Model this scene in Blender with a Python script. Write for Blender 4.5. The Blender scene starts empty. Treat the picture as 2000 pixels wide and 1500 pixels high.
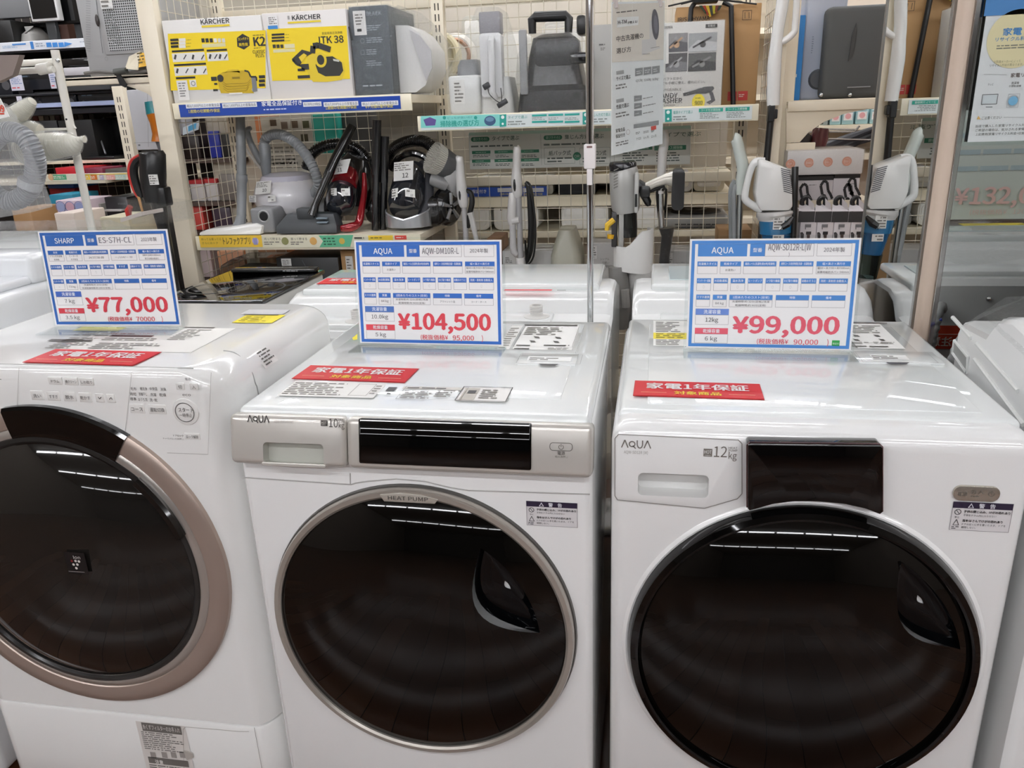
import bpy, bmesh, math, random
import numpy as np
from mathutils import Vector, Matrix
random.seed(7)
SC = bpy.context.scene
COL = SC.collection
R = math.radians

# ---------------------------------------------------------------- camera
F = 1540.0
_d = np.array([280, -544.5, F]); _d /= np.linalg.norm(_d)
_g = np.array([165, 4440, F]); _g = _g / np.linalg.norm(_g); _g = _g - _d * (_g @ _d); _g /= np.linalg.norm(_g)
_RW = np.array([np.cross(_d, -_g), _d, -_g])          # rows: world axes seen in the camera's frame (x right, y down, z forward)
CAMZ = 1.45
CAMP = np.array([0.0, 0.0, CAMZ])
cam_data = bpy.data.cameras.new('camera'); cam = bpy.data.objects.new('camera', cam_data); COL.objects.link(cam)
cam_data.sensor_width = 36; cam_data.lens = 36 * F / 2000; cam_data.clip_start = 0.05; cam_data.clip_end = 60
_cx, _cy, _cz = _RW[:, 0], _RW[:, 1], _RW[:, 2]
m4 = Matrix.Identity(4)
for i in range(3):
    m4[i][0] = _cx[i]; m4[i][1] = -_cy[i]; m4[i][2] = -_cz[i]; m4[i][3] = CAMP[i]
cam.matrix_world = m4
SC.camera = cam

def ray(x, y): return _RW @ np.array([x - 1000.0, y - 750.0, F])
def P(x, y, Y):
    r = ray(x, y); return Vector(CAMP + r * (Y / r[1]))
def PZ(x, y, Z):
    r = ray(x, y); return Vector(CAMP + r * ((Z - CAMZ) / r[2]))

# ---------------------------------------------------------------- world and exposure
SC.view_settings.view_transform = 'Standard'
SC.view_settings.look = 'None'
SC.view_settings.gamma = 1
SC.view_settings.exposure = -0.2
SC.cycles.use_denoising = True
SC.cycles.max_bounces = 10
SC.cycles.transparent_max_bounces = 24
SC.cycles.caustics_reflective = False
SC.cycles.caustics_refractive = False
SC.cycles.sample_clamp_indirect = 6
W = bpy.data.worlds.new('world'); SC.world = W; W.use_nodes = True
W.node_tree.nodes['Background'].inputs[0].default_value = (0.9, 0.95, 1, 1)
W.node_tree.nodes['Background'].inputs[1].default_value = 0.05

# ---------------------------------------------------------------- materials
def lin(h):
    h = h.lstrip('#'); o = []
    for k in range(3):
        c = int(h[2 * k:2 * k + 2], 16) / 255
        o.append(c / 12.92 if c <= .04045 else ((c + .055) / 1.055) ** 2.4)
    return (*o, 1)
_M = {}
def mat(col='e8e8e6', rough=.35, metal=0, coat=0, kind=None, spec=.5, bump=0, bscale=60, alpha=1):
    key = (col, rough, metal, coat, kind, spec, bump, bscale, alpha)
    if key in _M: return _M[key]
    m = bpy.data.materials.new('m_%s_%d' % (col, len(_M))); m.use_nodes = True
    nt = m.node_tree; N = nt.nodes; L = nt.links; b = N['Principled BSDF']
    b.inputs['Base Color'].default_value = lin(col); b.inputs['Roughness'].default_value = rough
    b.inputs['Metallic'].default_value = metal; b.inputs['Coat Weight'].default_value = coat
    b.inputs['Coat Roughness'].default_value = .012; b.inputs['Coat IOR'].default_value = 1.65; b.inputs['Specular IOR Level'].default_value = spec
    if kind == 'print': pass
    elif kind in ('film', 'acrylic', 'glass'):
        out = N['Material Output']; tr = N.new('ShaderNodeBsdfTransparent'); gl = N.new('ShaderNodeBsdfGlossy')
        tr.inputs[0].default_value = lin(col); gl.inputs['Roughness'].default_value = rough
        lw = N.new('ShaderNodeLayerWeight'); lw.inputs[0].default_value = .5
        pw = N.new('ShaderNodeMath'); pw.operation = 'POWER'; pw.inputs[1].default_value = 4; L.new(lw.outputs['Facing'], pw.inputs[0])
        sc_ = N.new('ShaderNodeMath'); sc_.operation = 'MULTIPLY_ADD'; sc_.inputs[1].default_value = .2 if kind == 'film' else .7; sc_.inputs[2].default_value = .035; L.new(pw.outputs[0], sc_.inputs[0])
        mx = N.new('ShaderNodeMixShader'); L.new(tr.outputs[0], mx.inputs[1]); L.new(gl.outputs[0], mx.inputs[2])
        fac = sc_.outputs[0]
        if kind == 'film':
            no = N.new('ShaderNodeTexNoise'); no.inputs['Scale'].default_value = bscale; no.inputs['Detail'].default_value = 3
            no.inputs['Distortion'].default_value = 1.5
            bp = N.new('ShaderNodeBump'); bp.inputs['Strength'].default_value = .6; bp.inputs['Distance'].default_value = .02
            L.new(no.outputs[0], bp.inputs['Height']); L.new(bp.outputs[0], gl.inputs['Normal']); L.new(bp.outputs[0], lw.inputs['Normal'])
            ad = N.new('ShaderNodeMath'); ad.operation = 'ADD'; ad.inputs[1].default_value = .03; L.new(fac, ad.inputs[0]); fac = ad.outputs[0]
        L.new(fac, mx.inputs[0]); L.new(mx.outputs[0], out.inputs['Surface'])
        if kind == 'film':
            df = N.new('ShaderNodeBsdfDiffuse'); df.inputs[0].default_value = (.9, .9, .9, 1); tl = N.new('ShaderNodeBsdfTranslucent'); tl.inputs[0].default_value = (.9, .9, .9, 1)
            hz = N.new('ShaderNodeMixShader'); hz.inputs[0].default_value = .4; L.new(df.outputs[0], hz.inputs[1]); L.new(tl.outputs[0], hz.inputs[2])
            m2 = N.new('ShaderNodeMixShader'); m2.inputs[0].default_value = alpha; L.new(mx.outputs[0], m2.inputs[1]); L.new(hz.outputs[0], m2.inputs[2]); L.new(m2.outputs[0], out.inputs['Surface'])
        _M[key] = m; return m
    else:
        tc = N.new('ShaderNodeTexCoord'); no = N.new('ShaderNodeTexNoise'); no.inputs['Scale'].default_value = bscale; no.inputs['Detail'].default_value = 2
        L.new(tc.outputs['Object'], no.inputs['Vector'])
        mr = N.new('ShaderNodeMapRange'); mr.inputs['To Min'].default_value = rough * .9; mr.inputs['To Max'].default_value = rough * 1.1
        L.new(no.outputs[0], mr.inputs[0]); L.new(mr.outputs[0], b.inputs['Roughness'])
        if bump:
            bp = N.new('ShaderNodeBump'); bp.inputs['Strength'].default_value = bump; bp.inputs['Distance'].default_value = .01
            L.new(no.outputs[0], bp.inputs['Height']); L.new(bp.outputs[0], b.inputs['Normal'])
        if kind == 'perf':      # sheet metal with a staggered pattern of round holes
            ch = N.new('ShaderNodeTexVoronoi'); ch.inputs['Scale'].default_value = bscale; ch.inputs['Randomness'].default_value = 0
            L.new(tc.outputs['Object'], ch.inputs['Vector'])
            cr = N.new('ShaderNodeValToRGB'); cr.color_ramp.interpolation = 'CONSTANT'
            cr.color_ramp.elements[0].color = (.004, .004, .004, 1); cr.color_ramp.elements[1].position = .36; cr.color_ramp.elements[1].color = lin(col)
            L.new(ch.outputs['Distance'], cr.inputs[0]); L.new(cr.outputs[0], b.inputs['Base Color'])
        if kind == 'wood':
            mp = N.new('ShaderNodeMapping'); mp.inputs['Scale'].default_value = (1, 1, 1); L.new(tc.outputs['Object'], mp.inputs[0])
            br = N.new('ShaderNodeTexBrick'); br.inputs['Scale'].default_value = 1; br.inputs['Brick Width'].default_value = 1.2; br.inputs['Row Height'].default_value = .12
            br.inputs['Mortar Size'].default_value = .002; br.inputs['Color1'].default_value = lin(col); br.inputs['Color2'].default_value = lin('62422f'); br.inputs['Mortar'].default_value = lin('1a100c')
            mp.inputs['Rotation'].default_value = (0, 0, R(90)); L.new(mp.outputs[0], br.inputs[0]); L.new(br.outputs[0], b.inputs['Base Color'])
    _M[key] = m; return m
def lamp_mat(col, strength):
    m = bpy.data.materials.new('lamp'); m.use_nodes = True; b = m.node_tree.nodes['Principled BSDF']
    b.inputs['Emission Color'].default_value = lin(col); b.inputs['Emission Strength'].default_value = strength; return m
WHITE = mat('ecefee', .3, coat=1); WHITE2 = mat('e9e9e6', .3); IVORY = mat('e9dfca', .38); IVORY2 = mat('d9cfba', .4)
BLACK = mat('121212', .35); BGLOSS = mat('060606', .03, spec=.55); DGREY = mat('3a3c3e', .4); GREY = mat('8d8f90', .4); LGREY = mat('c2c3c2', .35)
CHROME = mat('d8dadc', .08, 1); STEEL = mat('b4b6b6', .25, 1); SILVER = mat('d3cfc8', .22, .35); CARD = mat('b08a5e', .75); FILM = mat('fbfcfc', .08, kind='film', bscale=18, alpha=.02); BAGF = mat('fbfcfc', .08, kind='film', bscale=14, alpha=.16)
ACRYL = mat('fcfefe', .02, kind='acrylic'); WIRE = mat('d6cfbe', .35)

# ---------------------------------------------------------------- mesh building
FONT = None
try: FONT = bpy.data.fonts.load(bpy.utils.system_resource('DATAFILES', path='fonts') + '/Noto Sans CJK Regular.woff2')
except Exception: FONT = None
class MB:
    def __init__(s): s.v = []; s.f = []; s.mi = []; s.ms = []
    def _m(s, m):
        if m is None: m = WHITE
        if m not in s.ms: s.ms.append(m)
        return s.ms.index(m)
    def add(s, vs, fs, m=None):
        k = s._m(m); o = len(s.v); s.v += [tuple(v) for v in vs]; s.f += [tuple(i + o for i in f) for f in fs]; s.mi += [k] * len(fs); return s
    def box(s, a, b, bev=0, seg=2, m=None, rot=None, taper=None):
        lo = [min(a[i], b[i]) for i in range(3)]; hi = [max(a[i], b[i]) for i in range(3)]
        bm = bmesh.new(); bmesh.ops.create_cube(bm, size=1)
        c = [(lo[i] + hi[i]) / 2 for i in range(3)]; d = [hi[i] - lo[i] for i in range(3)]
        for v in bm.verts:
            k = taper if (taper and v.co.z > 0) else (1, 1)
            v.co = Vector((c[0] + v.co.x * d[0] * k[0], c[1] + v.co.y * d[1] * k[1], c[2] + v.co.z * d[2]))
        if bev:
            bmesh.ops.bevel(bm, geom=bm.edges[:], offset=min(bev, min(d) * .49), segments=seg, profile=.5, affect='EDGES', clamp_overlap=True)
        return s._bm(bm, m, rot, Vector(c))
    def _bm(s, bm, m, rot=None, c=None):
        bm.verts.index_update()
        vs = [(c + rot @ (v.co - c)) if rot is not None else v.co.copy() for v in bm.verts]
        s.add(vs, [[v.index for v in f.verts] for f in bm.faces], m); bm.free(); return s
    def tube(s, pts, r, seg=10, m=None, smooth=0, cap=True, ribs=0):
        pts = [Vector(p) for p in pts]
        rr = list(r) if isinstance(r, (list, tuple)) else [r] * len(pts)
        if smooth: pts, rr = catmull(pts, rr, smooth)
        if ribs:
            pts, rr = resample(pts, rr, ribs * 4); rr = [q * (1.0 if (i // 2) % 2 else .86) for i, q in enumerate(rr)]
        n = len(pts); vs = []; fs = []
        t0 = (pts[1] - pts[0]).normalized(); u = t0.orthogonal().normalized()
        for i in range(n):
            t = (pts[min(i + 1, n - 1)] - pts[max(i - 1, 0)])
            t = t.normalized() if t.length > 1e-9 else t0
            u = (u - t * u.dot(t)); u = u.normalized() if u.length > 1e-6 else t.orthogonal().normalized(); w = t.cross(u)
            for k in range(seg):
                a = 2 * math.pi * (k + .5) / seg; vs.append(pts[i] + (u * math.cos(a) + w * math.sin(a)) * rr[i])
        for i in range(n - 1):
            for k in range(seg):
                fs.append((i * seg + k, i * seg + (k + 1) % seg, (i + 1) * seg + (k + 1) % seg, (i + 1) * seg + k))
        if cap: fs.append(tuple(range(seg))[::-1]); fs.append(tuple(range((n - 1) * seg, n * seg)))
        return s.add(vs, fs, m)
    def lathe(s, prof, o, ax, seg=48, m=None, a0=0, a1=360, ref=None):
        """prof: (radius, distance along ax)."""
        o = Vector(o); ax = Vector(ax).normalized(); u = Vector(ref) if ref else ax.orthogonal().normalized(); w = ax.cross(u)
        full = abs(a1 - a0) >= 359.9; cnt = seg if full else seg + 1; vs = []; fs = []; n = len(prof)
        for i in range(cnt):
            a = R(a0 + (a1 - a0) * i / seg)
            for (r, h) in prof: vs.append(o + (u * math.cos(a) + w * math.sin(a)) * r + ax * h)
        for i in range(seg):
            j = (i + 1) % cnt
            for k in range(n - 1):
                fs.append((i * n + k, j * n + k, j * n + k + 1, i * n + k + 1))
        s.add(vs, fs, m); return s
    def prism(s, pts, off, m=None, bev=0):
        """polygon of 3D points pushed along off."""
        pts = [Vector(p) for p in pts]; off = Vector(off); bm = bmesh.new()
        a = [bm.verts.new(p) for p in pts]; b = [bm.verts.new(p + off) for p in pts]; n = len(pts)
        bm.faces.new(a[::-1]); bm.faces.new(b)
        for i in range(n): bm.faces.new((a[i], a[(i + 1) % n], b[(i + 1) % n], b[i]))
        bmesh.ops.recalc_face_normals(bm, faces=bm.faces[:])
        if bev: bmesh.ops.bevel(bm, geom=bm.edges[:], offset=bev, segments=2, profile=.5, affect='EDGES', clamp_overlap=True)
        bmesh.ops.triangulate(bm, faces=[f for f in bm.faces if len(f.verts) > 4])
        return s._bm(bm, m)
    def ball(s, c, r, m=None, seg=16, rot=None):
        r = (r, r, r) if not isinstance(r, (tuple, list)) else r
        bm = bmesh.new(); bmesh.ops.create_uvsphere(bm, u_segments=seg, v_segments=max(6, seg // 2), radius=1); c = Vector(c)
        for v in bm.verts: v.co = c + Vector((v.co.x * r[0], v.co.y * r[1], v.co.z * r[2]))
        return s._bm(bm, m, rot, c)
    def loft(s, rings, m=None, cap=True):
        n = len(rings[0]); vs = [p for q in rings for p in q]; fs = []
        for i in range(len(rings) - 1):
            for k in range(n): fs.append((i * n + k, i * n + (k + 1) % n, (i + 1) * n + (k + 1) % n, (i + 1) * n + k))
        if cap: fs.append(tuple(range(n))[::-1]); fs.append(tuple(range((len(rings) - 1) * n, len(rings) * n)))
        return s.add(vs, fs, m)
    def build(s, name, parent=None, m=None, sharp=.62, origin=None, flat=False):
        me = bpy.data.meshes.new(name)
        V = np.array(s.v, dtype=float).reshape(-1, 3)
        if parent is not None: o0 = root_loc(parent)
        elif origin is not None: o0 = np.array(origin)
        else: lo, hi = V.min(0), V.max(0); o0 = np.array([(lo[0] + hi[0]) / 2, (lo[1] + hi[1]) / 2, lo[2]])
        me.from_pydata((V - o0).tolist(), [], s.f)
        for q in (s.ms or [m or WHITE]): me.materials.append(q)
        me.polygons.foreach_set('material_index', s.mi)
        if not flat:
            me.polygons.foreach_set('use_smooth', [True] * len(me.polygons)); me.set_sharp_from_angle(angle=sharp)
        me.update(); ob = bpy.data.objects.new(name, me); COL.objects.link(ob)
        if parent is not None: ob.parent = parent
        else: ob.location = o0.tolist()
        return ob
def root_loc(o):
    while o.parent is not None: o = o.parent
    return np.array(o.location)
def catmull(p, r, k):
    q = [p[0]] + p + [p[-1]]; s = [r[0]] + r + [r[-1]]; op = []; orr = []
    for i in range(1, len(q) - 2):
        for j in range(k):
            t = j / k; a, b, c, d = q[i - 1], q[i], q[i + 1], q[i + 2]
            op.append(.5 * ((2 * b) + (c - a) * t + (2 * a - 5 * b + 4 * c - d) * t * t + (3 * b - a - 3 * c + d) * t ** 3)); orr.append(s[i] * (1 - t) + s[i + 1] * t)
    op.append(p[-1]); orr.append(r[-1]); return op, orr
def resample(p, r, n):
    L = [0]
    for a, b in zip(p, p[1:]): L.append(L[-1] + (b - a).length)
    op = []; orr = []; j = 0
    for i in range(n + 1):
        t = L[-1] * i / n
        while j < len(p) - 2 and L[j + 1] < t: j += 1
        k = (t - L[j]) / max(1e-9, L[j + 1] - L[j]); op.append(p[j].lerp(p[j + 1], min(1, k))); orr.append(r[j] + (r[j + 1] - r[j]) * min(1, k))
    return op, orr
def circ(c, u, v, ru, rv=None, n=24):
    c, u, v = Vector(c), Vector(u), Vector(v); rv = ru if rv is None else rv
    return [c + u * ru * math.cos(2 * math.pi * i / n) + v * rv * math.sin(2 * math.pi * i / n) for i in range(n)]
def rrect(x0, x1, y0, y1, r, n=5):
    o = []
    for cx, cy, a in ((x1 - r, y1 - r, 0), (x0 + r, y1 - r, 90), (x0 + r, y0 + r, 180), (x1 - r, y0 + r, 270)):
        for i in range(n + 1): o.append((cx + r * math.cos(R(a + 90 * i / n)), cy + r * math.sin(R(a + 90 * i / n))))
    return o

# ---------------------------------------------------------------- tagging
def tag(o, label=None, cat=None, group=None, kind=None):
    if label: o['label'] = label
    if cat: o['category'] = cat
    if group: o['group'] = group
    if kind: o['kind'] = kind
    return o
def thing(name, label, cat, loc, group=None):
    o = bpy.data.objects.new(name, None); COL.objects.link(o); o.location = Vector(loc); o.empty_display_size = .05
    return tag(o, label, cat, group)
def struct(mb, name): return tag(mb.build(name), kind='structure')
def dup(root, delta, label=None, group=None):
    r = root.copy(); COL.objects.link(r); r.location = root.location + Vector(delta)
    if label: r['label'] = label
    if group: r['group'] = group
    for c in list(root.children):
        d = c.copy(); COL.objects.link(d); d.parent = r
        for g in list(c.children):
            e = g.copy(); COL.objects.link(e); e.parent = d
    return r
def cut(o, mb):
    """take a solid away from an object's mesh."""
    c = mb.build('cutter', None, origin=(0, 0, 0))
    bpy.context.view_layer.update()
    md = o.modifiers.new('b', 'BOOLEAN'); md.operation = 'DIFFERENCE'; md.object = c; md.solver = 'EXACT'; md.material_mode = 'TRANSFER'
    dg = bpy.context.evaluated_depsgraph_get(); me = bpy.data.meshes.new_from_object(o.evaluated_get(dg))
    o.modifiers.clear(); o.data = me; me.set_sharp_from_angle(angle=.62); bpy.data.objects.remove(c); return o

# ---------------------------------------------------------------- printed matter
_T = {}
def glyphs(s):
    k = s
    if k not in _T:
        c = bpy.data.curves.new('t', 'FONT'); c.body = s; c.size = 1; c.resolution_u = 3
        if FONT: c.font = FONT
        o = bpy.data.objects.new('t', c); COL.objects.link(o); dg = bpy.context.evaluated_depsgraph_get()
        m = bpy.data.meshes.new_from_object(o.evaluated_get(dg))
        V = np.array([v.co[:2] for v in m.vertices]) if len(m.vertices) else np.zeros((1, 2)); Fc = [tuple(p.vertices) for p in m.polygons]
        bpy.data.objects.remove(o); bpy.data.curves.remove(c); bpy.data.meshes.remove(m); _T[k] = (V, Fc)
    return _T[k]
class Print:
    """ink laid on a flat face: O corner, U right, V up; coordinates in metres, or in photo pixels where the name ends in p."""
    def __init__(s, O, U, V, lift=.0006):
        s.O = Vector(O); s.U = Vector(U).normalized(); s.V = Vector(V); s.V = (s.V - s.U * s.V.dot(s.U)).normalized(); s.N = s.U.cross(s.V); s.mb = MB(); s.lift = lift
    def uv(s, x, y):
        r = Vector(ray(x, y)); c = Vector(CAMP); t = (s.O - c).dot(s.N) / r.dot(s.N); p = c + r * t - s.O; return p.dot(s.U), p.dot(s.V)
    def pt(s, u, v, k=0): return s.O + s.U * u + s.V * v + s.N * (s.lift * (1 + k))
    def m(s, c, rough=.5): return mat(c, rough, kind='print') if isinstance(c, str) else c
    def poly(s, pts, c, k=0):
        s.mb.add([s.pt(u, v, k) for u, v in pts], [tuple(range(len(pts)))], s.m(c)); return s
    def rect(s, u0, v0, u1, v1, c, k=0):
        u0, u1 = sorted((u0, u1)); v0, v1 = sorted((v0, v1)); return s.poly([(u0, v0), (u1, v0), (u1, v1), (u0, v1)], c, k)
    def frame(s, u0, v0, u1, v1, t, c, k=0):
        u0, u1 = sorted((u0, u1)); v0, v1 = sorted((v0, v1))
        for q in ((u0, v0, u1, v0 + t), (u0, v1 - t, u1, v1), (u0, v0 + t, u0 + t, v1 - t), (u1 - t, v0 + t, u1, v1 - t)): s.rect(*q, c, k)
        return s
    def disc(s, u, v, r, c, k=0, n=24, rv=None): return s.poly([(u + r * math.cos(2 * math.pi * i / n), v + (rv or r) * math.sin(2 * math.pi * i / n)) for i in range(n)], c, k)
    def ring(s, u, v, r, t, c, k=0, n=28, a0=0, a1=360):
        o = [(math.cos(R(a0 + (a1 - a0) * i / n)), math.sin(R(a0 + (a1 - a0) * i / n))) for i in range(n + 1)]
        for a, b in zip(o, o[1:]): s.poly([(u + a[0] * (r - t), v + a[1] * (r - t)), (u + a[0] * r, v + a[1] * r), (u + b[0] * r, v + b[1] * r), (u + b[0] * (r - t), v + b[1] * (r - t))], c, k)
        return s
    def line(s, pts, t, c, k=0):
        for (a, b), (d, e) in zip(pts, pts[1:]):
            l = math.hypot(d - a, e - b) or 1; nx, ny = -(e - b) / l * t / 2, (d - a) / l * t / 2
            s.poly([(a - nx, b - ny), (d - nx, e - ny), (d + nx, e + ny), (a + nx, b + ny)], c, k)
        return s
    def text(s, t, u, v, h, c='222222', al='c', bold=0, w=None, k=1, shear=0):
        """h: cap height; v: centre of the line; w: fit to this width."""
        V, Fc = glyphs(t); lo, hi = V[:, 0].min(), V[:, 0].max(); cjk = any(ord(q) > 0x2e80 for q in t)
        ref = glyphs('国' if cjk else 'H')[0][:, 1]; r0, r1 = ref.min(), ref.max()
        sc = h / (r1 - r0); sx = sc if w is None else w / max(1e-6, hi - lo)
        x0 = {'c': u - (hi + lo) / 2 * sx, 'l': u - lo * sx, 'r': u - hi * sx}[al]; y0 = v - (r0 + r1) / 2 * sc
        e = bold * h * 1.1
        for i, (ox, oy) in enumerate(((0, 0),) if not bold else ((-e, 0), (e, 0), (0, e * .7), (0, -e * .7))):
            s.mb.add([s.pt(x0 + a * sx + ox, y0 + b * sc + oy, k + i * .18) for a, b in V], Fc, s.m(c))
        return s
    def bars(s, u0, v0, u1, v1, n, c='555555', k=1, fill=.45, seed=0):
        """rows of print too small to read."""
        rnd = random.Random(seed + int(1e4 * u0) + n); u0, u1 = sorted((u0, u1)); v0, v1 = sorted((v0, v1)); h = (v1 - v0) / n
        for i in range(n):
            u = u0; y = v1 - (i + .5) * h; end = u0 + (u1 - u0) * rnd.uniform(.55, 1)
            while u < end:
                l = rnd.uniform(.6, 3.2) * h; l = min(l, end - u); s.rect(u, y - h * fill / 2, u + l, y + h * fill / 2, c, k); u += l + rnd.uniform(.25, .6) * h
        return s
    # the same in photo pixels
    def bp(s, x0, y0, x1, y1):
        yc, xc = (y0 + y1) / 2, (x0 + x1) / 2; return s.uv(x0, yc)[0], s.uv(xc, y1)[1], s.uv(x1, yc)[0], s.uv(xc, y0)[1]
    def rectp(s, x0, y0, x1, y1, c, k=0): return s.rect(*s.bp(x0, y0, x1, y1), c, k)
    def framep(s, x0, y0, x1, y1, t, c, k=0): return s.frame(*s.bp(x0, y0, x1, y1), t, c, k)
    def quadp(s, pts, c, k=0): return s.poly([s.uv(*q) for q in pts][::-1], c, k)
    def barsp(s, x0, y0, x1, y1, n, c='555555', k=1, fill=.45): return s.bars(*s.bp(x0, y0, x1, y1), n, c, k, fill)
    def linep(s, pts, t, c, k=0): return s.line([s.uv(*q) for q in pts], t, c, k)
    def textp(s, t, x0, y, x1, hp, c='222222', bold=0, k=1):
        """fit the words between x0 and x1 at photo row y, hp pixels high."""
        a = s.uv(x0, y); b = s.uv(x1, y); h = s.uv((x0 + x1) / 2, y - hp / 2)[1] - s.uv((x0 + x1) / 2, y + hp / 2)[1]
        return s.text(t, (a[0] + b[0]) / 2, (a[1] + b[1]) / 2, h, c, 'c', bold, abs(b[0] - a[0]), k)
    def build(s, name, parent): return s.mb.build(name, parent, flat=True)
XF = (1, 0, 0); ZU = (0, 0, 1); YB = (0, 1, 0)
def front(Y, x=0, z=0, lift=.0006): return Print((x, Y, z), XF, ZU, lift)
def topface(Z, lift=.0006): return Print((0, 0, Z), XF, YB, lift)

def T(b, name, label, cat, group=None, **k): return tag(b.build(name, **k), label, cat, group)
def box_at(px0, py0, px1, py1, Y):
    yc, xc = (py0 + py1) / 2, (px0 + px1) / 2
    return P(px0, yc, Y).x, P(xc, py1, Y).z, P(px1, yc, Y).x, P(xc, py0, Y).z
def fbox(b, px0, py0, px1, py1, Y0, Y1, m=None, bev=.003, z0=None, seg=2):
    x0, za, x1, zb = box_at(px0, py0, px1, py1, Y0); return b.box((x0, Y0, za if z0 is None else z0), (x1, Y1, zb), bev, seg, m)
# ================================================================ lamps of the shop ceiling
CEIL = 3.3
for i, (Y, pw, lb) in enumerate(((-10.5, 20, 'far behind the camera, the farthest of all'), (-6, 30, 'far behind the camera, between the far and near ones'), (-3.2, 58, 'behind the camera, second behind it'), (-1.3, 50, 'behind the camera, first behind it'), (.75, 4, 'over the front row of washing machines'),
                                 (2.3, 34, 'over the aisle in front of the vacuum cleaner shelves'), (3.95, 55, 'over the shelves behind the vacuum cleaners'), (5.5, 50, 'over the rear of the shop'))):
    x0, x1 = -5.5, 5.5; LAMP = lamp_mat('fafbff', pw)
    t = thing('ceiling_light', 'long white fluorescent strip light ' + lb, 'ceiling light', (0, Y, CEIL - .12), 'ceiling strip lights')
    MB().box((x0, Y - .07, CEIL - .05), (x1, Y + .07, CEIL), m=mat('e8e8e8', .5)).build('housing', t)
    b = MB()
    for k in range(8):
        a = x0 + (x1 - x0) * k / 8; b.tube([(a + .06, Y, CEIL - .08), (a + (x1 - x0) / 8 - .06, Y, CEIL - .08)], .03, 10, LAMP)
    b.build('tube_row', t)

# ================================================================ the room
struct(MB().box((-6, -16, -.1), (6, 9, 0), m=mat('4a3024', .22, kind='wood', bscale=9)), 'floor')
struct(MB().box((-6, -16, CEIL), (6, 9, CEIL + .1), m=mat('a8a6a2', .8)), 'ceiling')
struct(MB().box((-6, 8.9, 0), (6, 9, CEIL), m=mat('8e867c', .7)), 'wall_back')
struct(MB().box((-6, -16, 0), (6, -15.9, CEIL), m=mat('2c2826', .7)), 'wall_front')
struct(MB().box((-6, -16, 0), (-5.9, 9, CEIL), m=mat('8a8076', .7)), 'wall_left')
struct(MB().box((5.9, -16, 0), (6, 9, CEIL), m=mat('8a8076', .7)), 'wall_right')

# ================================================================ front row of washing machines
FY = 1.16
def dome(b, cx, cz, y0, prof, m, seg=96): return b.lathe(prof, (cx, y0, cz), (0, -1, 0), seg, m, ref=(1, 0, 0))
def dome_y(prof, r):
    for (r0, h0), (r1, h1) in zip(prof, prof[1:]):
        if min(r0, r1) <= r <= max(r0, r1): return h0 + (h1 - h0) * (r - r0) / (r1 - r0 + 1e-9)
    return 0
DOORGLASS = mat('070605', .025, spec=.5)
def dome_profile(Rr, h, y_in=.0, n=16):
    pr = [(Rr * math.sin(R(90 * i / n)) if i else 1e-4, h * (1 - math.sin(R(90 * i / n)) ** 2.6) + y_in) for i in range(n + 1)]
    return pr + [(Rr, -.02), (1e-4, -.02)]
def lens(cx, cz, R0, a0, a1, sag, n=14):
    """a slice of a door near its rim, from angle a0 to a1; the inner edge bows towards the middle by sag."""
    out = [(cx + R0 * math.cos(R(a0 + (a1 - a0) * i / n)), cz + R0 * math.sin(R(a0 + (a1 - a0) * i / n))) for i in range(n + 1)]
    (xa, za), (xb, zb) = out[0], out[-1]; inn = []
    am = R((a0 + a1) / 2)
    for i in range(1, n):
        t = i / n; s_ = math.sin(math.pi * t) * sag
        inn.append((xb + (xa - xb) * t - math.cos(am) * s_, zb + (za - zb) * t - math.sin(am) * s_))
    return out + inn
def door_handle_pocket(door, parent, cx, cz, y0, L, depth):
    cutm = MB().prism([(x, y0 - .2, z) for x, z in L], (0, .2 + depth, 0), m=mat('020202', .1)); cut(door, cutm)
    mx = sum(x for x, z in L) / len(L); mz = sum(z for x, z in L) / len(L)
    b = MB(); rings = []
    for sc, dy in ((1.0, -.03), (1.0, -.016), (.9, -.008), (.7, -.005), (.1, -.004)): rings.append([(mx + (x - mx) * sc, y0 + dy, mz + (z - mz) * sc) for x, z in L])
    b.loft(rings, mat('08090b', .05, .3), cap=False); b.build('handle_pocket', parent)

def aqua(p, x0, x1, y, hp, c):
    a = p.uv(x0, y); e = p.uv(x1, y); h = p.uv(x0, y - hp / 2)[1] - p.uv(x0, y + hp / 2)[1]; zb = (a[1] + e[1]) / 2 - h / 2; t = h * .13; q = (e[0] - a[0]) / 4; x = a[0]
    z = lambda v: zb + v * h
    p.line([(x, z(0)), (x + q * .45, z(1)), (x + q * .9, z(0))], t, c, 1)
    p.ring(x + q * 1.45, z(.5), q * .46, t, c, 1); p.line([(x + q * 1.55, z(.3)), (x + q * 1.95, z(-.08))], t, c, 1)
    p.line([(x + q * 2.15, z(1)), (x + q * 2.15, z(.4)), (x + q * 2.3, z(.08)), (x + q * 2.52, z(0)), (x + q * 2.75, z(.08)), (x + q * 2.88, z(.4)), (x + q * 2.88, z(1))], t, c, 1)
    p.line([(x + q * 3.1, z(0)), (x + q * 3.55, z(1)), (x + q * 4, z(0))], t, c, 1)
def hot(p, x0, y0, x1, y1, c, bg):
    p.rectp(x0, y0, x1, y1, c, 1); p.textp('HOT', x0 + 1.5, (y0 * .6 + y1 * .4), x1 - 1.5, (y1 - y0) * .45, bg, .02, 2); p.barsp(x0 + 2, y1 - 3.4, x1 - 2, y1 - 1.6, 1, bg, 2)
def power(p, x, y, r, c):
    u, v = p.uv(x, y); a = p.uv(x + r, y)[0] - u; p.ring(u, v, a, a * .18, c, 2, a0=120, a1=420); p.rect(u - a * .1, v + a * .1, u + a * .1, v + a * 1.25, c, 2)
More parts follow.
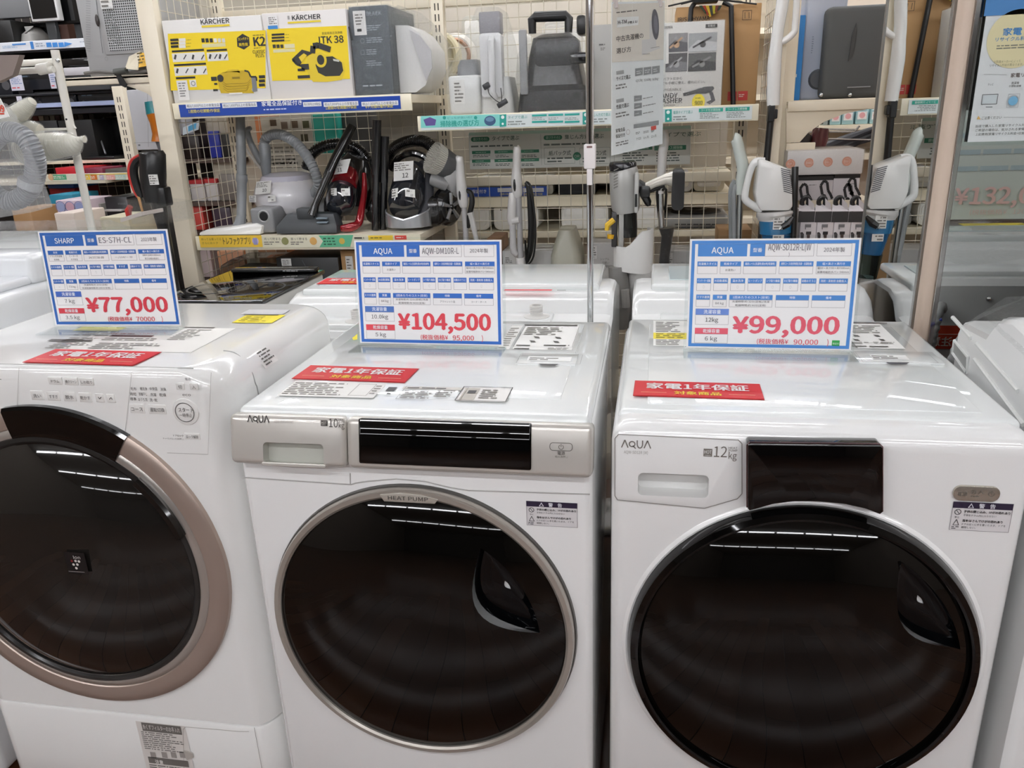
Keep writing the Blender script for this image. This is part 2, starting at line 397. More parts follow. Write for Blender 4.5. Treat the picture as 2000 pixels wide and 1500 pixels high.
def warning_sticker(p, x0, y0, x1, y1, par):
    u0, v0, u1, v1 = p.bp(x0, y0, x1, y1); w, h = u1 - u0, v1 - v0; X = lambda f: u0 + w * f; Z = lambda f: v1 - h * f
    p.poly([(a, b) for a, b in rrect(u0, u1, v0, v1, .002)], 'dedbdc', 0); p.frame(u0, v0, u1, v1, .0006, '8a8488', 1); p.rect(u0, Z(.22), u1, v1, '2a2138', 1)
    p.poly([(X(.30), Z(.03)), (X(.25), Z(.19)), (X(.35), Z(.19))], 'e8e8ee', 2); p.poly([(X(.30), Z(.07)), (X(.27), Z(.17)), (X(.33), Z(.17))], '2a2138', 3)
    p.text('警', X(.48), Z(.115), h * .15, 'e8e8ee', bold=.02, k=2); p.text('告', X(.66), Z(.115), h * .15, 'e8e8ee', bold=.02, k=2)
    p.ring(X(.1), Z(.36), h * .1, h * .022, '333333', 1); p.line([(X(.07), Z(.29)), (X(.13), Z(.43))], h * .02, '333333', 1)
    p.text('禁止', X(.1), Z(.54), h * .06, '333333'); p.line([(X(.1), Z(.62)), (X(.05), Z(.82)), (X(.15), Z(.82)), (X(.1), Z(.62))], h * .02, '333333', 1); p.bars(X(.03), Z(.97), X(.16), Z(.85), 2, '333333')
    p.text('子供の閉じ込み、けがの恐れあり', X(.2), Z(.33), h * .085, '222222', 'l', .02, w * .77); p.text('子供をドラム内に入らせない', X(.2), Z(.46), h * .07, '444444', 'l', 0, w * .55)
    p.text('指をはさんでけがの恐れあり', X(.2), Z(.65), h * .085, '222222', 'l', .02, w * .67); p.text('ドアの近くに手を置いたまま、ドアを', X(.2), Z(.78), h * .07, '444444', 'l', 0, w * .73); p.text('開閉しない。', X(.2), Z(.89), h * .07, '444444', 'l', 0, w * .24)

# ---------------------------------------------------------------- middle washer
def washer_middle():
    X0, X1, ZT = -.705, -.087, .983
    w = thing('drum_washer', 'white drum washer with full-width silver control panel between the other two large ones', 'washing machine', ((X0 + X1) / 2, 1.47, 0), 'drum washers in the front row')
    MB().box((X0, FY, .06), (X1, 1.775, .972), .014, 3, mat('f0f0ef', .16, coat=.5)).build('cabinet', w)
    MB().box((X0 + .003, FY + .012, .955), (X1 - .003, 1.78, ZT), .016, 4, WHITE).build('top_lid', w)
    MB().box((X0 + .05, 1.25, ZT - .002), (X1 - .06, 1.74, ZT + .002), .0018, 2, WHITE).build('top_plateau', w)
    for sx in (-1, 1): MB().tube([((X0 + X1) / 2 + sx * .25, 1.25, 0), ((X0 + X1) / 2 + sx * .25, 1.25, .065)], .022, 12, DGREY).build('foot', w)
    A = R(13); O = Vector((0, FY - .008, .9785)); V = Vector((0, math.sin(A), math.cos(A))); N = Vector(XF).cross(V)
    def tilt(b): b.v = [tuple(O + Vector(XF) * x + V * z - N * y) for x, y, z in b.v]; return b
    def ink(k=0): return Print(O + N * k, XF, V, .0005)
    p = ink(); vb = p.uv(812, 921)[1]
    tilt(MB().box((-.4955, 0, vb), (X1 + .002, .05, 0), .011, 4, SILVER)).build('control_panel', w)
    dr = tilt(MB().box((X0 - .002, 0, vb), (-.497, .05, 0), .011, 4, SILVER)).build('detergent_drawer', w)
    u0, v0, u1, v1 = p.bp(514, 866, 632, 908)
    cut(dr, tilt(MB().prism([(x, -.04, z) for x, z in rrect(u0, u1, v0, v1, .007)], (0, .06, 0), m=mat('b9b9b0', .25))))
    tilt(MB().prism([(x, -.0012, z) for x, z in rrect(u0 - .003, u1 + .003, v0 - .003, v0 + .003, .0028)], (0, .004, 0), SILVER, bev=.001)).build('drawer_grip', dr)
    u0, v0, u1, v1 = p.bp(702, 822, 1038, 911)
    tilt(MB().prism([(x, -.0025, z) for x, z in rrect(u0, u1, v0, v1, .003)], (0, .01, 0), mat('040404', .02, spec=.6), bev=.0008)).build('display', w)
    c = '3a3836'
    aqua(p, 484, 525.5, 818, 14, '222020'); p.textp('AQW-DM10R(W)', 535, 824, 573, 4.6, '9a9690'); hot(p, 627, 821, 640, 832, c, 'd3cfc8')
    p.textp('10', 643, 826, 660, 16.5, c); p.textp('HEAT', 662, 819.8, 674, 3.4, c); p.textp('PUMP', 662, 824, 674, 3.4, c); p.textp('kg', 662, 830.5, 673, 10.5, c)
    p.build('brand_lettering', w); b2 = ink(); u0, v0, u1, v1 = b2.bp(1074, 865, 1118, 880)
    pts = rrect(u0, u1, v0, v1, .005); b2.line(pts + [pts[0]], .0009, '55524e', 1); power(b2, 1096, 873, 5, '44423e'); b2.build('power_button', w)
    p = ink(); p.textp('電源', 1089, 885, 1103.5, 7, c); p.textp('切/入(長押し)', 1084, 892, 1109, 4, '66625c'); p.build('power_lettering', w)
    f = front(FY, lift=.0006)
    warning_sticker(f, 1028.6, 980, 1128, 1027.6, w); f.build('warning_sticker', w)
    b = MB(); q = front(FY)
    b.tube([q.pt(*q.uv(*s_), 0) for s_ in ((475, 932), (686, 946), (695, 943), (719, 939.5), (774, 935), (830, 940), (880, 952), (915, 957.5), (1030, 961), (1152, 965))], .0011, 6, mat('a9a7a4', .5))
    b.tube([q.pt(*q.uv(684, 924), 0), q.pt(*q.uv(684.5, 946), 0)], .001, 6, mat('a9a7a4', .5)); b.build('panel_seam', w)
    # door
    cx, cz = -.396, .575
    dome(MB(), cx, cz, FY, [(.283, -.002), (.281, .006), (.277, .006), (.276, .004)], mat('4c4a47', .3)).build('door_gasket', w)
    ring = dome(MB(), cx, cz, FY, [(.2785, -.002), (.2785, .014), (.276, .018), (.268, .019), (.264, .016), (.263, .004)], mat('bdb7ae', .2, .6)).build('door_ring', w)
    pr = dome_profile(.265, .05, .012)
    g = dome(MB(), cx, cz, FY, pr, DOORGLASS).build('door_glass', w)
    door_handle_pocket(g, g, cx, cz, FY, lens(cx, cz, .222, 6, 56, .062), .01)
    b = MB()
    for k, (a, rr) in enumerate(((34, .178), (29, .183), (24, .188), (19, .193))): b.ball((cx + rr * math.cos(R(a)), FY - .012, cz + rr * math.sin(R(a))), (.012, .008, .006), CHROME, 12, Matrix.Rotation(R(45), 3, 'Y'))
    bq = front(FY - .0215, lift=.0004); qpts = [bq.uv(*s_) for s_ in ((741, 967), (750, 979.5), (849, 984.5), (855, 977), (820, 968), (780, 964))]
    MB().prism([(u, FY - .0215, v) for u, v in qpts], (0, .006, 0), mat('c9c4ba', .25, .4), bev=.0008).build('badge', ring)
    bq.textp('HEAT PUMP', 758, 973.5, 836, 7.5, '2c2a28'); bq.build('badge_lettering', ring)
    # stickers on the top
    t = topface(ZT + .002)
    t.rectp(556, 746, 745, 776, 'eceae6', 0); t.barsp(562, 748, 684, 773, 7, '77726c'); t.framep(690, 751, 726, 774, .001, '999590', 1); t.barsp(728, 753, 744, 772, 4, '88847e')
    t.rectp(756, 757, 773, 765, '333333', 1); t.barsp(755, 767, 770, 772, 1, '666666'); t.framep(782, 756, 908, 782, .0008, '777777', 1); t.rectp(786, 757, 906, 762, 'cdc8c0', 1); t.barsp(795, 758, 895, 761.5, 1, '3a3a3a', 2)
    t.barsp(785, 764, 845, 780, 5, '77726c'); t.barsp(850, 763, 900, 777, 4, '77726c'); t.rectp(896, 757, 996, 785, 'eeece8', 0); t.framep(896, 757, 996, 785, .0016, '2c2c2c', 2); t.rectp(902, 759, 932, 783, 'bdb8ae', 1)
    t.rectp(914, 764, 930, 770, '2e2e2e', 2); t.barsp(938, 762, 988, 781, 5, '6a665f', 2)
    t.build('instruction_sticker', w); t = topface(ZT + .002)
    t.rectp(985, 636, 1008, 683, 'f2f1ee', 0); t.barsp(985, 640, 1006, 682, 10, '99958e'); t.rectp(1014, 635.5, 1125, 684, 'f4f3f0', 0); t.framep(1014, 635.5, 1125, 679, .0006, '55524e', 1); t.rectp(1024, 635.4, 1128, 637.4, '3c3632', 2)
    t.barsp(1026, 640, 1118, 656, 5, '77736d', 2)
    for x, y in ((1048, 660), (1040, 668), (1090, 661), (1086, 669)): t.quadp([(x - 6, y - 2), (x + 4, y - 1), (x + 7, y + 2), (x - 3, y + 1.5)], '4a4743', 2)
    t.barsp(1008, 674, 1058, 678, 1, '4a4743', 2); t.barsp(1062, 674, 1112, 678, 1, '4a4743', 2); t.barsp(1004, 680.5, 1044, 684, 1, '3a3733', 2); t.barsp(1070, 680.5, 1112, 684, 2, '6a665f', 2)
    t.build('instruction_sticker', w); t = topface(ZT + .002)
    t.quadp([(688, 661), (698, 653), (698, 664), (690, 665)], 'f2dd2e', 1)
    t.build('yellow_sticker', w)
    l = topface(ZT + .002); a = l.uv(1009, 712); e = l.uv(1138, 692); fl = MB().box((a[0], a[1], ZT), (e[0] - .008, e[1], ZT + .004), .001, 2, WHITE).build('filter_lid', w)
    l = topface(ZT + .004, .0004); l.framep(1012, 692.5, 1136, 711, .0007, '8a8a88', 1); l.rectp(1030, 697, 1116, 706, 'f6f6f4', 1); l.barsp(1034, 699, 1100, 705, 2, '77736d', 2); l.quadp([(1052, 711.5), (1091, 712), (1084, 715.5), (1058, 715)], '4a4a4a', 2); l.build('lid_print', fl)
    return w
washer_middle()

# ---------------------------------------------------------------- right washer with the big black door
def washer_right():
    X0, X1, ZT = -.057, .563, .983
    w = thing('drum_washer', 'white drum washer with a square black display above its black door', 'washing machine', ((X0 + X1) / 2, 1.47, 0), 'drum washers in the front row')
    rings = []
    for z, ins in ((.06, .004), (.07, 0), (.945, 0), (.958, .002), (.968, .007), (.975, .015), (.978, .028)):
        rings.append([(x, y, z) for x, y in rrect(X0 + ins, X1 - ins, FY + ins, 1.80 - ins, .022, 5)])
    MB().loft(rings, mat('f0f0ef', .14, coat=.5)).build('cabinet', w)
    MB().box((X0 + .008, FY + .05, .96), (X1 - .008, 1.805, ZT), .012, 4, WHITE).build('top_lid', w)
    MB().box((X0 + .055, 1.24, ZT - .002), (X1 - .055, 1.75, ZT + .002), .0018, 2, WHITE).build('top_plateau', w)
    for sx in (-1, 1): MB().tube([((X0 + X1) / 2 + sx * .25, 1.25, 0), ((X0 + X1) / 2 + sx * .25, 1.25, .065)], .022, 12, DGREY).build('foot', w)
    p = front(FY - .002, lift=.0005)
    out = [p.uv(*s_) for s_ in ((1206, 976), (1201, 968), (1201, 856), (1208, 848), (1442, 859), (1449, 866), (1449, 964), (1440, 974), (1376, 992.5))]
    dr = MB().prism([(u, FY - .002, v) for u, v in out], (0, .037, 0), mat('f0f0ef', .14, coat=.5), bev=.0012).build('detergent_drawer', w)
    u0, v0, u1, v1 = p.bp(1246, 926, 1384, 970)
    k = MB().prism([(x, FY - .05, z) for x, z in rrect(u0, u1, v0, v1, .008)], (0, .078, 0), m=mat('dededc', .25)); cut(dr, k)
    cab = [c_ for c_ in w.children if c_.name.startswith('cabinet')][0]
    cut(cab, MB().prism([(x, FY - .05, z) for x, z in rrect(u0 - .006, u1 + .006, v0 - .006, v1 + .006, .008)], (0, .095, 0), m=mat('dededc', .25)))
    g = Print(p.O, p.U, p.V, .0004); g.line(out + [out[0]], .0013, '8c8884', 1); g.build('drawer_seam', dr)
    c = '77716b'
    aqua(p, 1214, 1271, 867, 15, '77716b'); p.textp('AQW-SD12R (W)', 1218.6, 883, 1265.4, 5.6, 'a39f9a'); p.build('brand_lettering', dr); p = front(FY - .002, lift=.0005); hot(p, 1374, 876, 1391, 891, c, 'e4e4e2')
    p.textp('12', 1394.5, 882, 1420, 20.5, c); p.textp('HEAT', 1423, 874.5, 1440, 4, c); p.textp('PUMP', 1423, 879.5, 1440, 4, c); p.textp('kg', 1423, 889.5, 1439, 13, c); p.build('drawer_lettering', dr)
    cx, cz = .2535, .573
    dome(MB(), cx, cz, FY, [(.291, -.001), (.287, .002), (.2835, .0035), (.280, .002)], mat('f3f3f2', .14, coat=.5)).build('door_surround', w)
    dome(MB(), cx, cz, FY, [(.281, -.004), (.2795, .01), (.2745, .02), (.266, .0235), (.262, .0225), (.261, .006)], mat('050505', .03, spec=.6)).build('door_ring', w)
    gl = dome(MB(), cx, cz, FY, dome_profile(.2605, .05, .016), DOORGLASS).build('door_glass', w)
    door_handle_pocket(gl, gl, cx, cz, FY, lens(cx, cz, .243, 13, 57, .05), .012)
    q = front(FY - .024); bo = [q.uv(*s_) for s_ in ((1460, 992), (1460, 870), (1464, 866), (1719, 869), (1724, 874), (1724, 1000), (1718, 1004), (1690, 993), (1650, 984), (1600, 979), (1550, 979), (1510, 984), (1475, 994), (1463, 997))]
    dsp = MB().prism([(u, FY - .026, v) for u, v in bo], (0, .03, 0), mat('050404', .025, spec=.6), bev=.004).build('display', w)
    tr = [(u, FY - .021, v) for u, v in bo[1:7]]
    MB().tube([(u, FY - .0215, v) for u, v in bo[:7]], .0016, 8, mat('9a7f86', .15, 1)).build('display_trim', dsp)
    u0, v0, u1, v1 = p.bp(1861, 949, 1953, 978.5)
    MB().prism([(x, FY - .004, z) for x, z in rrect(u0, u1, v0, v1, .0115, 8)], (0, .008, 0), mat('c4bdb1', .2, .75), bev=.0015).build('power_button', w)
    b = front(FY - .004, lift=.0004); c2 = '6b665f'; b.textp('電源', 1870, 964, 1889, 9, c2); b.textp('切', 1896, 961, 1906, 8, c2); b.textp('入', 1911, 961, 1921, 8, c2); b.barsp(1895, 968, 1922, 971, 1, c2); power(b, 1936, 964.5, 6, c2); b.build('button_lettering', w)
    f = front(FY, lift=.0006); warning_sticker(f, 1857, 981, 1975, 1037, w); f.build('warning_sticker', w)
    t = topface(ZT + .002)
    t.rectp(1276, 627, 1345, 676, 'f4f3f0', 0); t.barsp(1281, 629, 1340, 650, 7, '77736d'); t.rectp(1276, 651, 1345, 663, 'f0dd38', 1); t.barsp(1281, 652, 1340, 662, 3, '857a20', 2); t.barsp(1281, 664, 1340, 675, 4, '77736d')
    t.build('caution_sticker', w); t = topface(ZT + .002)
    t.rectp(1655, 631, 1742, 681, 'f4f3f0', 0); t.rectp(1655, 631, 1732, 632.6, '4a3a36', 1); t.barsp(1660, 636, 1735, 652, 5, '77736d')
    for x, y in ((1672, 657), (1712, 657), (1672, 665), (1722, 665)): t.quadp([(x - 7, y - 2), (x + 3, y - 1), (x + 8, y + 2), (x - 2, y + 1.5)], '4a4743', 2)
    t.barsp(1664, 669, 1698, 673, 2, '4a4743', 2); t.barsp(1706, 669, 1756, 673, 2, '6a665f', 2); t.barsp(1664, 676, 1740, 680, 1, '4a4743', 2); t.build('instruction_sticker', w)
    l = topface(ZT + .002); a = l.uv(1678, 709); e = l.uv(1820, 689); fl = MB().box((a[0], a[1], ZT), (e[0], e[1], ZT + .004), .001, 2, WHITE).build('filter_lid', w)
    l = topface(ZT + .004, .0004); l.framep(1678, 689, 1821, 708, .0007, '9a9a98', 1); l.rectp(1702, 694, 1772, 703, 'f6f6f4', 1); l.barsp(1704, 695, 1766, 702, 2, '77736d', 2); l.quadp([(1730, 708.5), (1776, 709), (1770, 712.5), (1738, 712)], '4a4a52', 2); l.build('lid_print', fl)
    return w
washer_right()

# ---------------------------------------------------------------- left washer with the champagne door ring
def washer_left():
    X0, X1, ZT, YB_ = -1.392, -.72, 1.052, 1.665
    w = thing('drum_washer', 'white drum washer with champagne-bronze door ring and many small panel buttons', 'washing machine', ((X0 + X1) / 2, 1.42, 0), 'drum washers in the front row')
    m = mat('efefed', .16, coat=.5)
    def body(zs):
        rings = []
        for z, ix, iy in zs:
            x0, x1 = X0 + ix, X1 - ix; r = .05
            pts = []
            for a in range(0, 91, 10): pts.append((x1 - r + r * math.cos(R(a)), YB_ - iy * 2 - .03 + .03 * math.sin(R(a)), z))
            for a in range(90, 181, 10): pts.append((x0 + r + r * math.cos(R(a)), YB_ - iy * 2 - .03 + .03 * math.sin(R(a)), z))
            for a in range(180, 271, 10): pts.append((x0 + r + r * math.cos(R(a)), FY + iy + .09 + .09 * math.sin(R(a)), z))
            for a in range(270, 361, 10): pts.append((x1 - r + r * math.cos(R(a)), FY + iy + .09 + .09 * math.sin(R(a)), z))
            rings.append(pts)
        return rings
    top = [(1.005 + .047 * math.sin(R(a)), .047 * (1 - math.cos(R(a))), .012 * (1 - math.cos(R(a)))) for a in range(0, 91, 10)]
    MB().loft(body([(.3, 0, 0)] + top), m).build('cabinet', w)
    MB().loft(body([(.05, .004, .004), (.06, .0, .0), (.288, -.0015, -.002), (.2945, .001, .001), (.2965, .006, .006)]), m).build('base_panel', w)
    for sx in (-1, 1): MB().tube([((X0 + X1) / 2 + sx * .26, 1.3, 0), ((X0 + X1) / 2 + sx * .26, 1.3, .055)], .022, 12, DGREY).build('foot', w)
    ys = FY + .115
    b = MB().tube([(X1 - .05 + .0, ys, ZT + .0005), (X1 - .03, ys, ZT - .003), (X1 - .014, ys, ZT - .016), (X1 - .003, ys, ZT - .036), (X1 + .0003, ys + .004, ZT - .06), (X1 + .0003, ys + .012, .9), (X1 + .0003, ys + .012, .3)], .0012, 6, mat('9b9b99', .5), smooth=4)
    b.build('side_seam', w)
    MB().tube([(X0 + .06, FY + .013, ZT + .0), (X1 - .05, FY + .013, ZT + .0)], .0012, 6, mat('b5b5b2', .5)).build('front_seam', w)
    # control panel printing and keys
    p = front(FY, lift=.0006)
    g = 'd2d0cd'
    p.linep([(258, 727), (245, 845)], .0008, 'b9b7b4', 1); p.linep([(413, 727), (407, 887)], .0009, 'c2c0bd', 1); p.linep([(407, 887), (327, 884)], .0009, 'a5a3a0', 1); p.linep([(38, 718), (34, 800)], .0008, 'bdbbb8', 1)
    c = '4a4846'
    for s_, x0, x1, y in (('毛布', 256, 267, 759), ('槽洗浄', 274, 288, 759), ('ゆ快温', 293, 308, 759), ('消臭', 314, 325, 760), ('時短', 255, 267, 769.5), ('部屋干し', 272, 288, 769.5), ('洗濯', 294, 306, 770.5), ('乾燥', 312, 325, 771), ('標準', 255, 267, 779), ('おうち流', 271, 288, 780), ('洗~乾', 293, 308, 781)):
        p.textp(s_, x0, y, x1, 6, c)
    p.build('course_lettering', w); p = front(FY, lift=.0006)
    p.textp('電源', 362, 740, 373, 5.5, c); p.textp('eco', 357, 770.5, 373, 5, c); p.textp('ドアロック', 339, 850.5, 359, 4, c); p.textp('チャイルドロック(3秒押し)', 319, 856.5, 359, 3.2, c)
    p.barsp(0, 739, 6, 742, 1, '77736f'); p.build('panel_printing', w)
    def key(txt, x, y, hw, hh, hp, tw):
        k = front(FY, lift=.0004); u0, v0, u1, v1 = k.bp(x - hw, y - hh, x + hw, y + hh)
        o = MB().box((u0, FY - .0012, v0), (u1, FY + .002, v1), .001, 2, mat('ecebe8', .14, coat=.4)).build('button', w)
        k = front(FY - .0012, lift=.0004)
        if txt == 'v': k.linep([(x - 3, y - 2), (x, y + 2), (x + 3, y - 2)], .0012, c, 1)
        elif txt == '^': k.linep([(x - 3, y + 2), (x, y - 2), (x + 3, y + 2)], .0012, c, 1)
        else: k.textp(txt, x - tw, y + 1, x + tw, hp, c)
        k.build('button_lettering', o)
    for a in (('洗い', 73, 772, 12, 9, 7, 7.5), ('すすぎ', 105, 773.5, 12, 9, 6.5, 8.5), ('脱水', 136, 774.5, 12, 9, 7, 8), ('乾かす', 167, 776, 12, 9, 7, 9.5), ('v', 195, 777, 8, 8.5, 0, 0), ('^', 217, 778, 8, 8.5, 0, 0), ('ドラム', 108, 743.5, 13, 7, 6, 8), ('槽クリーン', 139, 744.5, 13, 7, 6, 11), ('しわ取り', 169.5, 745.5, 13, 7, 6, 11),
              ('コース', 268, 798, 14, 9, 8, 11), ('運転切換', 307.5, 799.5, 17, 9, 8, 14), ('切', 352, 754.5, 8, 6.5, 7, 3.5), ('入', 379, 755, 8, 6.5, 7, 3.5), ('ロック解除', 376, 852, 15, 6, 6, 11.5)): key(*a)
    q = front(FY); cu, cv = q.uv(363, 804); r1 = q.uv(389, 805)[0] - cu
    sb = MB().lathe([(1e-4, .003), (r1 * .75, .003), (r1 * .95, .002), (r1, -.001)], (cu, FY, cv), (0, -1, 0), 36, mat('ebeae7', .14, coat=.4), ref=(1, 0, 0)).build('start_button', w)
    k = Print((0, FY - .003, 0), XF, ZU, .0005); k.ring(cu, cv, r1 * .72, r1 * .05, '55524f', 1); k.textp('スタート', 349, 800.5, 377.5, 8.5, c); k.textp('一時停止', 351, 811, 375.5, 7, c); k.build('button_lettering', sb)
    # door
    cx, cz = -1.084, .657; br = mat('b3a297', .34, .55)
    dome(MB(), cx, cz, FY, [(.3235, -.002), (.3225, .008), (.317, .012), (.30, .0125), (.285, .012), (.283, .01)], br).build('door_ring', w)
    dome(MB(), cx, cz, FY, [(.2835, .009), (.279, .012), (.268, .013), (.259, .011), (.254, .006)], mat('c9c3bc', .22, .7)).build('inner_ring', w)
    b = MB().lathe([(.3245, -.001), (.3245, .010), (.319, .0145), (.29, .0155), (.27, .015), (.252, .013), (.252, .0)], (cx, FY, cz), (0, -1, 0), 40, mat('050505', .04, spec=.55), 57, 101.5, ref=(1, 0, 0)); b.build('display', w)
    gl = dome(MB(), cx, cz, FY, dome_profile(.2545, .055, .012), mat('1b1917', .03, spec=.55)).build('door_glass', w)
    b = MB(); b.lathe([(.27, .004), (.272, .02), (.268, .026), (.258, .026), (.252, .02), (.25, .012)], (cx, FY, cz), (0, -1, 0), 20, mat('141312', .08), 18, 46, ref=(1, 0, 0)); b.build('door_handle', gl)
    dome(MB(), cx, cz, FY, [(.268, .012), (.2665, .0155), (.259, .0165), (.2545, .0135)], mat('262524', .12)).build('glass_rim', gl)
    # emblem of little balls
    e = Print((0, FY - .0682, 0), XF, ZU, .0006); e.rectp(130, 1079, 169, 1120, '0b0708', 0); e.textp('Ion', 144, 1088, 157, 6, 'c9c5c2'); e.linep([(135, 1115), (166, 1117)], .001, 'a09a98', 1)
    for i, (x, y) in enumerate(((141, 1095), (148.5, 1095), (155, 1096), (144.5, 1102), (152, 1102), (150, 1109))):
        u, v = e.uv(x, y); e.disc(u, v, .0026, '6a1a1c' if i == 0 else 'd8d2cc', 1, 14)
    e.build('emblem', gl)
    # base: filter door and sticker
    s_ = front(FY - .002, lift=.0006); s_.linep([(360, 1500), (358, 1424), (363, 1419), (470, 1428), (487, 1428)], .001, 'aaa49e', 1); s_.linep([(497, 1420), (512, 1500)], .001, '8f8a85', 1); s_.build('filter_hatch', w)
    u, v = s_.uv(371, 1473); MB().prism([(u - .012, FY - .003, v + .012), (u + .008, FY - .003, v + .006), (u + .008, FY - .003, v - .006), (u - .008, FY - .003, v - .014)], (0, -.002, 0), mat('b3ada6', .4)).build('hatch_notch', w)
    s_ = front(FY - .002, lift=.0008); s_.rectp(279, 1414, 372, 1520, 'dcd7d2', 0); s_.rectp(279, 1414, 354, 1430, '6a6662', 1); s_.textp('糸くずフィルターのお手入れ', 281, 1421.5, 352, 9, 'e6e2de', 0, 2); s_.barsp(281, 1431, 360, 1466, 9, '77736e')
    for x in (300, 322, 340, 357): s_.rectp(x - 5, 1468, x + 5, 1479, '9a948f', 1)
    s_.rectp(292, 1481, 368, 1493, '6a6662', 1); s_.textp('注意', 305, 1487, 320, 8, 'e6e2de', .02, 2); s_.barsp(296, 1495, 370, 1520, 6, '66625e'); s_.build('filter_sticker', w)
    # top stickers
    t = topface(ZT, .0008)
    t.rectp(160, 640, 420, 688, 'efede8', 0); t.barsp(150, 648, 285, 658, 3, '77736d'); t.barsp(110, 660, 190, 683, 7, '77736d'); t.rectp(95, 664, 180, 668, '5a5550', 1); t.rectp(215, 656, 300, 659, '5c3a3a', 1); t.barsp(200, 661, 310, 667, 2, '88847e'); t.barsp(180, 671, 330, 684, 4, '77736d'); t.rectp(360, 640, 420, 642, '4a4540', 1); t.barsp(345, 644, 400, 666, 8, '99958e')
    t.rectp(150, 640, 240, 648, 'e3dc80', 1); t.build('instruction_sticker', w)
    l = topface(ZT, .0008); l.framep(452, 603, 567, 634, .001, 'a8a8a4', 1); l.rectp(478, 606, 560, 615, 'c9c9cc', 1); l.rectp(467, 616, 545, 632, 'f2df1e', 1); l.barsp(473, 619, 540, 630, 4, 'b9a616', 2); l.rectp(476, 616, 545, 617.6, '4a4420', 2); l.build('filter_lid', w)
    s2 = Print((X1 - .012, 1.32, 1.03), (0, 1, 0), (-.55, 0, .83), .002); s2.rect(-.005, -.03, .05, .008, 'ecebe8', 0); s2.bars(0, -.028, .045, .005, 5, '55524e', 1); s2.build('stock_label', w)
    return w
washer_left()

# ---------------------------------------------------------------- warranty cards lying on the machines
def warranty(Z, c, ang, lab, w=.225, h=.082, curl=0):
    t = thing('warranty_card', lab, 'card', (c[0], c[1], Z), 'red warranty cards on the washers')
    U = Vector((math.cos(ang), math.sin(ang), 0)); V = Vector((-math.sin(ang), math.cos(ang), 0)); o = Vector((c[0], c[1], Z)) - U * w / 2 - V * h / 2
    MB().prism([o, o + U * w, o + U * w + V * h, o + V * h], (0, 0, .0008), mat('c4141c', .3)).build('card', t)
    p = Print(o + Vector((0, 0, .0008)), U, V, .0005); p.rect(.001, .001, w - .001, h - .001, 'd01822', 0); p.text('家電1年保証', w / 2, h * .63, h * .36, 'f6f2f0', bold=.03, w=w * .8); p.text('対象商品', w / 2, h * .22, h * .2, 'f2d23c', bold=.03, w=w * .36)
    p.rect(w * .06, h * .2, w * .26, h * .225, 'f0b090', 1); p.rect(w * .74, h * .2, w * .94, h * .225, 'f0b090', 1); p.build('printing', t)
    return t
warranty(1.0535, (-.996, 1.218), -.03, 'red warranty card with white characters lying on the washer with the bronze door ring')
warranty(.9862, (-.551, 1.3535), -.035, 'red warranty card with white characters lying on the silver-panelled washer')
warranty(.9862, (.0815, 1.307), -.02, 'red warranty card with white characters lying on the washer with the square black display', .214, .078)

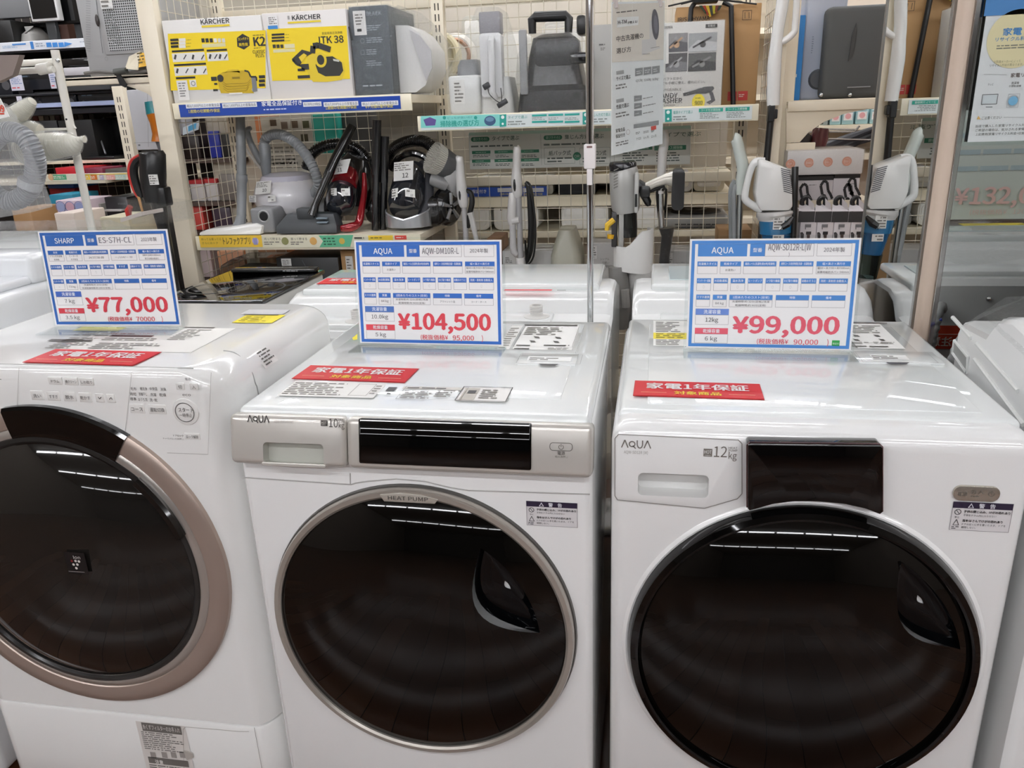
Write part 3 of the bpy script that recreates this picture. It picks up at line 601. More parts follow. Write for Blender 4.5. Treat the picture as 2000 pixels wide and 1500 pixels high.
# ---------------------------------------------------------------- price cards in acrylic stands
def price_stand(Z, bl, br, lean, lab, D, loc=None, back=False):
    a = PZ(*bl, Z) if not isinstance(bl, Vector) else bl; e = PZ(*br, Z) if not isinstance(br, Vector) else br
    U = (e - a); w = U.length; U.normalize(); Vv = Vector((0, math.sin(R(lean)), math.cos(R(lean)))) if not back else Vector((0, -math.sin(R(lean)), math.cos(R(lean)))); Vv = (Vv - U * U.dot(Vv)).normalized(); Nn = U.cross(Vv); h = w * .69
    t = thing('price_stand', lab, 'price sign', (a + e) / 2, 'price signs on the washers')
    def sheet(b, u0, u1, v0, v1, n0, n1, m): b.prism([a + U * x + Vv * y + Nn * n0 for x, y in ((u0, v0), (u1, v0), (u1, v1), (u0, v1))], Nn * (n1 - n0), m)
    z0 = .006
    hb = MB(); sheet(hb, -.006, w + .006, 0, h + z0 + .006, -.0035, -.0015, ACRYL)
    foot = Nn.copy(); foot.z = 0; foot.normalize(); o = a - U * .006
    hb.prism([o, o + U * (w + .012), o + U * (w + .012) + foot * .055, o + foot * .055], (0, 0, .0025), ACRYL); hb.build('holder', t)
    cb = MB(); sheet(cb, 0, w, z0, h + z0, -.001, 0, mat('efecec', .45)); cb.build('card', t)
    p = Print(a + Vv * z0, U, Vv, .0004); X = lambda f: w * f; Y = lambda f: h * (1 - f); bl_, rd = D['blue'], D['red']; ink = '4c4a4c'
    p.rect(0, 0, w, h, 'efeeee', 0); ft = .02 * w; p.frame(w * .012, h * .012, w * .988, h * .985, ft, bl_, 1)
    def cell(u0, u1, y0, y1, yb, head, txt=None, c=None, hs=.5, bs=.3):
        p.rect(X(u0), Y(y1), X(u1), Y(y0), c or bl_, 1); p.frame(X(u0), Y(yb), X(u1), Y(y1), .0005, '8a8688', 1)
        if head:
            n = len(head); hh = (y1 - y0) * h * hs; p.text(head, X((u0 + u1) / 2), Y((y0 + y1) / 2), hh, 'eef2fa', bold=.01, k=2, w=min(X(u1 - u0) * .9, hh * 1.08 * n))
        if txt:
            for i, s_ in enumerate(txt.split('|')):
                k = len(txt.split('|')); hh = (yb - y1) * h * bs / (1 if k == 1 else 1.1); p.text(s_, X((u0 + u1) / 2), Y(y1 + (yb - y1) * (i + .5) / k), hh, ink, k=2, w=min(X(u1 - u0) * .92, hh * (1.05 if any(ord(q) > 0x2e80 for q in s_) else .75) * len(s_)))
    p.rect(X(.05), Y(.155), X(.345), Y(.045), bl_, 1); p.text(D['brand'], X(.198), Y(.1), h * .052, 'f4f6fa', bold=.02, k=2)
    p.rect(X(.362), Y(.155), X(.45), Y(.045), bl_, 1); p.text('型番', X(.406), Y(.1), h * .035, 'f4f6fa', bold=.01, k=2)
    p.frame(X(.45), Y(.155), X(.735), Y(.045), .0005, '8a8688', 1); p.text(D['model'], X(.592), Y(D.get('my', .1)), h * .055, '77737a', bold=.004, w=X(.25), k=2)
    if 'my' in D: p.text(')', X(.592), Y(.138), h * .03, '77737a', k=2)
    p.frame(X(.752), Y(.155), X(.95), Y(.045), .0005, '8a8688', 1); p.text(D['year'], X(.851), Y(.1), h * .04, '6a666a', w=X(.12), k=2)
    for (u0, u1), s_, b_ in zip(((.05, .172), (.188, .313), (.328, .522), (.54, .738), (.756, .953)), D['r2'], D['b2']): cell(u0, u1, .2, .243, .312, s_, b_)
    for (u0, u1), s_, b_ in zip(((.05, .137), (.153, .24), (.256, .343), (.36, .448), (.465, .553), (.569, .658), (.675, .763), (.78, .945)), D['r3'], D['b3']): cell(u0, u1, .352, .396, .466, s_, b_)
    for (u0, u1), s_, b_ in zip(((.05, .135), (.152, .237), (.253, .513), (.532, .728), (.745, .94)), D['r4'], D['b4']): cell(u0, u1, .502, .547, .614, s_, b_)
    cell(.05, .255, .632, .689, .78, '洗濯容量', D['wash'], D.get('lb', '4a72b8'), .62, .42); cell(.05, .255, .812, .868, .955, '乾燥容量', D['dry'], rd, .62, .42)
    p.text(D['price'], X(.6), Y(.775), h * .15, rd, bold=.055, w=X(.63), k=2); p.text('(税抜価格¥', X(.53), Y(.93), h * .047, rd, bold=.01, w=X(.19), k=2); p.text(D['net'], X(.73), Y(.93), h * .045, rd, bold=.015, w=X(.145), k=2); p.text(')', X(.86), Y(.93), h * .05, rd, k=2)
    if 'chip' in D: p.rect(X(.885), Y(.965), X(.93), Y(.91), '2fa04a', 1); p.text('保証付', X(.907), Y(.94), h * .016, 'e8f6ea', k=2)
    if 'ghost' in D:
        g = Print(a + Vv * z0, U, Vv, -.0016); g.rect(0, 0, w, h, 'dcded6', 0)
        for y in (.2, .352, .502):
            for k in range(5): g.rect(X(.05 + k * .18), Y(y + .044), X(.215 + k * .18), Y(y), 'bcc8cc', 1)
        g.text(D['price'], X(.6), Y(.775), h * .15, 'e2bcb6', bold=.04, w=X(.63), k=2); g.text('(税抜価格¥   120,000  )', X(.62), Y(.93), h * .047, 'e2c4be', w=X(.46), k=2); g.build('show_through', t)
    p.build('printing', t); return t
R2 = ['洗濯機スタイル', '乾燥タイプ', '騒音レベル(洗濯時/脱水時/乾燥時)', '標準コース目安時間(洗濯・洗濯乾燥)', '幅×高さ×奥行き']
R3 = ['インバーター搭載', 'AI自動運転', '温水洗浄', 'ヒートポンプ', 'シワ取り機能', 'カビ取り機能', '自動おそうじ', '洗剤・柔軟剤 自動投入']
R4 = ['スマホ連携', '質量', '1回あたりのコスト(目安)', '特徴', '備考']
price_stand(1.0535, (110, 641), (355, 641), 3, 'blue-framed price card reading 77,000 yen in an acrylic stand', dict(brand='SHARP', model='ES-S7H-CL', year='2023年製', blue='2c62ae', red='cf3a48', lb='3f62b4',
    r2=['形状', '乾燥方式', R2[2], R2[3], R2[4]], b2=['ドラム式洗濯機|乾燥機', 'ヒーター式|水冷除湿', '34/37/38 dB', 'ー/124/— 分', '640×1040×600mm|高さは給水栓含む'], r3=['スマホ連携', R3[0], R3[2], R3[5], R3[4], 'すすぎ', R3[6], R3[7]], b3=[None, '○', None, '○', None, None, '○', None],
    r4=['インバーター搭載', '質量', R4[2], '特徴', '備考'], b4=['—', '73 kg', '洗濯時間:約 30分(定格)|洗濯乾燥時間:約 190分(定格)', None, None], wash='7 kg', dry='3.5 kg', price='¥77,000', net='70000'))
price_stand(.9862, (704, 675), (983, 681), 6, 'blue-framed price card reading 104,500 yen in an acrylic stand', dict(brand='AQUA', model='AQW-DM10R-L', year='2024年製', blue='2f68bd', red='d8434f', r2=R2, b2=[None, 'お湯洗い', None, None, '幅595×高さ950×奥行685mm|設置可能防水パン 540mm'],
    r3=R3, b3=['○', None, '○', None, '○', '○', None, '○'], r4=R4, b4=[None, '84 kg', '洗濯時間:約 32分(定格)/洗濯|乾燥時間:約 90分(定格)', 'アウトレット品', 'コード・ホース'], wash='10.0kg', dry='5 kg', price='¥104,500', net='95,000'))
price_stand(.9862, (1340, 684), (1661, 690), 3, 'blue-framed price card reading 99,000 yen in an acrylic stand', dict(brand='AQUA', model='AQW-SD12R-L(W', my=.075, year='2024年製', blue='4a86cc', red='dc5a6c', lb='6a8ad0', r2=R2, b2=[None, 'お湯洗い', None, None, '幅595×高さ950×奥行685mm|設置可能防水パン 540mm'],
    r3=R3, b3=['○', None, '○', None, '○', '○', None, None], r4=R4, b4=[None, '84 kg', '洗濯時間:約 32分(定格)/洗濯|乾燥時間:約 90分(定格)', None, None], wash='12kg', dry='6 kg', price='¥99,000', net='90,000', chip=1))
# ================================================================ shelving with the vacuum cleaners
YF, YK = 2.95, 3.40
GL, GM, GR = P(336, 200, YF).x, P(863, 150, YK).x, P(1440, 250, YK).x
zt1 = P(560, 193, YF).z; zt1b = P(560, 222, YF).z; zl1 = P(600, 459, YF).z; zl1b = P(600, 484, YF).z; zt2 = P(1150, 215, YF).z; zt2b = P(1150, 243, YF).z
gon = thing('gondola_shelving', 'ivory steel shelving with wire mesh backs holding the vacuum cleaners', 'shelving', ((GL + GR) / 2, (YF + YK) / 2, 0))
def post(x, y, h=2.4, w=.05, d=.04, m=IVORY, parent=None, slots=True, face=-1):
    b = MB().box((x - w / 2, y - d / 2, 0), (x + w / 2, y + d / 2, h), .003, 2, m)
    if slots:
        for k in range(int((h - 1) / .04)):
            z = 1 + k * .04
            for sx in (-1, 1): b.box((x + sx * .007 - .0025, y - d / 2 - .0006, z), (x + sx * .007 + .0025, y - d / 2 + .001, z + .026), 0, 1, mat('4a4438', .7))
    return b.build('post', parent or gon)
xl = (P(284, 50, YF).x + P(318, 150, YF).x) / 2 + .006
post(GL - .035, YF, w=.07, slots=False); post(GL + .0, YK, w=.045); post(GM, YK, w=.05); post(GR + .012, YK, w=.05)
xr = P(1513, 250, YF).x; post(xr, YF, w=.035, slots=False)
def mesh_panel(p0, ux, n, z0, z1, step=.05, r=.0016):
    """wires between p0 and p0 + ux * n * step."""
    b = MB(); p0 = Vector(p0); ux = Vector(ux).normalized(); L = n * step
    off = Vector((-ux.y, ux.x, 0)) * r * 1.5
    for k in range(n + 1):
        q = p0 + ux * k * step; b.tube([(q.x, q.y, z0), (q.x, q.y, z1)], r, 4, WIRE)
    z = z0
    while z <= z1 + 1e-6:
        q = p0 + off; e = q + ux * L; b.tube([(q.x, q.y, z), (e.x, e.y, z)], r, 4, WIRE); z += step
    return b.build('mesh_panel', gon)
mesh_panel((GL + .02, YK, 0), (1, 0, 0), int((GM - GL - .04) / .05), .3, 2.35); mesh_panel((GM + .03, YK, 0), (1, 0, 0), int((GR - GM - .04) / .05), .3, 2.35)
mesh_panel((GL - .005, YF + .03, 0), (0, 1, 0), 8, .3, 2.35, .05); mesh_panel((xr - .002, YF + .02, 0), (0, 1, 0), 8, .3, 2.35, .05)
def shelf(x0, x1, z1, z0, strip=None, lip=.006):
    s_ = MB().box((x0, YF - .005, z1 - .03), (x1, YK - .02, z1), .002, 2, IVORY).box((x0, YF - .012, z0 - .004), (x1, YF, z1 + .002), .002, 2, mat('f2ead2', .3)).build('shelf', gon)
    return s_
s1 = shelf(GL + .005, P(806, 207, YF).x, zt1, zt1b); s2 = shelf(GL + .01, P(822, 470, YF).x, zl1, zl1b); s3 = shelf(P(817, 236, YF).x, P(1481, 220, YF).x, zt2, zt2b)
MB().box((GL, YF + .02, .0), (xr - .03, YK + .02, .12), .004, 2, IVORY2).build('base_deck', gon)
b = MB(); zb = P(1150, 342, YK).z; b.box((GM + .03, YK + .0, zb - .035), (GR - .01, YK + .02, zb + .002), .002, 2, IVORY2); b.box((GL, YK, P(700, 23, YK).z), (GR, YK + .03, P(700, 5, YK).z), .002, 2, IVORY2); b.build('rear_rail', gon)
MB().box((P(738, 260, YK).x, YK + .006, .3), (GM - .03, YK + .012, 1.5), 0, 1, mat('b9b2a4', .5)).build('back_panel', gon)

def strip(parent, px0, px1, py0, py1, col):
    """printed price rail in the lip of a shelf."""
    x0, z0, x1, z1 = box_at(px0, py0, px1, py1, YF - .013); MB().box((x0, YF - .016, z0), (x1, YF - .013, z1), 0, 1, mat(col, .12, coat=.4)).build('price_rail', parent)
    return front(YF - .016, lift=.0005)
# blue rail
p = strip(s1, 350, 783, 195, 220, '2f4ea6')
for x0, x1 in ((363, 430), (434, 502), (592, 628), (632, 700), (706, 778)):
    y0 = 201 - (x0 - 350) * .012; p.rectp(x0, y0, x1, y0 + 9, 'eef0f4', 1); p.textp('税込7,000円以上の家電全品', x0 + 2, y0 + 4.5, x1 - 2, 5.5, '3a3c56', 0, 2)
p.textp('家電全品保証付き', 511, 201, 590, 9, 'eef2f8', .02, 2); p.textp('1週間の初期動作保証', 368, 216, 430, 6.5, 'e6d86a', .01, 2); p.textp('1週間の初期動作保証', 636, 209, 697, 6.5, 'e6d86a', .01, 2); p.textp('6ヶ月間の動作保証', 714, 207, 768, 6.5, 'e6d86a', .01, 2); p.barsp(515, 210, 560, 215, 1, 'cfd8f0', 2)
p.build('rail_print', s1)
# yellow rail
p = strip(s2, 390, 822, 459, 482, 'e9e4cc')
p.rectp(390, 459, 512, 482, 'f0c742', 1); p.textp('トレファクアプリ', 436, 470, 489, 14, '4a4434', .01, 2); p.textp('持ってる買ってる', 393, 466.5, 432, 4.5, '7a6a2a', 0, 2); p.textp('さらにおトク', 395, 474, 426, 4.5, '7a6a2a', 0, 2)
u, v = p.uv(499, 470); p.disc(u, v, .014, 'd8c8dc', 2); p.rectp(495, 464, 503, 477, '9a98c8', 3)
for x, t_ in ((516, '売って貯まる'), (568, '買って貯まる')): p.textp(t_, x, 466, x + 32, 5, '5a5850', 0, 2); p.barsp(x, 470, x + 30, 478, 2, '77746a', 2)
for x, c_ in ((557, '8a8a5a'), (612, 'd8a860')): u, v = p.uv(x, 470); p.disc(u, v, .015, c_, 2)
p.quadp([(622, 459), (690, 458), (684, 481), (624, 482), (631, 470)], '5fb48c', 1); p.barsp(632, 462, 662, 479, 3, '2a5a44', 2); u, v = p.uv(668, 470); p.disc(u, v, .012, 'd0b050', 2)
p.barsp(692, 460, 716, 468, 1, '55534a', 2); p.rectp(720, 459, 768, 481, 'f0cb3c', 1); p.barsp(724, 461, 764, 466, 1, '8a7a2a', 2); p.rectp(771, 459, 794, 467, 'd8483c', 2); p.barsp(774, 461, 791, 465, 1, 'f8e0d8', 3); p.rectp(768, 468, 822, 481, 'f0cb3c', 1)
p.build('rail_print', s2)
# teal rail
p = strip(s3, 821, 1468, 217, 243, 'e4ecec')
p.quadp([(822, 226), (976, 222), (976, 245), (822, 249)], '7fd0c8', 1)
p.textp('掃除機の選び方', 860, 240, 936, 11, '1d9a8c', .02, 2); p.textp('どっちが良いの?', 874, 229, 922, 4, '2a8a80', 0, 2)
for x in (868, 929): u, v = p.uv(x, 229); p.disc(u, v, .006, '1d9a8c', 2)
u, v = p.uv(957, 235); p.disc(u, v, .021, '34557a', 2, rv=.017); p.disc(u, v + .005, .015, '5f86a4', 3, rv=.008); p.quadp([(827, 233), (840, 228), (852, 233), (850, 244), (832, 245)], '5a4a8c', 2)
for x, c_ in ((976, 1), (1138, 2), (1299, 3)):
    dy = -(x - 976) * .03; p.quadp([(x, 223 + dy), (x + 13, 222 + dy), (x + 13, 246 + dy), (x, 247 + dy)], '18998c', 2); u, v = p.uv(x + 6, 228 + dy); p.disc(u, v, .006, 'e8f4f2', 3); u, v = p.uv(x + 6, 241 + dy); p.disc(u, v, .004, 'e8f4f2', 3)
    p.textp(('タイプで選ぶ', '集じん方式で選ぶ', '電源タイプで選ぶ')[c_ - 1], x + 16, 228 + dy, x + 54, 6, '2a9a90', 0, 2); p.barsp(x + 16, 234 + dy, x + 52, 244 + dy, 2, '88908e', 2)
for x in (1039, 1071, 1103): p.rectp(x, 222.5 - (x - 1039) * .03, x + 29, 226.5 - (x - 1039) * .03, '2aa297', 2); p.barsp(x, 228, x + 28, 234, 2, '88908e', 2); p.rectp(x, 235, x + 29, 239, '2aa297', 2)
for x, s_ in ((1365, 'コード付き掃除機'), (1417, 'コードレス掃除機')): y = 214 - (x - 1365) * .04; p.rectp(x, y - 3.5, x + 47, y + 3.5, '25a08c', 2); p.textp(s_, x + 4, y, x + 42, 4.5, 'e4f4f0', 0, 3); p.barsp(x + 2, y + 5, x + 45, y + 17, 4, '88908e', 2)
p.build('rail_print', s3)

# ---------------------------------------------------------------- cartons on the upper shelf, first bay
def carton(name, lab, cat, px0, py0, px1, py1, Y0, Y1, m, group=None, z0=None, bev=.003):
    x0, za, x1, zb = box_at(px0, py0, px1, py1, Y0); z = za if z0 is None else z0
    t = thing(name, lab, cat, ((x0 + x1) / 2, (Y0 + Y1) / 2, z), group); MB().box((x0, Y0, z), (x1, Y1, zb), bev, 2, m).build('carton', t); return t, front(Y0, lift=.0006)
YEL = 'f0d21a'
def pressure_washer(p, px, s=1): pass
t, p = carton('washer_carton', 'yellow and white pressure washer carton printed K2, left end of upper shelf', 'box', 327, 34, 519.5, 196, 2.95, 3.2, mat('e3e1de', .4), z0=zt1)
p.quadp([(328, 66), (519, 59), (519, 172), (334, 177)], YEL, 1); p.textp('KÄRCHER', 392, 41.5, 448, 9.5, '2a2a2a', .03); p.rectp(394, 48.5, 449, 52.5, 'ecd234', 2)
p.textp('K2', 496, 81, 518, 17, '1c1c1c', .05, 2); p.textp('CLASSIC', 494, 101, 518, 6.5, '2c2a1c', .02, 2); p.textp('PLUS', 500, 108.5, 516, 6.5, '2c2a1c', .02, 2); p.barsp(494, 67, 518, 70, 1, '5a5420', 2); p.barsp(496, 92, 518, 95, 1, '5a5420', 2)
p.quadp([(474, 66), (487, 73), (488, 89), (477, 97), (464, 91), (463, 74)], '1c1c1c', 2); p.textp('コンパクト', 465, 76, 486, 5.5, YEL, .02, 3); p.textp('高性能', 467, 87, 485, 6, YEL, .02, 3)
for y in (78, 84.5, 91): p.rectp(333 + (y - 78) * .1, y - 2.4, 349, y + 2.4, '1c1c1c', 2); p.rectp(350, y - 3, 363, y + 3, 'e8e6dc', 2); p.barsp(364, y - 1, 376, y + 1, 1, '77702a', 2)
for i in range(6): p.rectp(394 + i * 8, 75, 400 + i * 8, 83, ('1c1c1c', '1c1c1c', '1c1c1c', 'e8e6dc', 'd8d6cc', 'e0ded4')[i], 2)
p.rectp(395, 85, 441, 92, 'dcd4a0', 2)
for x0, y0, x1, y1 in ((337, 103, 401, 120), (405, 102, 446, 119), (341, 130, 405, 147)):
    p.rectp(x0, y0, x1, y1, 'e6e4de', 2); p.rectp(x0 - 1, y0 - 6, x1 - 2, y0 - 2, '1c1c1c', 2)
    for i in range(4): xx = x0 + 7 + i * (x1 - x0 - 12) / 3; p.linep([(xx - 2, y1 - 4), (xx + (i % 2) * 3, y0 + 4)], .004 if i % 2 else .008, '3a3a3a', 3)
p.rectp(344, 150, 382, 154, '1c1c1c', 2); p.rectp(371, 156, 384, 170, 'e6e4de', 2); u, v = p.uv(378, 163); p.ring(u, v, .009, .003, '8a8a8a', 3)
for i, y in enumerate((147, 155, 163)): p.rectp(506, y, 518, y + 6, '1c1c1c', 2)
p.rectp(348, 157, 369, 196, 'e9e7e4', 4); p.barsp(351, 160, 366, 190, 6, '8a8886', 5)
g = 'c8a81c'
p.quadp([(424, 148), (436, 141), (480, 137), (491, 146), (492, 176), (497, 182), (432, 182), (428, 170)], g, 2); p.quadp([(437, 143), (446, 136), (466, 135), (470, 143), (464, 141), (447, 140)], 'd8b822', 2); p.quadp([(491, 150), (501, 152), (503, 178), (494, 180)], '77797c', 2); p.linep([(478, 138), (486, 140), (490, 150), (501, 150), (502, 158)], .006, '2a2a28', 3)
u, v = p.uv(431, 153); p.disc(u, v, .013, '2a2a26', 3); p.rectp(413, 150, 424, 158, '2a2a26', 3); p.rectp(419, 162, 425, 166, '2a2a26', 3); p.rectp(417, 174, 426, 178, '2a2a26', 3); p.rectp(454, 150, 469, 154, '8a7414', 3); p.rectp(448, 181, 474, 184, 'e8e4dc', 3)
for i in range(4): p.linep([(434 + i, 158 + i * 5), (442 + i, 164 + i * 5), (484 - i, 162 + i * 5), (490 - i, 155 + i * 5)], .0025, 'a88c12', 3)
p.build('carton_print', t)
t, p = carton('washer_carton', 'yellow and white pressure washer carton printed JTK 38 beside the K2 carton', 'box', 520, 21, 683, 190, 2.955, 3.2, mat('e2dedb', .4), z0=zt1)
p.quadp([(521, 57), (677, 50), (684, 154), (532, 158)], YEL, 1); p.textp('KÄRCHER', 570.5, 33.5, 626, 9, '2a2a2a', .04); p.rectp(562, 41, 627, 44.5, 'ecd234', 2); p.rectp(562, 31, 566, 38, '9a9896', 2)
p.textp('JTK 38', 618, 77.5, 671, 13.5, '1e1e1a', .04, 2); p.textp('家庭用高圧洗浄機', 629, 64.5, 669, 5, '5a5420', 0, 2)
p.rectp(523, 31, 543, 57, 'ecebe9', 2); p.rectp(524, 50, 543, 57, '3a86c8', 3); p.barsp(525, 33, 541, 48, 4, '77746f', 3)
for y in (67.5, 73.5, 79.5): p.rectp(531, y - 2, 556, y + 2, '1c1c1c', 2); p.barsp(557, y - 1, 570, y + 1, 1, '77702a', 2)
for i in range(3): p.rectp(533 + i * 7.5, 87, 539 + i * 7.5, 94, '2a281c', 2)
p.rectp(556, 86, 576, 94, 'e4dcb0', 2); p.rectp(534, 96, 577, 102, 'e0d8a8', 2)
yb = 'e2c62a'
p.quadp([(600, 110), (614, 104), (650, 108), (672, 122), (674, 140), (668, 156), (640, 160), (612, 160), (604, 150), (598, 132)], yb, 2); p.quadp([(618, 112), (650, 110), (668, 122), (671, 138), (664, 148), (636, 149), (622, 142), (617, 128)], '26261f', 3)
u, v = p.uv(627, 117); p.disc(u, v, .023, yb, 4, rv=.026); p.disc(u, v, .014, '26261f', 5, rv=.017); p.linep([(611, 104), (612, 90), (622, 88.5), (646, 97)], .02, '262622', 4); p.quadp([(570, 116), (590, 97), (612, 103), (596, 112), (586, 128)], '262622', 3); p.quadp([(584, 112), (594, 104), (600, 108), (590, 122)], yb, 4)
p.linep([(572, 117), (580, 126), (592, 130)], .007, '262622', 3); p.rectp(589, 125, 604, 136, '262622', 4); p.rectp(582, 134, 596, 139, '262622', 4); p.rectp(582, 147, 606, 153, '262622', 4); p.quadp([(651, 115), (664, 117), (663, 121), (652, 119)], 'c8c8c0', 5)
p.quadp([(680, 52), (684, 52), (690, 78), (686, 80)], '1c1c1c', 1)
p.build('carton_print', t)
t, p = carton('slate_carton', 'slim dark slate carton in clear wrap, upper shelf right of JTK 38 carton', 'box', 688, 11, 763, 186, 2.97, 3.3, mat('4e565c', .5), z0=zt1)
p.rectp(691, 21, 715, 69, 'e4e2e0', 2); p.barsp(694, 26, 711, 50, 4, '77746f', 3); p.barsp(698, 56, 712, 62, 1, '2a2a2a', 3, .9); p.barsp(718, 22, 746, 29, 1, '88929a', 2); p.textp('BLACK', 716, 26, 745, 8, 'aab2b8', 0, 2)
for y in (48, 72, 95, 117): p.barsp(716, y, 750, y + 12, 3, '9aa4aa', 2)
u, v = p.uv(708, 80); p.ring(u, v, .008, .0012, '9aa4aa', 2); p.framep(705, 98, 712, 107, .001, '9aa4aa', 2); p.barsp(709, 164, 754, 170, 1, 'aab2b8', 2)
p.build('carton_print', t)
x0, za, x1, zb = box_at(686.5, 9, 765, 186, 2.966); MB().box((x0, 2.966, zt1), (x1, 3.304, zb), .002, 1, FILM).build('clear_wrap', t)
# white appliance in a bag
x0, za, x1, zb = box_at(772, 40, 838, 184, 3.02)
t = thing('bagged_appliance', 'white plastic appliance in a clear bag at right end of upper shelf', 'appliance', ((x0 + x1) / 2, 3.15, zt1))
w = x1 - x0; h = zb - zt1
def oct_(sc, y): return [(x0 + w * fx, y, zt1 + .006 + (h - .012) * fz) for fx, fz in ((.02, .0), (.5, .0), (.8, .1), (1.0, .32), (1.0, .62), (.7, .86), (.4, .97), (.02, .98))]
MB().loft([oct_(1, 3.04), oct_(1, 3.26)], mat('e6e4e2', .3)).build('body', t); MB().loft([[(a[0] + .006, 3.036, a[2] * .0 + zt1 + h * .5 + (a[2] - zt1 - h * .5) * .86) for a in oct_(1, 0)][2:7], [(a[0] + .006, 3.03, zt1 + h * .5 + (a[2] - zt1 - h * .5) * .86) for a in oct_(1, 0)][2:7]], mat('c4c2c4', .3)).build('lid', t)
MB().loft([[(x0 - .001 + (w + .02) * fx, y, zt1 + (h + dz) * fz) for fx, fz in ((0, 0), (.9, 0), (1, .3), (1.0, .7), (.55, 1.02), (.0, 1.12))] for y, dz in ((3.0, .0), (3.1, .03), (3.29, .01))], FILM).build('bag', t)
# ---------------------------------------------------------------- canister vacuum cleaners on the lower shelf, first bay
VC = 'canister vacuums on the lower shelf'
def label_card(par, c, U, V, w, h, txt=None, n=3, name='stock_label', col='e6e5e2'):
    U = Vector(U).normalized(); V = Vector(V).normalized(); c = Vector(c); o = c - U * w / 2 - V * h / 2; N_ = U.cross(V)
    b = MB().prism([o, o + U * w, o + U * w + V * h, o + V * h], -N_ * .0012, mat(col, .5)); q = b.build(name, par)
    p = Print(o, U, V, .0006); k = .45 if txt else .95
    p.bars(w * .08, h * (1 - k if not txt else .5), w * .92, h * .94, n, '77746f')
    if txt: p.text(txt, w * .62, h * .26, h * .24, '3a3a3a', bold=.02)
    p.build('label_print', q)
def Q(x, y, Y): return P(x, y, Y)
# white canister
c = Q(543, 392, 3.12)
t = thing('canister_vacuum', 'white canister vacuum with grey hose, left on the lower shelf', 'vacuum cleaner', (c.x, 3.15, zl1), VC)
rx = (P(606, 400, 3.12).x - P(480, 400, 3.12).x) / 2; cx = c.x; zt = P(545, 342, 3.12).z; zb = zl1 + .03; rings = []
for i in range(15):
    a = R(-72 + i * 162 / 14); s_ = math.cos(a) ** .7; zz = zb + (zt - zb) * (.5 + .5 * math.sin(a)); rings.append([(cx + rx * s_ * math.cos(q), 3.23 + .16 * s_ * math.sin(q), zz) for q in [2 * math.pi * k / 28 for k in range(28)]])
MB().loft(rings, mat('f1eff3', .2, coat=.4)).build('body', t)
x0, za, x1, z1 = box_at(489, 407, 534, 452, 2.985); fb = MB().box((x0, 2.985, zl1 + .004), (x1, 3.12, z1), .012, 3, mat('8a8b8d', .4)).build('front_bracket', t)
u = P(514, 423, 2.98); fb2 = MB().lathe([(.018, .0), (.022, .004), (.026, 0)], (u.x, 2.985, u.z), (0, -1, 0), 20, mat('a4a5a6', .4)).lathe([(.0001, .0015), (.018, .0015)], (u.x, 2.985, u.z), (0, -1, 0), 20, mat('0a0a0a', .5)); fb2.build('hose_socket', fb)
lid = MB(); rr = [[(cx + rx * f * math.cos(q) * .78, 3.23 + .125 * f * math.sin(q), z) for q in [2 * math.pi * k / 24 for k in range(24)]] for f, z in ((1, zt - .028), (.9, zt - .008), (.6, zt + .003), (.1, zt + .006))]
lid.loft(rr, mat('cfcdda', .2, coat=.4)).build('dust_lid', t)
label_card(t, P(515, 366, 3.07) + Vector((0, -.004, 0)), (1, 0, .06), (0, .45, .8), .066, .055, '10', 4); label_card(t, P(533, 387, 3.07) + Vector((0, -.012, 0)), (1, 0, .04), (0, .2, 1), .034, .026, '10', 1); label_card(t, P(496, 388, 3.08) + Vector((0, -.012, 0)), (1, 0, -.04), (0, .2, 1), .03, .026, None, 3)
for x, y in ((-.11, .08), (.11, .08)): MB().lathe([(.0001, .02), (.05, .02), (.055, .01), (.055, -.01), (.05, -.02), (.0001, -.02)], (cx + x * 1.25, 3.27, zl1 + .056), (1, 0, 0), 24, GREY).build('wheel', t)
HG = mat('8f9294', .4)
hose = MB().tube([Q(515, 285, 3.2), Q(519, 271, 3.2), Q(533, 263, 3.19), Q(552, 264, 3.17), Q(576, 278, 3.13), Q(597, 302, 3.1), Q(613, 330, 3.08), Q(622, 362, 3.1), Q(612, 380, 3.2)], .021, 14, HG, smooth=6, ribs=44).build('hose', t)
g = MB().tube([Q(516, 284, 3.2), Q(518, 300, 3.19), Q(519, 322, 3.19), Q(521, 344, 3.2)], [.024, .024, .022, .018], 16, mat('808386', .4)).tube([Q(514, 318, 3.19), Q(500, 300, 3.2), Q(488, 275, 3.2), Q(483, 255, 3.2), Q(490, 250, 3.2)], [.018, .015, .013, .012, .008], 12, mat('85888b', .4), smooth=4); g.tube([Q(521, 345, 3.2), Q(512, 332, 3.2), Q(480, 290, 3.205), Q(478, 265, 3.205), Q(481, 252, 3.205)], [.008, .006, .005, .004, .003], 8, mat('c9c5be', .4), smooth=4); g.build('hose_grip', t)
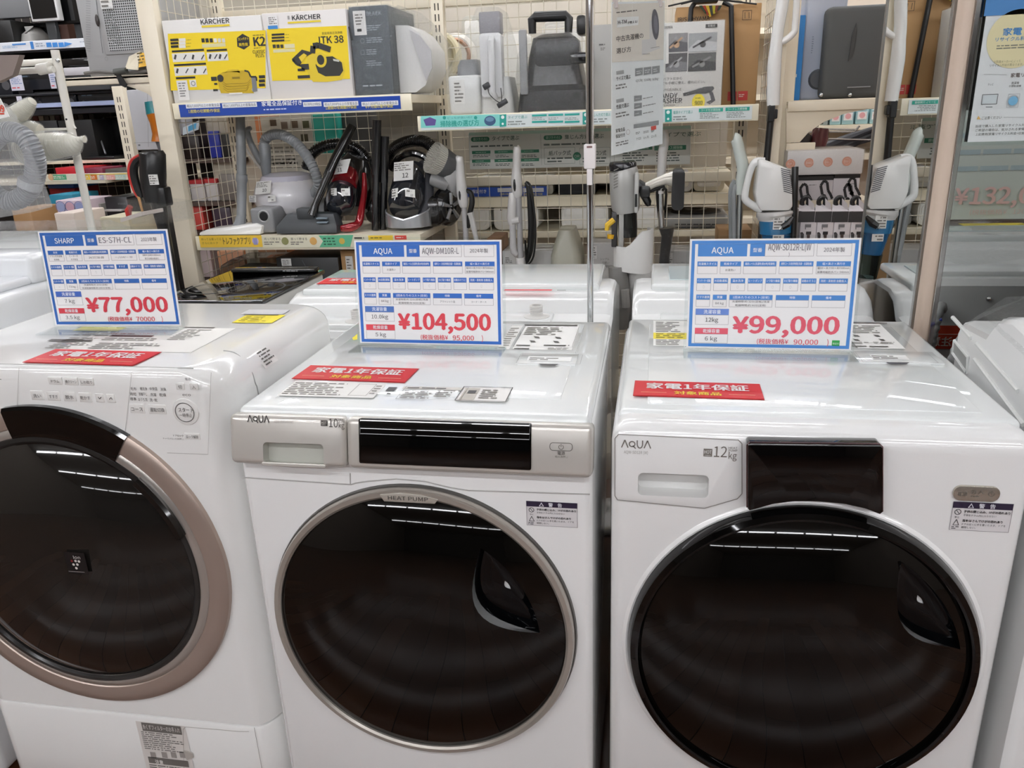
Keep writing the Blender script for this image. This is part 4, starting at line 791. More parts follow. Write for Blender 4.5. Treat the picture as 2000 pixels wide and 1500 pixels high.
# its tube and white nozzle
t = thing('vacuum_wand', 'grey vacuum tube with white floor nozzle standing at left end of the lower shelf', 'vacuum wand', (Q(470, 458, 3.05).x, 3.05, zl1))
MB().tube([Q(469, 226, 3.14), Q(471, 300, 3.11), Q(472, 345, 3.08)], .019, 14, mat('828588', .4)).tube([Q(472, 340, 3.08), Q(472, 352, 3.08), Q(472, 358, 3.07), Q(472, 392, 3.05), Q(471, 440, 3.03)], [.022, .024, .020, .019, .019], 14, mat('8a8d90', .4)).build('tube', t)
MB().tube([Q(471, 424, 3.035), Q(468, 438, 3.02), Q(462, 446, 3.01)], [.02, .022, .02], 12, mat('8a8d90', .4)).build('elbow', t)
b = MB(); a0, a1 = Q(390, 456, 2.97), Q(508, 441, 2.97); z = zl1
b.prism([(a0.x, 2.962, z + .002), (a1.x, 2.962, z + .002), (a1.x + .01, 2.966, z + .035), (a1.x - .02, 2.98, z + .045), (a0.x + .03, 2.98, z + .022), (a0.x, 2.97, z + .012)], (0, .1, 0), mat('e9e8e4', .25, coat=.4), bev=.004); b.build('floor_nozzle', t)
# red and black cyclone cleaner
def cyclone(lab, cx_, red, pts, ypos, num):
    t = thing('canister_vacuum', lab, 'vacuum cleaner', (P(cx_, 440, ypos).x, ypos + .1, zl1), VC); return t
t = cyclone('black cyclone vacuum with red collar and bumper, middle of the lower shelf', 672, 1, None, 3.1, '11')
bk = mat('0e0e10', .2, coat=.5); bin_ = mat('22252c', .05, coat=.8); rd = mat('8e1620', .15, .3, coat=.6)
a, e = Q(676, 330, 3.2), Q(662, 412, 3.03); r = .06
MB().tube([a, a.lerp(e, .25), a.lerp(e, .55), a.lerp(e, .8), a.lerp(e, .93), e], [.05, r, r, r * .97, r * .82, r * .35], 28, bin_).build('dust_cup', t)
MB().tube([Q(676, 338, 3.14), Q(674, 349, 3.12), Q(672, 362, 3.09)], [.05, .056, .05], 24, rd).build('collar', t)
MB().tube([Q(700, 305, 3.25), Q(690, 330, 3.25), Q(690, 380, 3.2), Q(690, 412, 3.17)], [.05, .08, .082, .06], 24, bk).build('body', t)
MB().tube([Q(711, 338, 3.12), Q(712, 370, 3.1), Q(706, 410, 3.06), Q(700, 436, 3.03), Q(685, 444, 3.0), Q(668, 446, 3.0)], [.008, .012, .014, .016, .018, .014], 12, rd, smooth=4).build('bumper', t)
MB().tube([Q(598, 330, 3.3), Q(608, 302, 3.3), Q(634, 285, 3.3), Q(668, 281, 3.3), Q(700, 292, 3.3), Q(726, 330, 3.3), Q(728, 390, 3.3)], .024, 14, bk, smooth=6, ribs=40).build('hose', t)
for s_ in (-1, 1): MB().lathe([(.0001, .02), (.06, .02), (.065, .01), (.065, -.01), (.06, -.02), (.0001, -.02)], (Q(690, 430, 3.25).x + s_ * .09, 3.27, zl1 + .066), (1, 0, 0), 24, bk).build('wheel', t)
label_card(t, Q(664, 326, 3.07), (1, .1, .1), (.25, .35, .9), .072, .058, '11', 4); label_card(t, Q(652, 375, 3.02), (1, -.3, .1), (0, .15, 1), .028, .028, None, 3); label_card(t, Q(675, 375, 3.01), (1, .3, -.04), (0, .15, 1), .034, .028, '11', 1)
# its wand and dark grey nozzle
t = thing('vacuum_wand', 'black wand with wide dark grey nozzle leaning in front of the red-collared vacuum', 'vacuum wand', (Q(600, 450, 2.99).x, 2.99, zl1))
MB().tube([Q(688, 247, 3.12), Q(655, 310, 3.05), Q(640, 345, 3.02)], .019, 14, bk).tube([Q(645, 335, 3.02), Q(618, 395, 3.0), Q(610, 420, 2.99)], [.017, .014, .02], 14, bk).build('tube', t)
b = MB(); x0, za, x1, z1 = box_at(537, 425, 656, 450, 2.965); b.prism([(x0, 2.965, zl1 + .003), (x1, 2.965, zl1 + .003), (x1, 2.968, zl1 + .03), (x1 - .02, 3.0, z1 + .01), (x0 + .04, 3.0, z1 + .012), (x0, 2.968, zl1 + .03)], (0, .07, 0), mat('3f4245', .4), bev=.004)
b.box((Q(578, 430, 2.98).x, 2.985, z1 - .01), (Q(613, 430, 2.98).x, 3.04, z1 + .034), .008, 2, mat('3f4245', .4)); b.build('floor_nozzle', t)
p = Print((0, 2.972, 0), XF, (0, .35, 1), .001); q0 = Q(618, 420, 2.975); q1 = Q(640, 431, 2.975)
for k in (.012, .028): MB().box((q0.x, 2.965, zl1 + .03 + k), (q1.x, 2.985, zl1 + .037 + k), .002, 1, mat('7f8c96', .3)).build('pedal', t)
# black and silver cyclone cleaner
t = cyclone('black cyclone vacuum with silver bumper and a large spoked wheel, right on the lower shelf', 800, 0, None, 3.1, '12')
a, e = Q(810, 335, 3.2), Q(790, 418, 3.03); r = .078
MB().tube([a, a.lerp(e, .2), a.lerp(e, .5), a.lerp(e, .78), a.lerp(e, .93), e], [.06, r, r, r * .98, r * .8, r * .4], 28, bin_).build('dust_cup', t)
MB().tube([Q(825, 320, 3.2), Q(835, 345, 3.15), Q(836, 380, 3.1), Q(826, 425, 3.05)], [.02, .024, .022, .018], 12, mat('3c3d42', .25), smooth=4).build('side_trim', t)
sb = []
for k in range(13): q = R(180 + k * 180 / 12); sb.append(Vector((Q(796, 400, 3.06).x + .088 * math.cos(q), 3.06 + .07 * math.sin(q), zl1 + .035)))
b = MB(); b.loft([[s_ + Vector((0, 0, dz)) * 1 + (s_ - Vector((Q(796, 400, 3.06).x, 3.06, s_.z))) * f for dz, f in ((-.02, .0), (-.018, .06), (.012 + .035 * abs(k - 6) / 6, .05), (.016 + .035 * abs(k - 6) / 6, 0))] for k, s_ in enumerate(sb)], mat('b9bcc0', .2, .7)); b.build('bumper', t)
MB().box((Q(770, 400, 3.1).x, 3.06, zl1 + .006), (Q(868, 400, 3.1).x, 3.32, zl1 + .13), .04, 4, bk).build('body', t)
for x, yy in ((868, 3.14), (765, 3.26)):
    w_ = MB().lathe([(.03, .026), (.062, .028), (.07, .02), (.076, .012), (.076, -.012), (.07, -.02), (.0001, -.02)], (Q(x, 412, 3.1).x, yy, zl1 + .08), (1, -.5, 0) if x > 800 else (1, 0, 0), 28, bk).build('wheel', t)
    if x > 800:
        ax = Vector((1, -.5, 0)).normalized(); o = Vector((Q(x, 412, 3.1).x, yy, zl1 + .08)) + ax * .024; v_ = Vector((.5, 1, 0)).normalized(); b = MB()
        for k in range(5): q = R(72 * k + 20); d_ = v_ * math.cos(q) + Vector((0, 0, 1)) * math.sin(q); b.tube([o, o + d_ * .056], [.006, .011], 6, mat('a7a9ac', .25, .7))
        b.ball(o, .012, bk, 10); b.build('spokes', w_)
MB().tube([Q(757, 330, 3.3), Q(760, 302, 3.3), Q(778, 284, 3.28), Q(806, 275, 3.25), Q(832, 278, 3.22), Q(852, 295, 3.2)], .024, 14, bk, smooth=6, ribs=34).tube([Q(766, 330, 3.26), Q(780, 308, 3.22), Q(806, 299, 3.2), Q(835, 312, 3.2), Q(850, 345, 3.2)], .014, 10, bk, smooth=5).build('hose', t)
label_card(t, Q(788, 334, 3.06), (1, .05, .06), (.0, .35, .95), .078, .074, '12', 4); label_card(t, Q(771, 377, 3.0), (1, -.4, .2), (.1, .15, 1), .03, .034, None, 3); label_card(t, Q(801, 377, 3.0), (1, .4, -.2), (0, .15, 1), .038, .03, '12', 1)
# loose tubes between the cleaners
for x, y0, y1, Y, lab in ((736, 234, 448, 3.06, 'taller black vacuum tube standing between the two cyclone vacuums'), (751, 266, 446, 3.08, 'shorter black vacuum tube standing between the two cyclone vacuums')):
    b = MB().tube([Q(x, y0, Y), Q(x - 2, (y0 + y1) / 2, Y)], .018, 14, bk).tube([Q(x - 1, (y0 + y1) / 2 - 8, Y), Vector((Q(x - 3, y1, Y).x, Y, zl1 + .002))], .015, 14, bk); T(b, 'vacuum_tube', lab, 'vacuum tube', 'black tubes on the lower shelf')
# grey round brush head on its joint
t = thing('brush_attachment', 'round grey bristle brush attachment propped on the right end of the lower shelf', 'brush', (Q(860, 440, 3.12).x, 3.12, zl1))
o = Q(866, 318, 3.12); ax = Vector((-.62, -.5, .42)).normalized(); u_ = ax.orthogonal().normalized(); w_ = ax.cross(u_)
MB().lathe([(.0001, -.05), (.03, -.05), (.05, -.03), (.056, 0), (.056, .012), (.05, .016), (.0001, .016)], o, ax, 28, mat('5c5e60', .4)).build('brush_cup', t)
b = MB(); bm_ = mat('d0cdc4', .6)
for rr_, n in ((.053, 44), (.042, 34), (.03, 24), (.018, 14), (.007, 6)):
    for k in range(n):
        q = 2 * math.pi * k / n + rr_ * 40; d_ = u_ * math.cos(q) + w_ * math.sin(q); s_ = o + ax * .014 + d_ * rr_; b.tube([s_, s_ + ax * .04 + d_ * .008], [.0042, .0028], 4, bm_)
tag(b.build('bristles', t), kind='stuff')
MB().tube([o - ax * .04, Q(880, 352, 3.13), Q(888, 392, 3.2), Vector((Q(884, 430, 3.3).x, 3.3, zl1 + .02))], [.034, .03, .022, .018], 16, mat('b4b4b4', .35), smooth=4).tube([Q(872, 362, 3.12), Q(850, 352, 3.1), Q(842, 350, 3.1)], [.024, .026, .022], 14, mat('8c8c8c', .35)).build('joint', t)

# ---------------------------------------------------------------- under the lower shelf
zd = .12
t, p = carton('vacuum_carton', 'black carton printed WiSH II under the lower shelf', 'box', 549, 503, 668, 660, 3.0, 3.3, mat('0d0d0e', .35), z0=zd)
p.rectp(550, 505, 569, 519, 'd4d3d0', 1); p.barsp(552, 507, 567, 518, 4, '66645f', 2); p.rectp(552, 521, 572, 537, 'd4d3d0', 1); p.textp('12', 558, 528, 567, 6, '3a3a3a', .02, 2)
p.textp('Cyclonicmax', 571, 532, 615, 7, 'c4c4c4', 0, 2); p.textp('WiSH II', 571, 544, 617, 12.5, 'd0d0d0', .02, 2); p.barsp(572, 554, 611, 562, 2, '9a9a9a', 2); p.linep([(628, 568), (650, 546), (656, 542), (660, 546), (656, 560)], .004, '4a4c50', 1); p.linep([(590, 508), (598, 522)], .003, '3a3c40', 1)
p.build('carton_print', t)
t, p = carton('appliance_carton', 'black carton with pale stripe beside the WiSH II carton', 'box', 424, 541, 546, 660, 2.98, 3.3, mat('1a1a1c', .3), z0=zd)
p.rectp(439, 549.5, 522, 552.5, 'b9b0ae', 1); p.barsp(526, 549, 541, 553, 1, '77746f', 1); p.rectp(427, 555, 444, 562, '9a9896', 1); p.barsp(443, 568, 466, 572, 1, 'b0aeac', 1); u, v = p.uv(494, 575); p.ring(u, v, .03, .003, '6a6a70', 1, a0=0, a1=200); p.build('carton_print', t)
x0, za, x1, zb = box_at(420, 512, 552, 545, 3.0); b = MB(); b.loft([[(x, y, z) for x, y in rrect(x0 + i_, x1 - i_, 3.0 + i_, 3.28 - i_, .03)] for z, i_ in ((za + .004, 0), (zb - .02, .01), (zb, .04))], mat('c4c8c8', .06, kind='acrylic'))
T(b, 'clear_cover', 'clear smoky plastic cover lying on the black striped carton', 'cover')
t, p = carton('brown_carton', 'brown cardboard carton under the right end of the lower shelf', 'box', 673, 489, 760, 660, 3.02, 3.32, CARD, z0=zd); p.rectp(676, 500, 690, 536, 'd8d6d2', 1); p.barsp(678, 504, 688, 532, 5, '77746f', 2); p.build('carton_print', t)
# black glass-topped machine behind the left washer
z = P(430, 588, 1.98).z; x0, x1 = P(300, 588, 1.98).x, P(508, 588, 1.98).x
t = thing('hob_unit', 'black glass-topped appliance standing behind the washer with bronze door ring', 'cooking hob', ((x0 + x1) / 2, 2.2, 0))
MB().box((x0, 2.0, 0), (x1, 2.42, z - .012), .006, 2, mat('c9c7c2', .4)).build('cabinet', t); MB().box((x0 - .004, 1.985, z - .012), (x1 + .004, 2.43, z), .004, 2, mat('060606', .03, coat=.5)).build('glass_top', t)
b = MB(); b.box((x0 + .02, 2.38, z), (x1 - .01, 2.42, z + .012), .004, 2, mat('1a1a1a', .08)); b.build('rear_vent', t)
p = Print((0, 2.38, 0), XF, ZU, .001); p.bars(x0 + .205, z + .003, x0 + .262, z + .009, 1, 'b4b4b4', 1); p.build('vent_lettering', t)
for k in (.3, .7): MB().lathe([(.08, .0006), (.083, .0008), (.086, .0006)], (x0 + (x1 - x0) * k, 2.15, z), (0, 0, 1), 40, mat('2e2e2e', .3)).build('burner_ring', t)
# ---------------------------------------------------------------- upper shelf, second bay
GL_ = mat('c9c9ca', .3); LG2 = mat('a3a4a8', .35)
t = thing('cordless_vacuum', 'white handheld vacuum in its upright charging station on the upper shelf', 'vacuum cleaner', (P(938, 218, 3.03).x, 3.1, zt2))
b = MB(); x0, za, x1, z1 = box_at(877, 147, 936, 219, 3.0); b.box((x0, 3.0, zt2), (x1, 3.16, z1), .012, 3, mat('dededc', .3), taper=(1.05, 1)); b.build('dust_bin', t)
x0, za, x1, z1 = box_at(890, 116, 935, 149, 3.03); b = MB(); b.loft([[(x, y, z) for x, y in rrect(x0 + i_, x1 - i_, 3.03 + i_, 3.14 - i_, .02)] for z, i_ in ((za, 0), (z1 - .02, .003), (z1, .012))], mat('7f8082', .35)); b.build('bin_filter', t)
x0, za, x1, z1 = box_at(937, 150, 1001, 218, 3.02); b = MB(); b.loft([[(x, y, z) for x, y in rrect(x0 + i_, x1 - i_, 3.02, 3.18, .02)] for z, i_ in ((zt2, -.004), (zt2 + .05, 0), (z1, .012))], mat('e2e2e0', .3)); b.build('station', t)
x0, za, x1, z1 = box_at(938, 64, 980, 190, 2.99); b = MB(); b.prism([(x, 2.992, z) for x, z in rrect(x0, x1, za, z1, .012)], (0, .05, 0), mat('d9d9da', .25, coat=.3), bev=.004); b.build('body', t)
x0, za, x1, z1 = box_at(953, 74, 969, 192, 2.975); b = MB(); b.tube([(x0 * .5 + x1 * .5, 2.988, z1), (x0 * .5 + x1 * .5, 2.97, z1 - .01), (x0 * .5 + x1 * .5, 2.965, za + .02), (x0 * .5 + x1 * .5 + .004, 2.985, za)], .0125, 12, mat('e0e0e1', .22, coat=.3)); b.build('handle', t)
x0, za, x1, z1 = box_at(935, 22, 977, 66, 3.0); b = MB(); b.box((x0, 3.0, za), (x1, 3.06, z1), .006, 2, mat('8d8b90', .35)); b.build('head_cap', t)
b = MB(); b.tube([Q(953, 173, 2.97), Q(956, 184, 2.965), Q(968, 196, 2.96), Q(978, 200, 2.96), Q(980, 190, 2.97), Q(978, 172, 2.98)], .0016, 6, BLACK, smooth=5); b.build('security_cord', t)
for x, y, w_, h_, r_ in ((950, 168, .026, .02, .5), (981, 202, .04, .018, .5)): q = Q(x, y, 2.955); MB().box((q.x - w_ / 2, 2.95, q.z - h_ / 2), (q.x + w_ / 2, 2.962, q.z + h_ / 2), .003, 2, mat('2a2a2c', .4), rot=Matrix.Rotation(-r_, 3, 'Y')).build('security_tag', t)
label_card(t, Q(897, 180, 2.998), (1, 0, 0), (0, 0, 1), .042, .082, None, 6)
x0, za, x1, z1 = box_at(872, 30, 1000, 219, 2.985); b = MB(); b.loft([[(x, y, z) for x, y in rrect(xa, xb, 2.952, 3.19, .03)] for z, xa, xb in ((zt2 + .002, x0, x1 + .005), (P(900, 140, 3).z, x0 - .005, x1), (P(900, 90, 3).z, x0 + .06, x1 - .01), (P(900, 20, 3).z, x0 + .12, x1 - .04))], FILM); b.build('bag', t)

t = thing('pressure_washer', 'black portable pressure washer with top carry handle wrapped in clear film', 'pressure washer', (P(1075, 215, 3.03).x, 3.12, zt2))
x0, za, x1, z1 = box_at(1012, 64, 1142, 214, 3.0); b = MB(); b.loft([[(x, y, z) for x, y in rrect(xa, xb, ya, 3.3, .03)] for z, xa, xb, ya in ((zt2 + .003, x0 - .01, x1 + .02, 3.0), (zt2 + .07, x0, x1 + .01, 3.0), (zt2 + .09, x0 + .02, x1 - .01, 3.02), (z1 - .08, x0 + .03, x1 - .03, 3.03), (z1 - .01, x0 + .045, x1 - .04, 3.05), (z1 + .004, x0 + .07, x1 - .06, 3.08))], mat('0b0b0c', .3)); b.build('body', t)
xa, za, xb, zc = box_at(1043, 76, 1131, 128, 3.018); MB().prism([(x, 3.022, z) for x, z in rrect(xa, xb, za, zc, .02)], (0, .04, 0), mat('1a1b1f', .35), bev=.006).build('front_panel', t)
b = MB(); b.tube([Q(1040, 66, 3.1), Q(1039, 38, 3.1), Q(1045, 33, 3.1), Q(1105, 31, 3.1), Q(1111, 36, 3.1), Q(1110, 64, 3.1)], [.014, .016, .018, .018, .016, .014], 12, mat('141415', .35)); b.build('carry_handle', t)
b = MB(); q = Q(1022, 125, 2.99); b.box((q.x - .012, 2.975, zt2 + .06), (q.x + .016, 2.995, Q(1022, 58, 2.99).z), .006, 2, mat('8e8f90', .4)); b.build('lance', t)
q = Q(1130, 110, 2.97); b = MB().box((q.x - .03, 2.955, q.z - .022), (q.x + .03, 3.03, q.z + .012), .006, 2, mat('141416', .15)); b.build('hose_reel_knob', t)
b = MB().box((Q(1128, 45, 3.15).x, 3.1, Q(1128, 70, 3.15).z), (Q(1146, 45, 3.15).x, 3.2, Q(1128, 32, 3.15).z), .01, 2, BLACK); b.build('hose_end', t)
b = MB(); b.loft([[(x, y, z) for x, y in rrect(x0 - .012 + i_, x1 + .014 - i_, 2.94 + i_, 3.31, .04)] for z, i_ in ((zt2 + .004, 0), (zt2 + .1, .004), (z1 - .07, .012), (z1 - .0, .04))], FILM); b.build('clear_wrap', t)

t, p = carton('grey_carton', 'plain grey carton between the wrapped pressure washer and the hanging guide sign', 'box', 1159, 46, 1262, 214, 3.05, 3.32, mat('a9a8a4', .6), z0=zt2); p.barsp(1170, 84, 1188, 90, 1, '55534f', 1); p.barsp(1173, 92, 1184, 99, 2, '77746f', 1); p.build('carton_print', t)
t, p = carton('hand_washer_carton', 'white wrapped carton printed HANDY WASHER with four photos, on the upper shelf', 'box', 1262, 43, 1412, 207, 2.965, 3.06, mat('dcdad6', .4), z0=zt2)
p.textp('HANDY', 1283, 187, 1323, 9, '333333', .03, 2); p.textp('WASHER', 1283, 197, 1332, 9, '333333', .03, 2); p.textp('RECHARGEABLE', 1272, 175.5, 1331, 4.5, '55534f', 0, 2); p.textp('コンパクトだから', 1284, 154, 1332, 5.5, '3a3a3a', 0, 2); p.textp('室内でも手軽に使え、疲れにくい。', 1280, 161.5, 1377, 5.5, '3a3a3a', 0, 2); p.barsp(1290, 204, 1341, 206.5, 1, '55534f', 2)
for x0, y0, x1, y1, c1, c2, c3 in ((1300, 65, 1343, 102, '8e8d8e', 'c9a07a', '55555a'), (1345, 64, 1400, 101, 'a4a7a9', '4a4a4c', 'c8cacb'), (1300, 104, 1342, 140, '4a494b', 'a9a8aa', '77777a'), (1344, 103, 1398, 139, '5a5a59', '8a8a88', '2e2e30')):
    p.rectp(x0, y0, x1, y1, c1, 1); p.quadp([(x0, y1 - 6), (x0 + 18, y0 + 14), (x1, y0 + 18), (x1, y1 - 2), (x0, y1)], c3, 2); p.linep([(x0 + 8, y1 - 8), (x1 - 10, y0 + 8)], .006, c2, 3); u, v = p.uv((x0 + x1) / 2, (y0 + y1) / 2 + 4); p.disc(u, v, .01, c2, 3)
p.rectp(1378, 47, 1401, 54, '2e2e2e', 2); p.textp('充電式', 1382, 50.5, 1397, 4.5, 'e4e4e2', 0, 3); p.textp('IRIS OHYAMA', 1270, 54, 1314, 5.5, '55534f', .02, 2)
p.quadp([(1334, 182), (1342, 180), (1356, 176), (1374, 170), (1392, 168.5), (1395, 172), (1390, 179), (1378, 183), (1358, 183), (1342, 187), (1335, 188)], '4a4a4c', 3); p.quadp([(1384, 178), (1392, 180), (1397, 196), (1386, 204), (1379, 200), (1389, 195)], '55555a', 3)
u, v = p.uv(1364, 199); p.disc(u, v, .022, 'f0dc2a', 4, rv=.026); p.textp('900', 1357, 201, 1372, 8, '55481a', .02, 5); p.barsp(1358, 190, 1370, 193, 1, '77681a', 5)
p.quadp([(1262, 100), (1306, 62), (1306, 124), (1300, 125)], 'e2e0dc', 4); p.build('carton_print', t)
x0, za, x1, z1 = box_at(1261, 42, 1413.5, 207, 2.962); MB().box((x0, 2.96, zt2), (x1, 3.064, z1 + .002), .002, 1, FILM).build('clear_wrap', t)
t, p = carton('cardboard_carton', 'tall brown cardboard carton printed IRIS OHYAMA behind the handy washer carton', 'box', 1318, 10, 1482, 206, 3.12, 3.34, CARD, z0=zt2)
p.textp('IRIS OHYAMA', 1324, 37, 1386, 8, '2e2824', .02); p.framep(1450, 20, 1468, 39, .0016, '4a3a2c', 1); p.linep([(1455, 24), (1455, 36)], .002, '4a3a2c', 1); p.linep([(1463, 24), (1463, 36)], .002, '4a3a2c', 1); p.rectp(1421, 179, 1439, 197, 'b02a24', 1); p.rectp(1441, 178, 1460, 196, 'b02a24', 1); p.barsp(1443, 183, 1457, 190, 2, 'd8c8b8', 2); p.build('carton_print', t)
p = front(3.12)
t = thing('strap_holder', 'black tripod-like strap holder with striped ribbon over the cardboard carton', 'strap holder', (P(1385, 205, 3.09).x, 3.09, zt2))
MB().tube([Q(1432, 206, 3.1), Q(1430, 100, 3.1), Q(1428, 12, 3.1), Q(1412, 4, 3.1)], .009, 8, mat('161617', .5)).tube([Q(1346, 60, 3.1), Q(1350, 16, 3.1), Q(1358, 4, 3.1)], .009, 8, mat('161617', .5)).build('strap', t)
b = MB().box((Q(1352, 5, 3.1).x, 3.06, Q(1370, 8, 3.1).z), (Q(1402, 5, 3.1).x, 3.12, Q(1370, -8, 3.1).z), .006, 2, BLACK)
for x, y in ((1305, 12), (1330, 8), (1478, 8), (1450, 4)): b.tube([Q(1375, -4, 3.09), Q(x, y, 3.09)], .003, 6, BLACK)
b.build('top_plate', t); b = MB(); stripes = ('2c3a1c', 'a83a1c', 'd8b020', '2a2a22', 'c0b428', '6a2a1c', '20301c')
for k in range(7):
    a, e = Q(1365 + k * 6.5, 11, 3.085), Q(1371.5 + k * 6.5, 11 - .5, 3.085); d_ = Q(1381 + k * 2.6 + (k - 3), 33 - abs(k - 2) * 3, 3.085); d2 = Q(1384 + k * 3 + (k - 3), 32 - abs(k - 2) * 3, 3.085); b.prism([a, d_, d2, e], (0, .003, 0), mat(stripes[k], .6))
b.build('ribbon', t)
# ---------------------------------------------------------------- guide board hung on the mesh
YB2 = YK - .012
t = thing('guide_board', 'long grey-green guide board about choosing vacuum cleaners hung on the wire mesh', 'notice board', (P(1130, 330, YB2).x, YB2, P(1130, 330, YB2).z))
x0, za, x1, z1 = box_at(916, 254, 1349, 326, YB2); MB().box((x0, YB2, za), (x1, YB2 + .006, z1), .001, 1, mat('dcded8', .45)).build('board', t); p = front(YB2, lift=.0006)
p.rectp(916, 252, 1349, 258, 'b4d0c2', 1)
G = '2f7a5c'
def pill(x0, x1, y, hp): 
    u0, v0, u1, v1 = p.bp(x0, y - hp / 2, x1, y + hp / 2); p.poly(rrect(u0, u1, v0, v1, (v1 - v0) * .49), G, 1)
for i, (x, s1_, w1) in enumerate(((920, 'タイプで選ぶ', 53), (1062, '集じん方式で選ぶ', 76), (1218, '電源タイプで選ぶ', 110))):
    dy = -(x - 920) * .024; pill(x, x + 36, 272 + dy, 9); p.textp('選び方その' + '123'[i], x + 4, 272 + dy, x + 32, 5.5, 'cfe0d6', 0, 2); p.textp(s1_, x + 41, 270 + dy, x + 41 + w1, 8.5, '4a6a5c', .01); p.barsp(x, 281 + dy, x + 118, 288 + dy, 1, '66706a')
for x in (922, 966, 1017):
    for y in (297.5, 314.5): p.rectp(x, y - 3 - (x - 922) * .025, x + 36, y + 3 - (x - 922) * .025, G, 1); p.barsp(x + 7, y - 1 - (x - 922) * .025, x + 30, y + 1 - (x - 922) * .025, 1, 'cfe0d6', 2); p.barsp(x + 2, y + 4, x + 36, y + 10, 2, '55605a')
p.linep([(1056, 262), (1058, 322)], .001, '8a938c', 1); p.linep([(1198, 258), (1200, 320)], .001, '8a938c', 1)
for x, s_ in ((1063, '紙パック式'), (1132, 'サイクロン式')):
    p.framep(x, 288, x + 60, 320, .0012, '8a938c', 1); p.textp(s_, x + 9, 299, x + 52, 9, '4a5a52', .01); p.barsp(x + 6, 306, x + 54, 318, 2, '55605a')
u, v = p.uv(1127, 305); p.disc(u, v, .0165, G, 2); p.textp('OR', 1122, 305, 1132, 5, 'cfe0d6', 0, 3)
for x, s_ in ((1212, 'コード付き掃除機'), (1278, 'コードレス掃除機')): p.rectp(x, 284, x + 62, 293, G, 1); p.textp(s_, x + 6, 288.5, x + 55, 6, 'cfe0d6', 0, 2); p.barsp(x + 4, 296, x + 56, 316, 4, '55605a')
p.build('board_print', t)

# ---------------------------------------------------------------- stick cleaners standing in the second bay
SV = 'stick vacuums in the second bay'; SW = mat('dcdad8', .25, coat=.3)
def stick(lab, pts, rad, Y, zfoot=.12, foot=True):
    a = pts[0]; t = thing('stick_vacuum', lab, 'vacuum cleaner', (Q(*pts[-1], Y).x, Y, zfoot), SV); return t
Y = 3.12
t = stick('white stick vacuum nearest the round brush attachment, black cord on its side', [(912, 500)], 0, Y)
MB().tube([Q(897, 304, Y), Q(897, 309, Y), Q(899, 340, Y), Q(902, 375, Y), Q(905, 395, Y), Q(906, 405, Y)], [.008, .016, .018, .022, .021, .014], 14, SW, smooth=3).build('handle', t); e = Q(911, 480, Y)
MB().tube([Q(906, 402, Y), e, Vector((e.x + .02, Y, .16))], .011, 12, mat('b9b8b8', .3)).build('tube', t); MB().box((e.x - .14, Y - .06, .121), (e.x + .05, Y + .06, .17), .015, 2, SW).build('floor_nozzle', t)
q = Q(898, 381, Y - .022); MB().ball((q.x, Y - .018, q.z), (.006, .005, .022), BLACK, 12).build('switch', t)
MB().tube([Q(908, 372, Y), Q(919, 376, Y), Q(922, 395, Y), Q(917, 420, Y), Q(914, 445, Y)], [.008, .01, .012, .011, .008], 8, BLACK, smooth=4).build('cord', t)
MB().tube([Q(918, 415, Y), Q(922, 430, Y), Q(931, 470, Y), Q(938, 500, Y)], [.014, .013, .009, .008], 10, mat('c9c8c6', .3)).build('crevice_tool', t)
t = stick('white stick vacuum with looped black cord, in the middle of the second bay', [(1018, 560)], 0, Y)
MB().tube([Q(1010, 286, Y), Q(1010, 291, Y), Q(1009, 330, Y), Q(1009, 355, Y), Q(1011, 378, Y), Q(1012, 386, Y)], [.008, .015, .017, .023, .02, .013], 14, SW, smooth=3).build('handle', t); e = Q(1017, 506, Y)
MB().tube([Q(1013, 383, Y), e], .0115, 12, mat('aeadae', .3)).build('tube', t); MB().tube([Q(1016, 503, Y), Q(1019, 560, Y), Vector((Q(1019, 560, Y).x, Y, .16))], [.019, .022, .026], 14, SW).build('lower_body', t); MB().box((e.x - .05, Y - .06, .121), (e.x + .14, Y + .06, .17), .015, 2, SW).build('floor_nozzle', t)
q = Q(1005, 362, Y - .022); MB().ball((q.x, Y - .02, q.z), (.006, .005, .024), BLACK, 12).build('switch', t)
MB().tube([Q(1026, 356, Y), Q(1033, 365, Y), Q(1037, 400, Y), Q(1038, 450, Y), Q(1035, 490, Y), Q(1030, 512, Y)], [.006, .012, .015, .014, .013, .005], 10, BLACK, smooth=4).tube([Q(1033, 362, Y - .02), Q(1042, 400, Y - .02), Q(1046, 450, Y - .02), Q(1042, 500, Y - .02), Q(1029, 514, Y), Q(1026, 470, Y - .01), Q(1029, 520, Y), Q(1031, 600, Y)], .004, 8, BLACK, smooth=5).build('cord', t)
MB().tube([Q(1000, 376, Y), Q(1001, 392, Y), Q(999, 425, Y), Q(1001, 440, Y)], [.012, .018, .019, .014], 12, SW, smooth=3).tube([Q(1001, 435, Y), Q(1002, 480, Y), Q(1004, 492, Y), Q(1010, 498, Y)], [.013, .013, .014, .012], 12, mat('c9c8c8', .3)).build('crevice_tool', t); MB().tube([Q(1000, 432, Y - .01), Q(1014, 430, Y - .01)], .013, 10, SW).build('tool_clip', t)
t = stick('white-handled vacuum with chrome tube and clear-wrapped lower end', [(1298, 560)], 0, Y + .04); Y2 = Y + .04
MB().tube([Q(1296, 254, Y2), Q(1298, 275, Y2), Q(1294, 300, Y2), Q(1292, 335, Y2), Q(1290, 352, Y2), Q(1290, 378, Y2)], [.015, .018, .018, .017, .015, .013], 14, SW, smooth=4).build('handle', t)
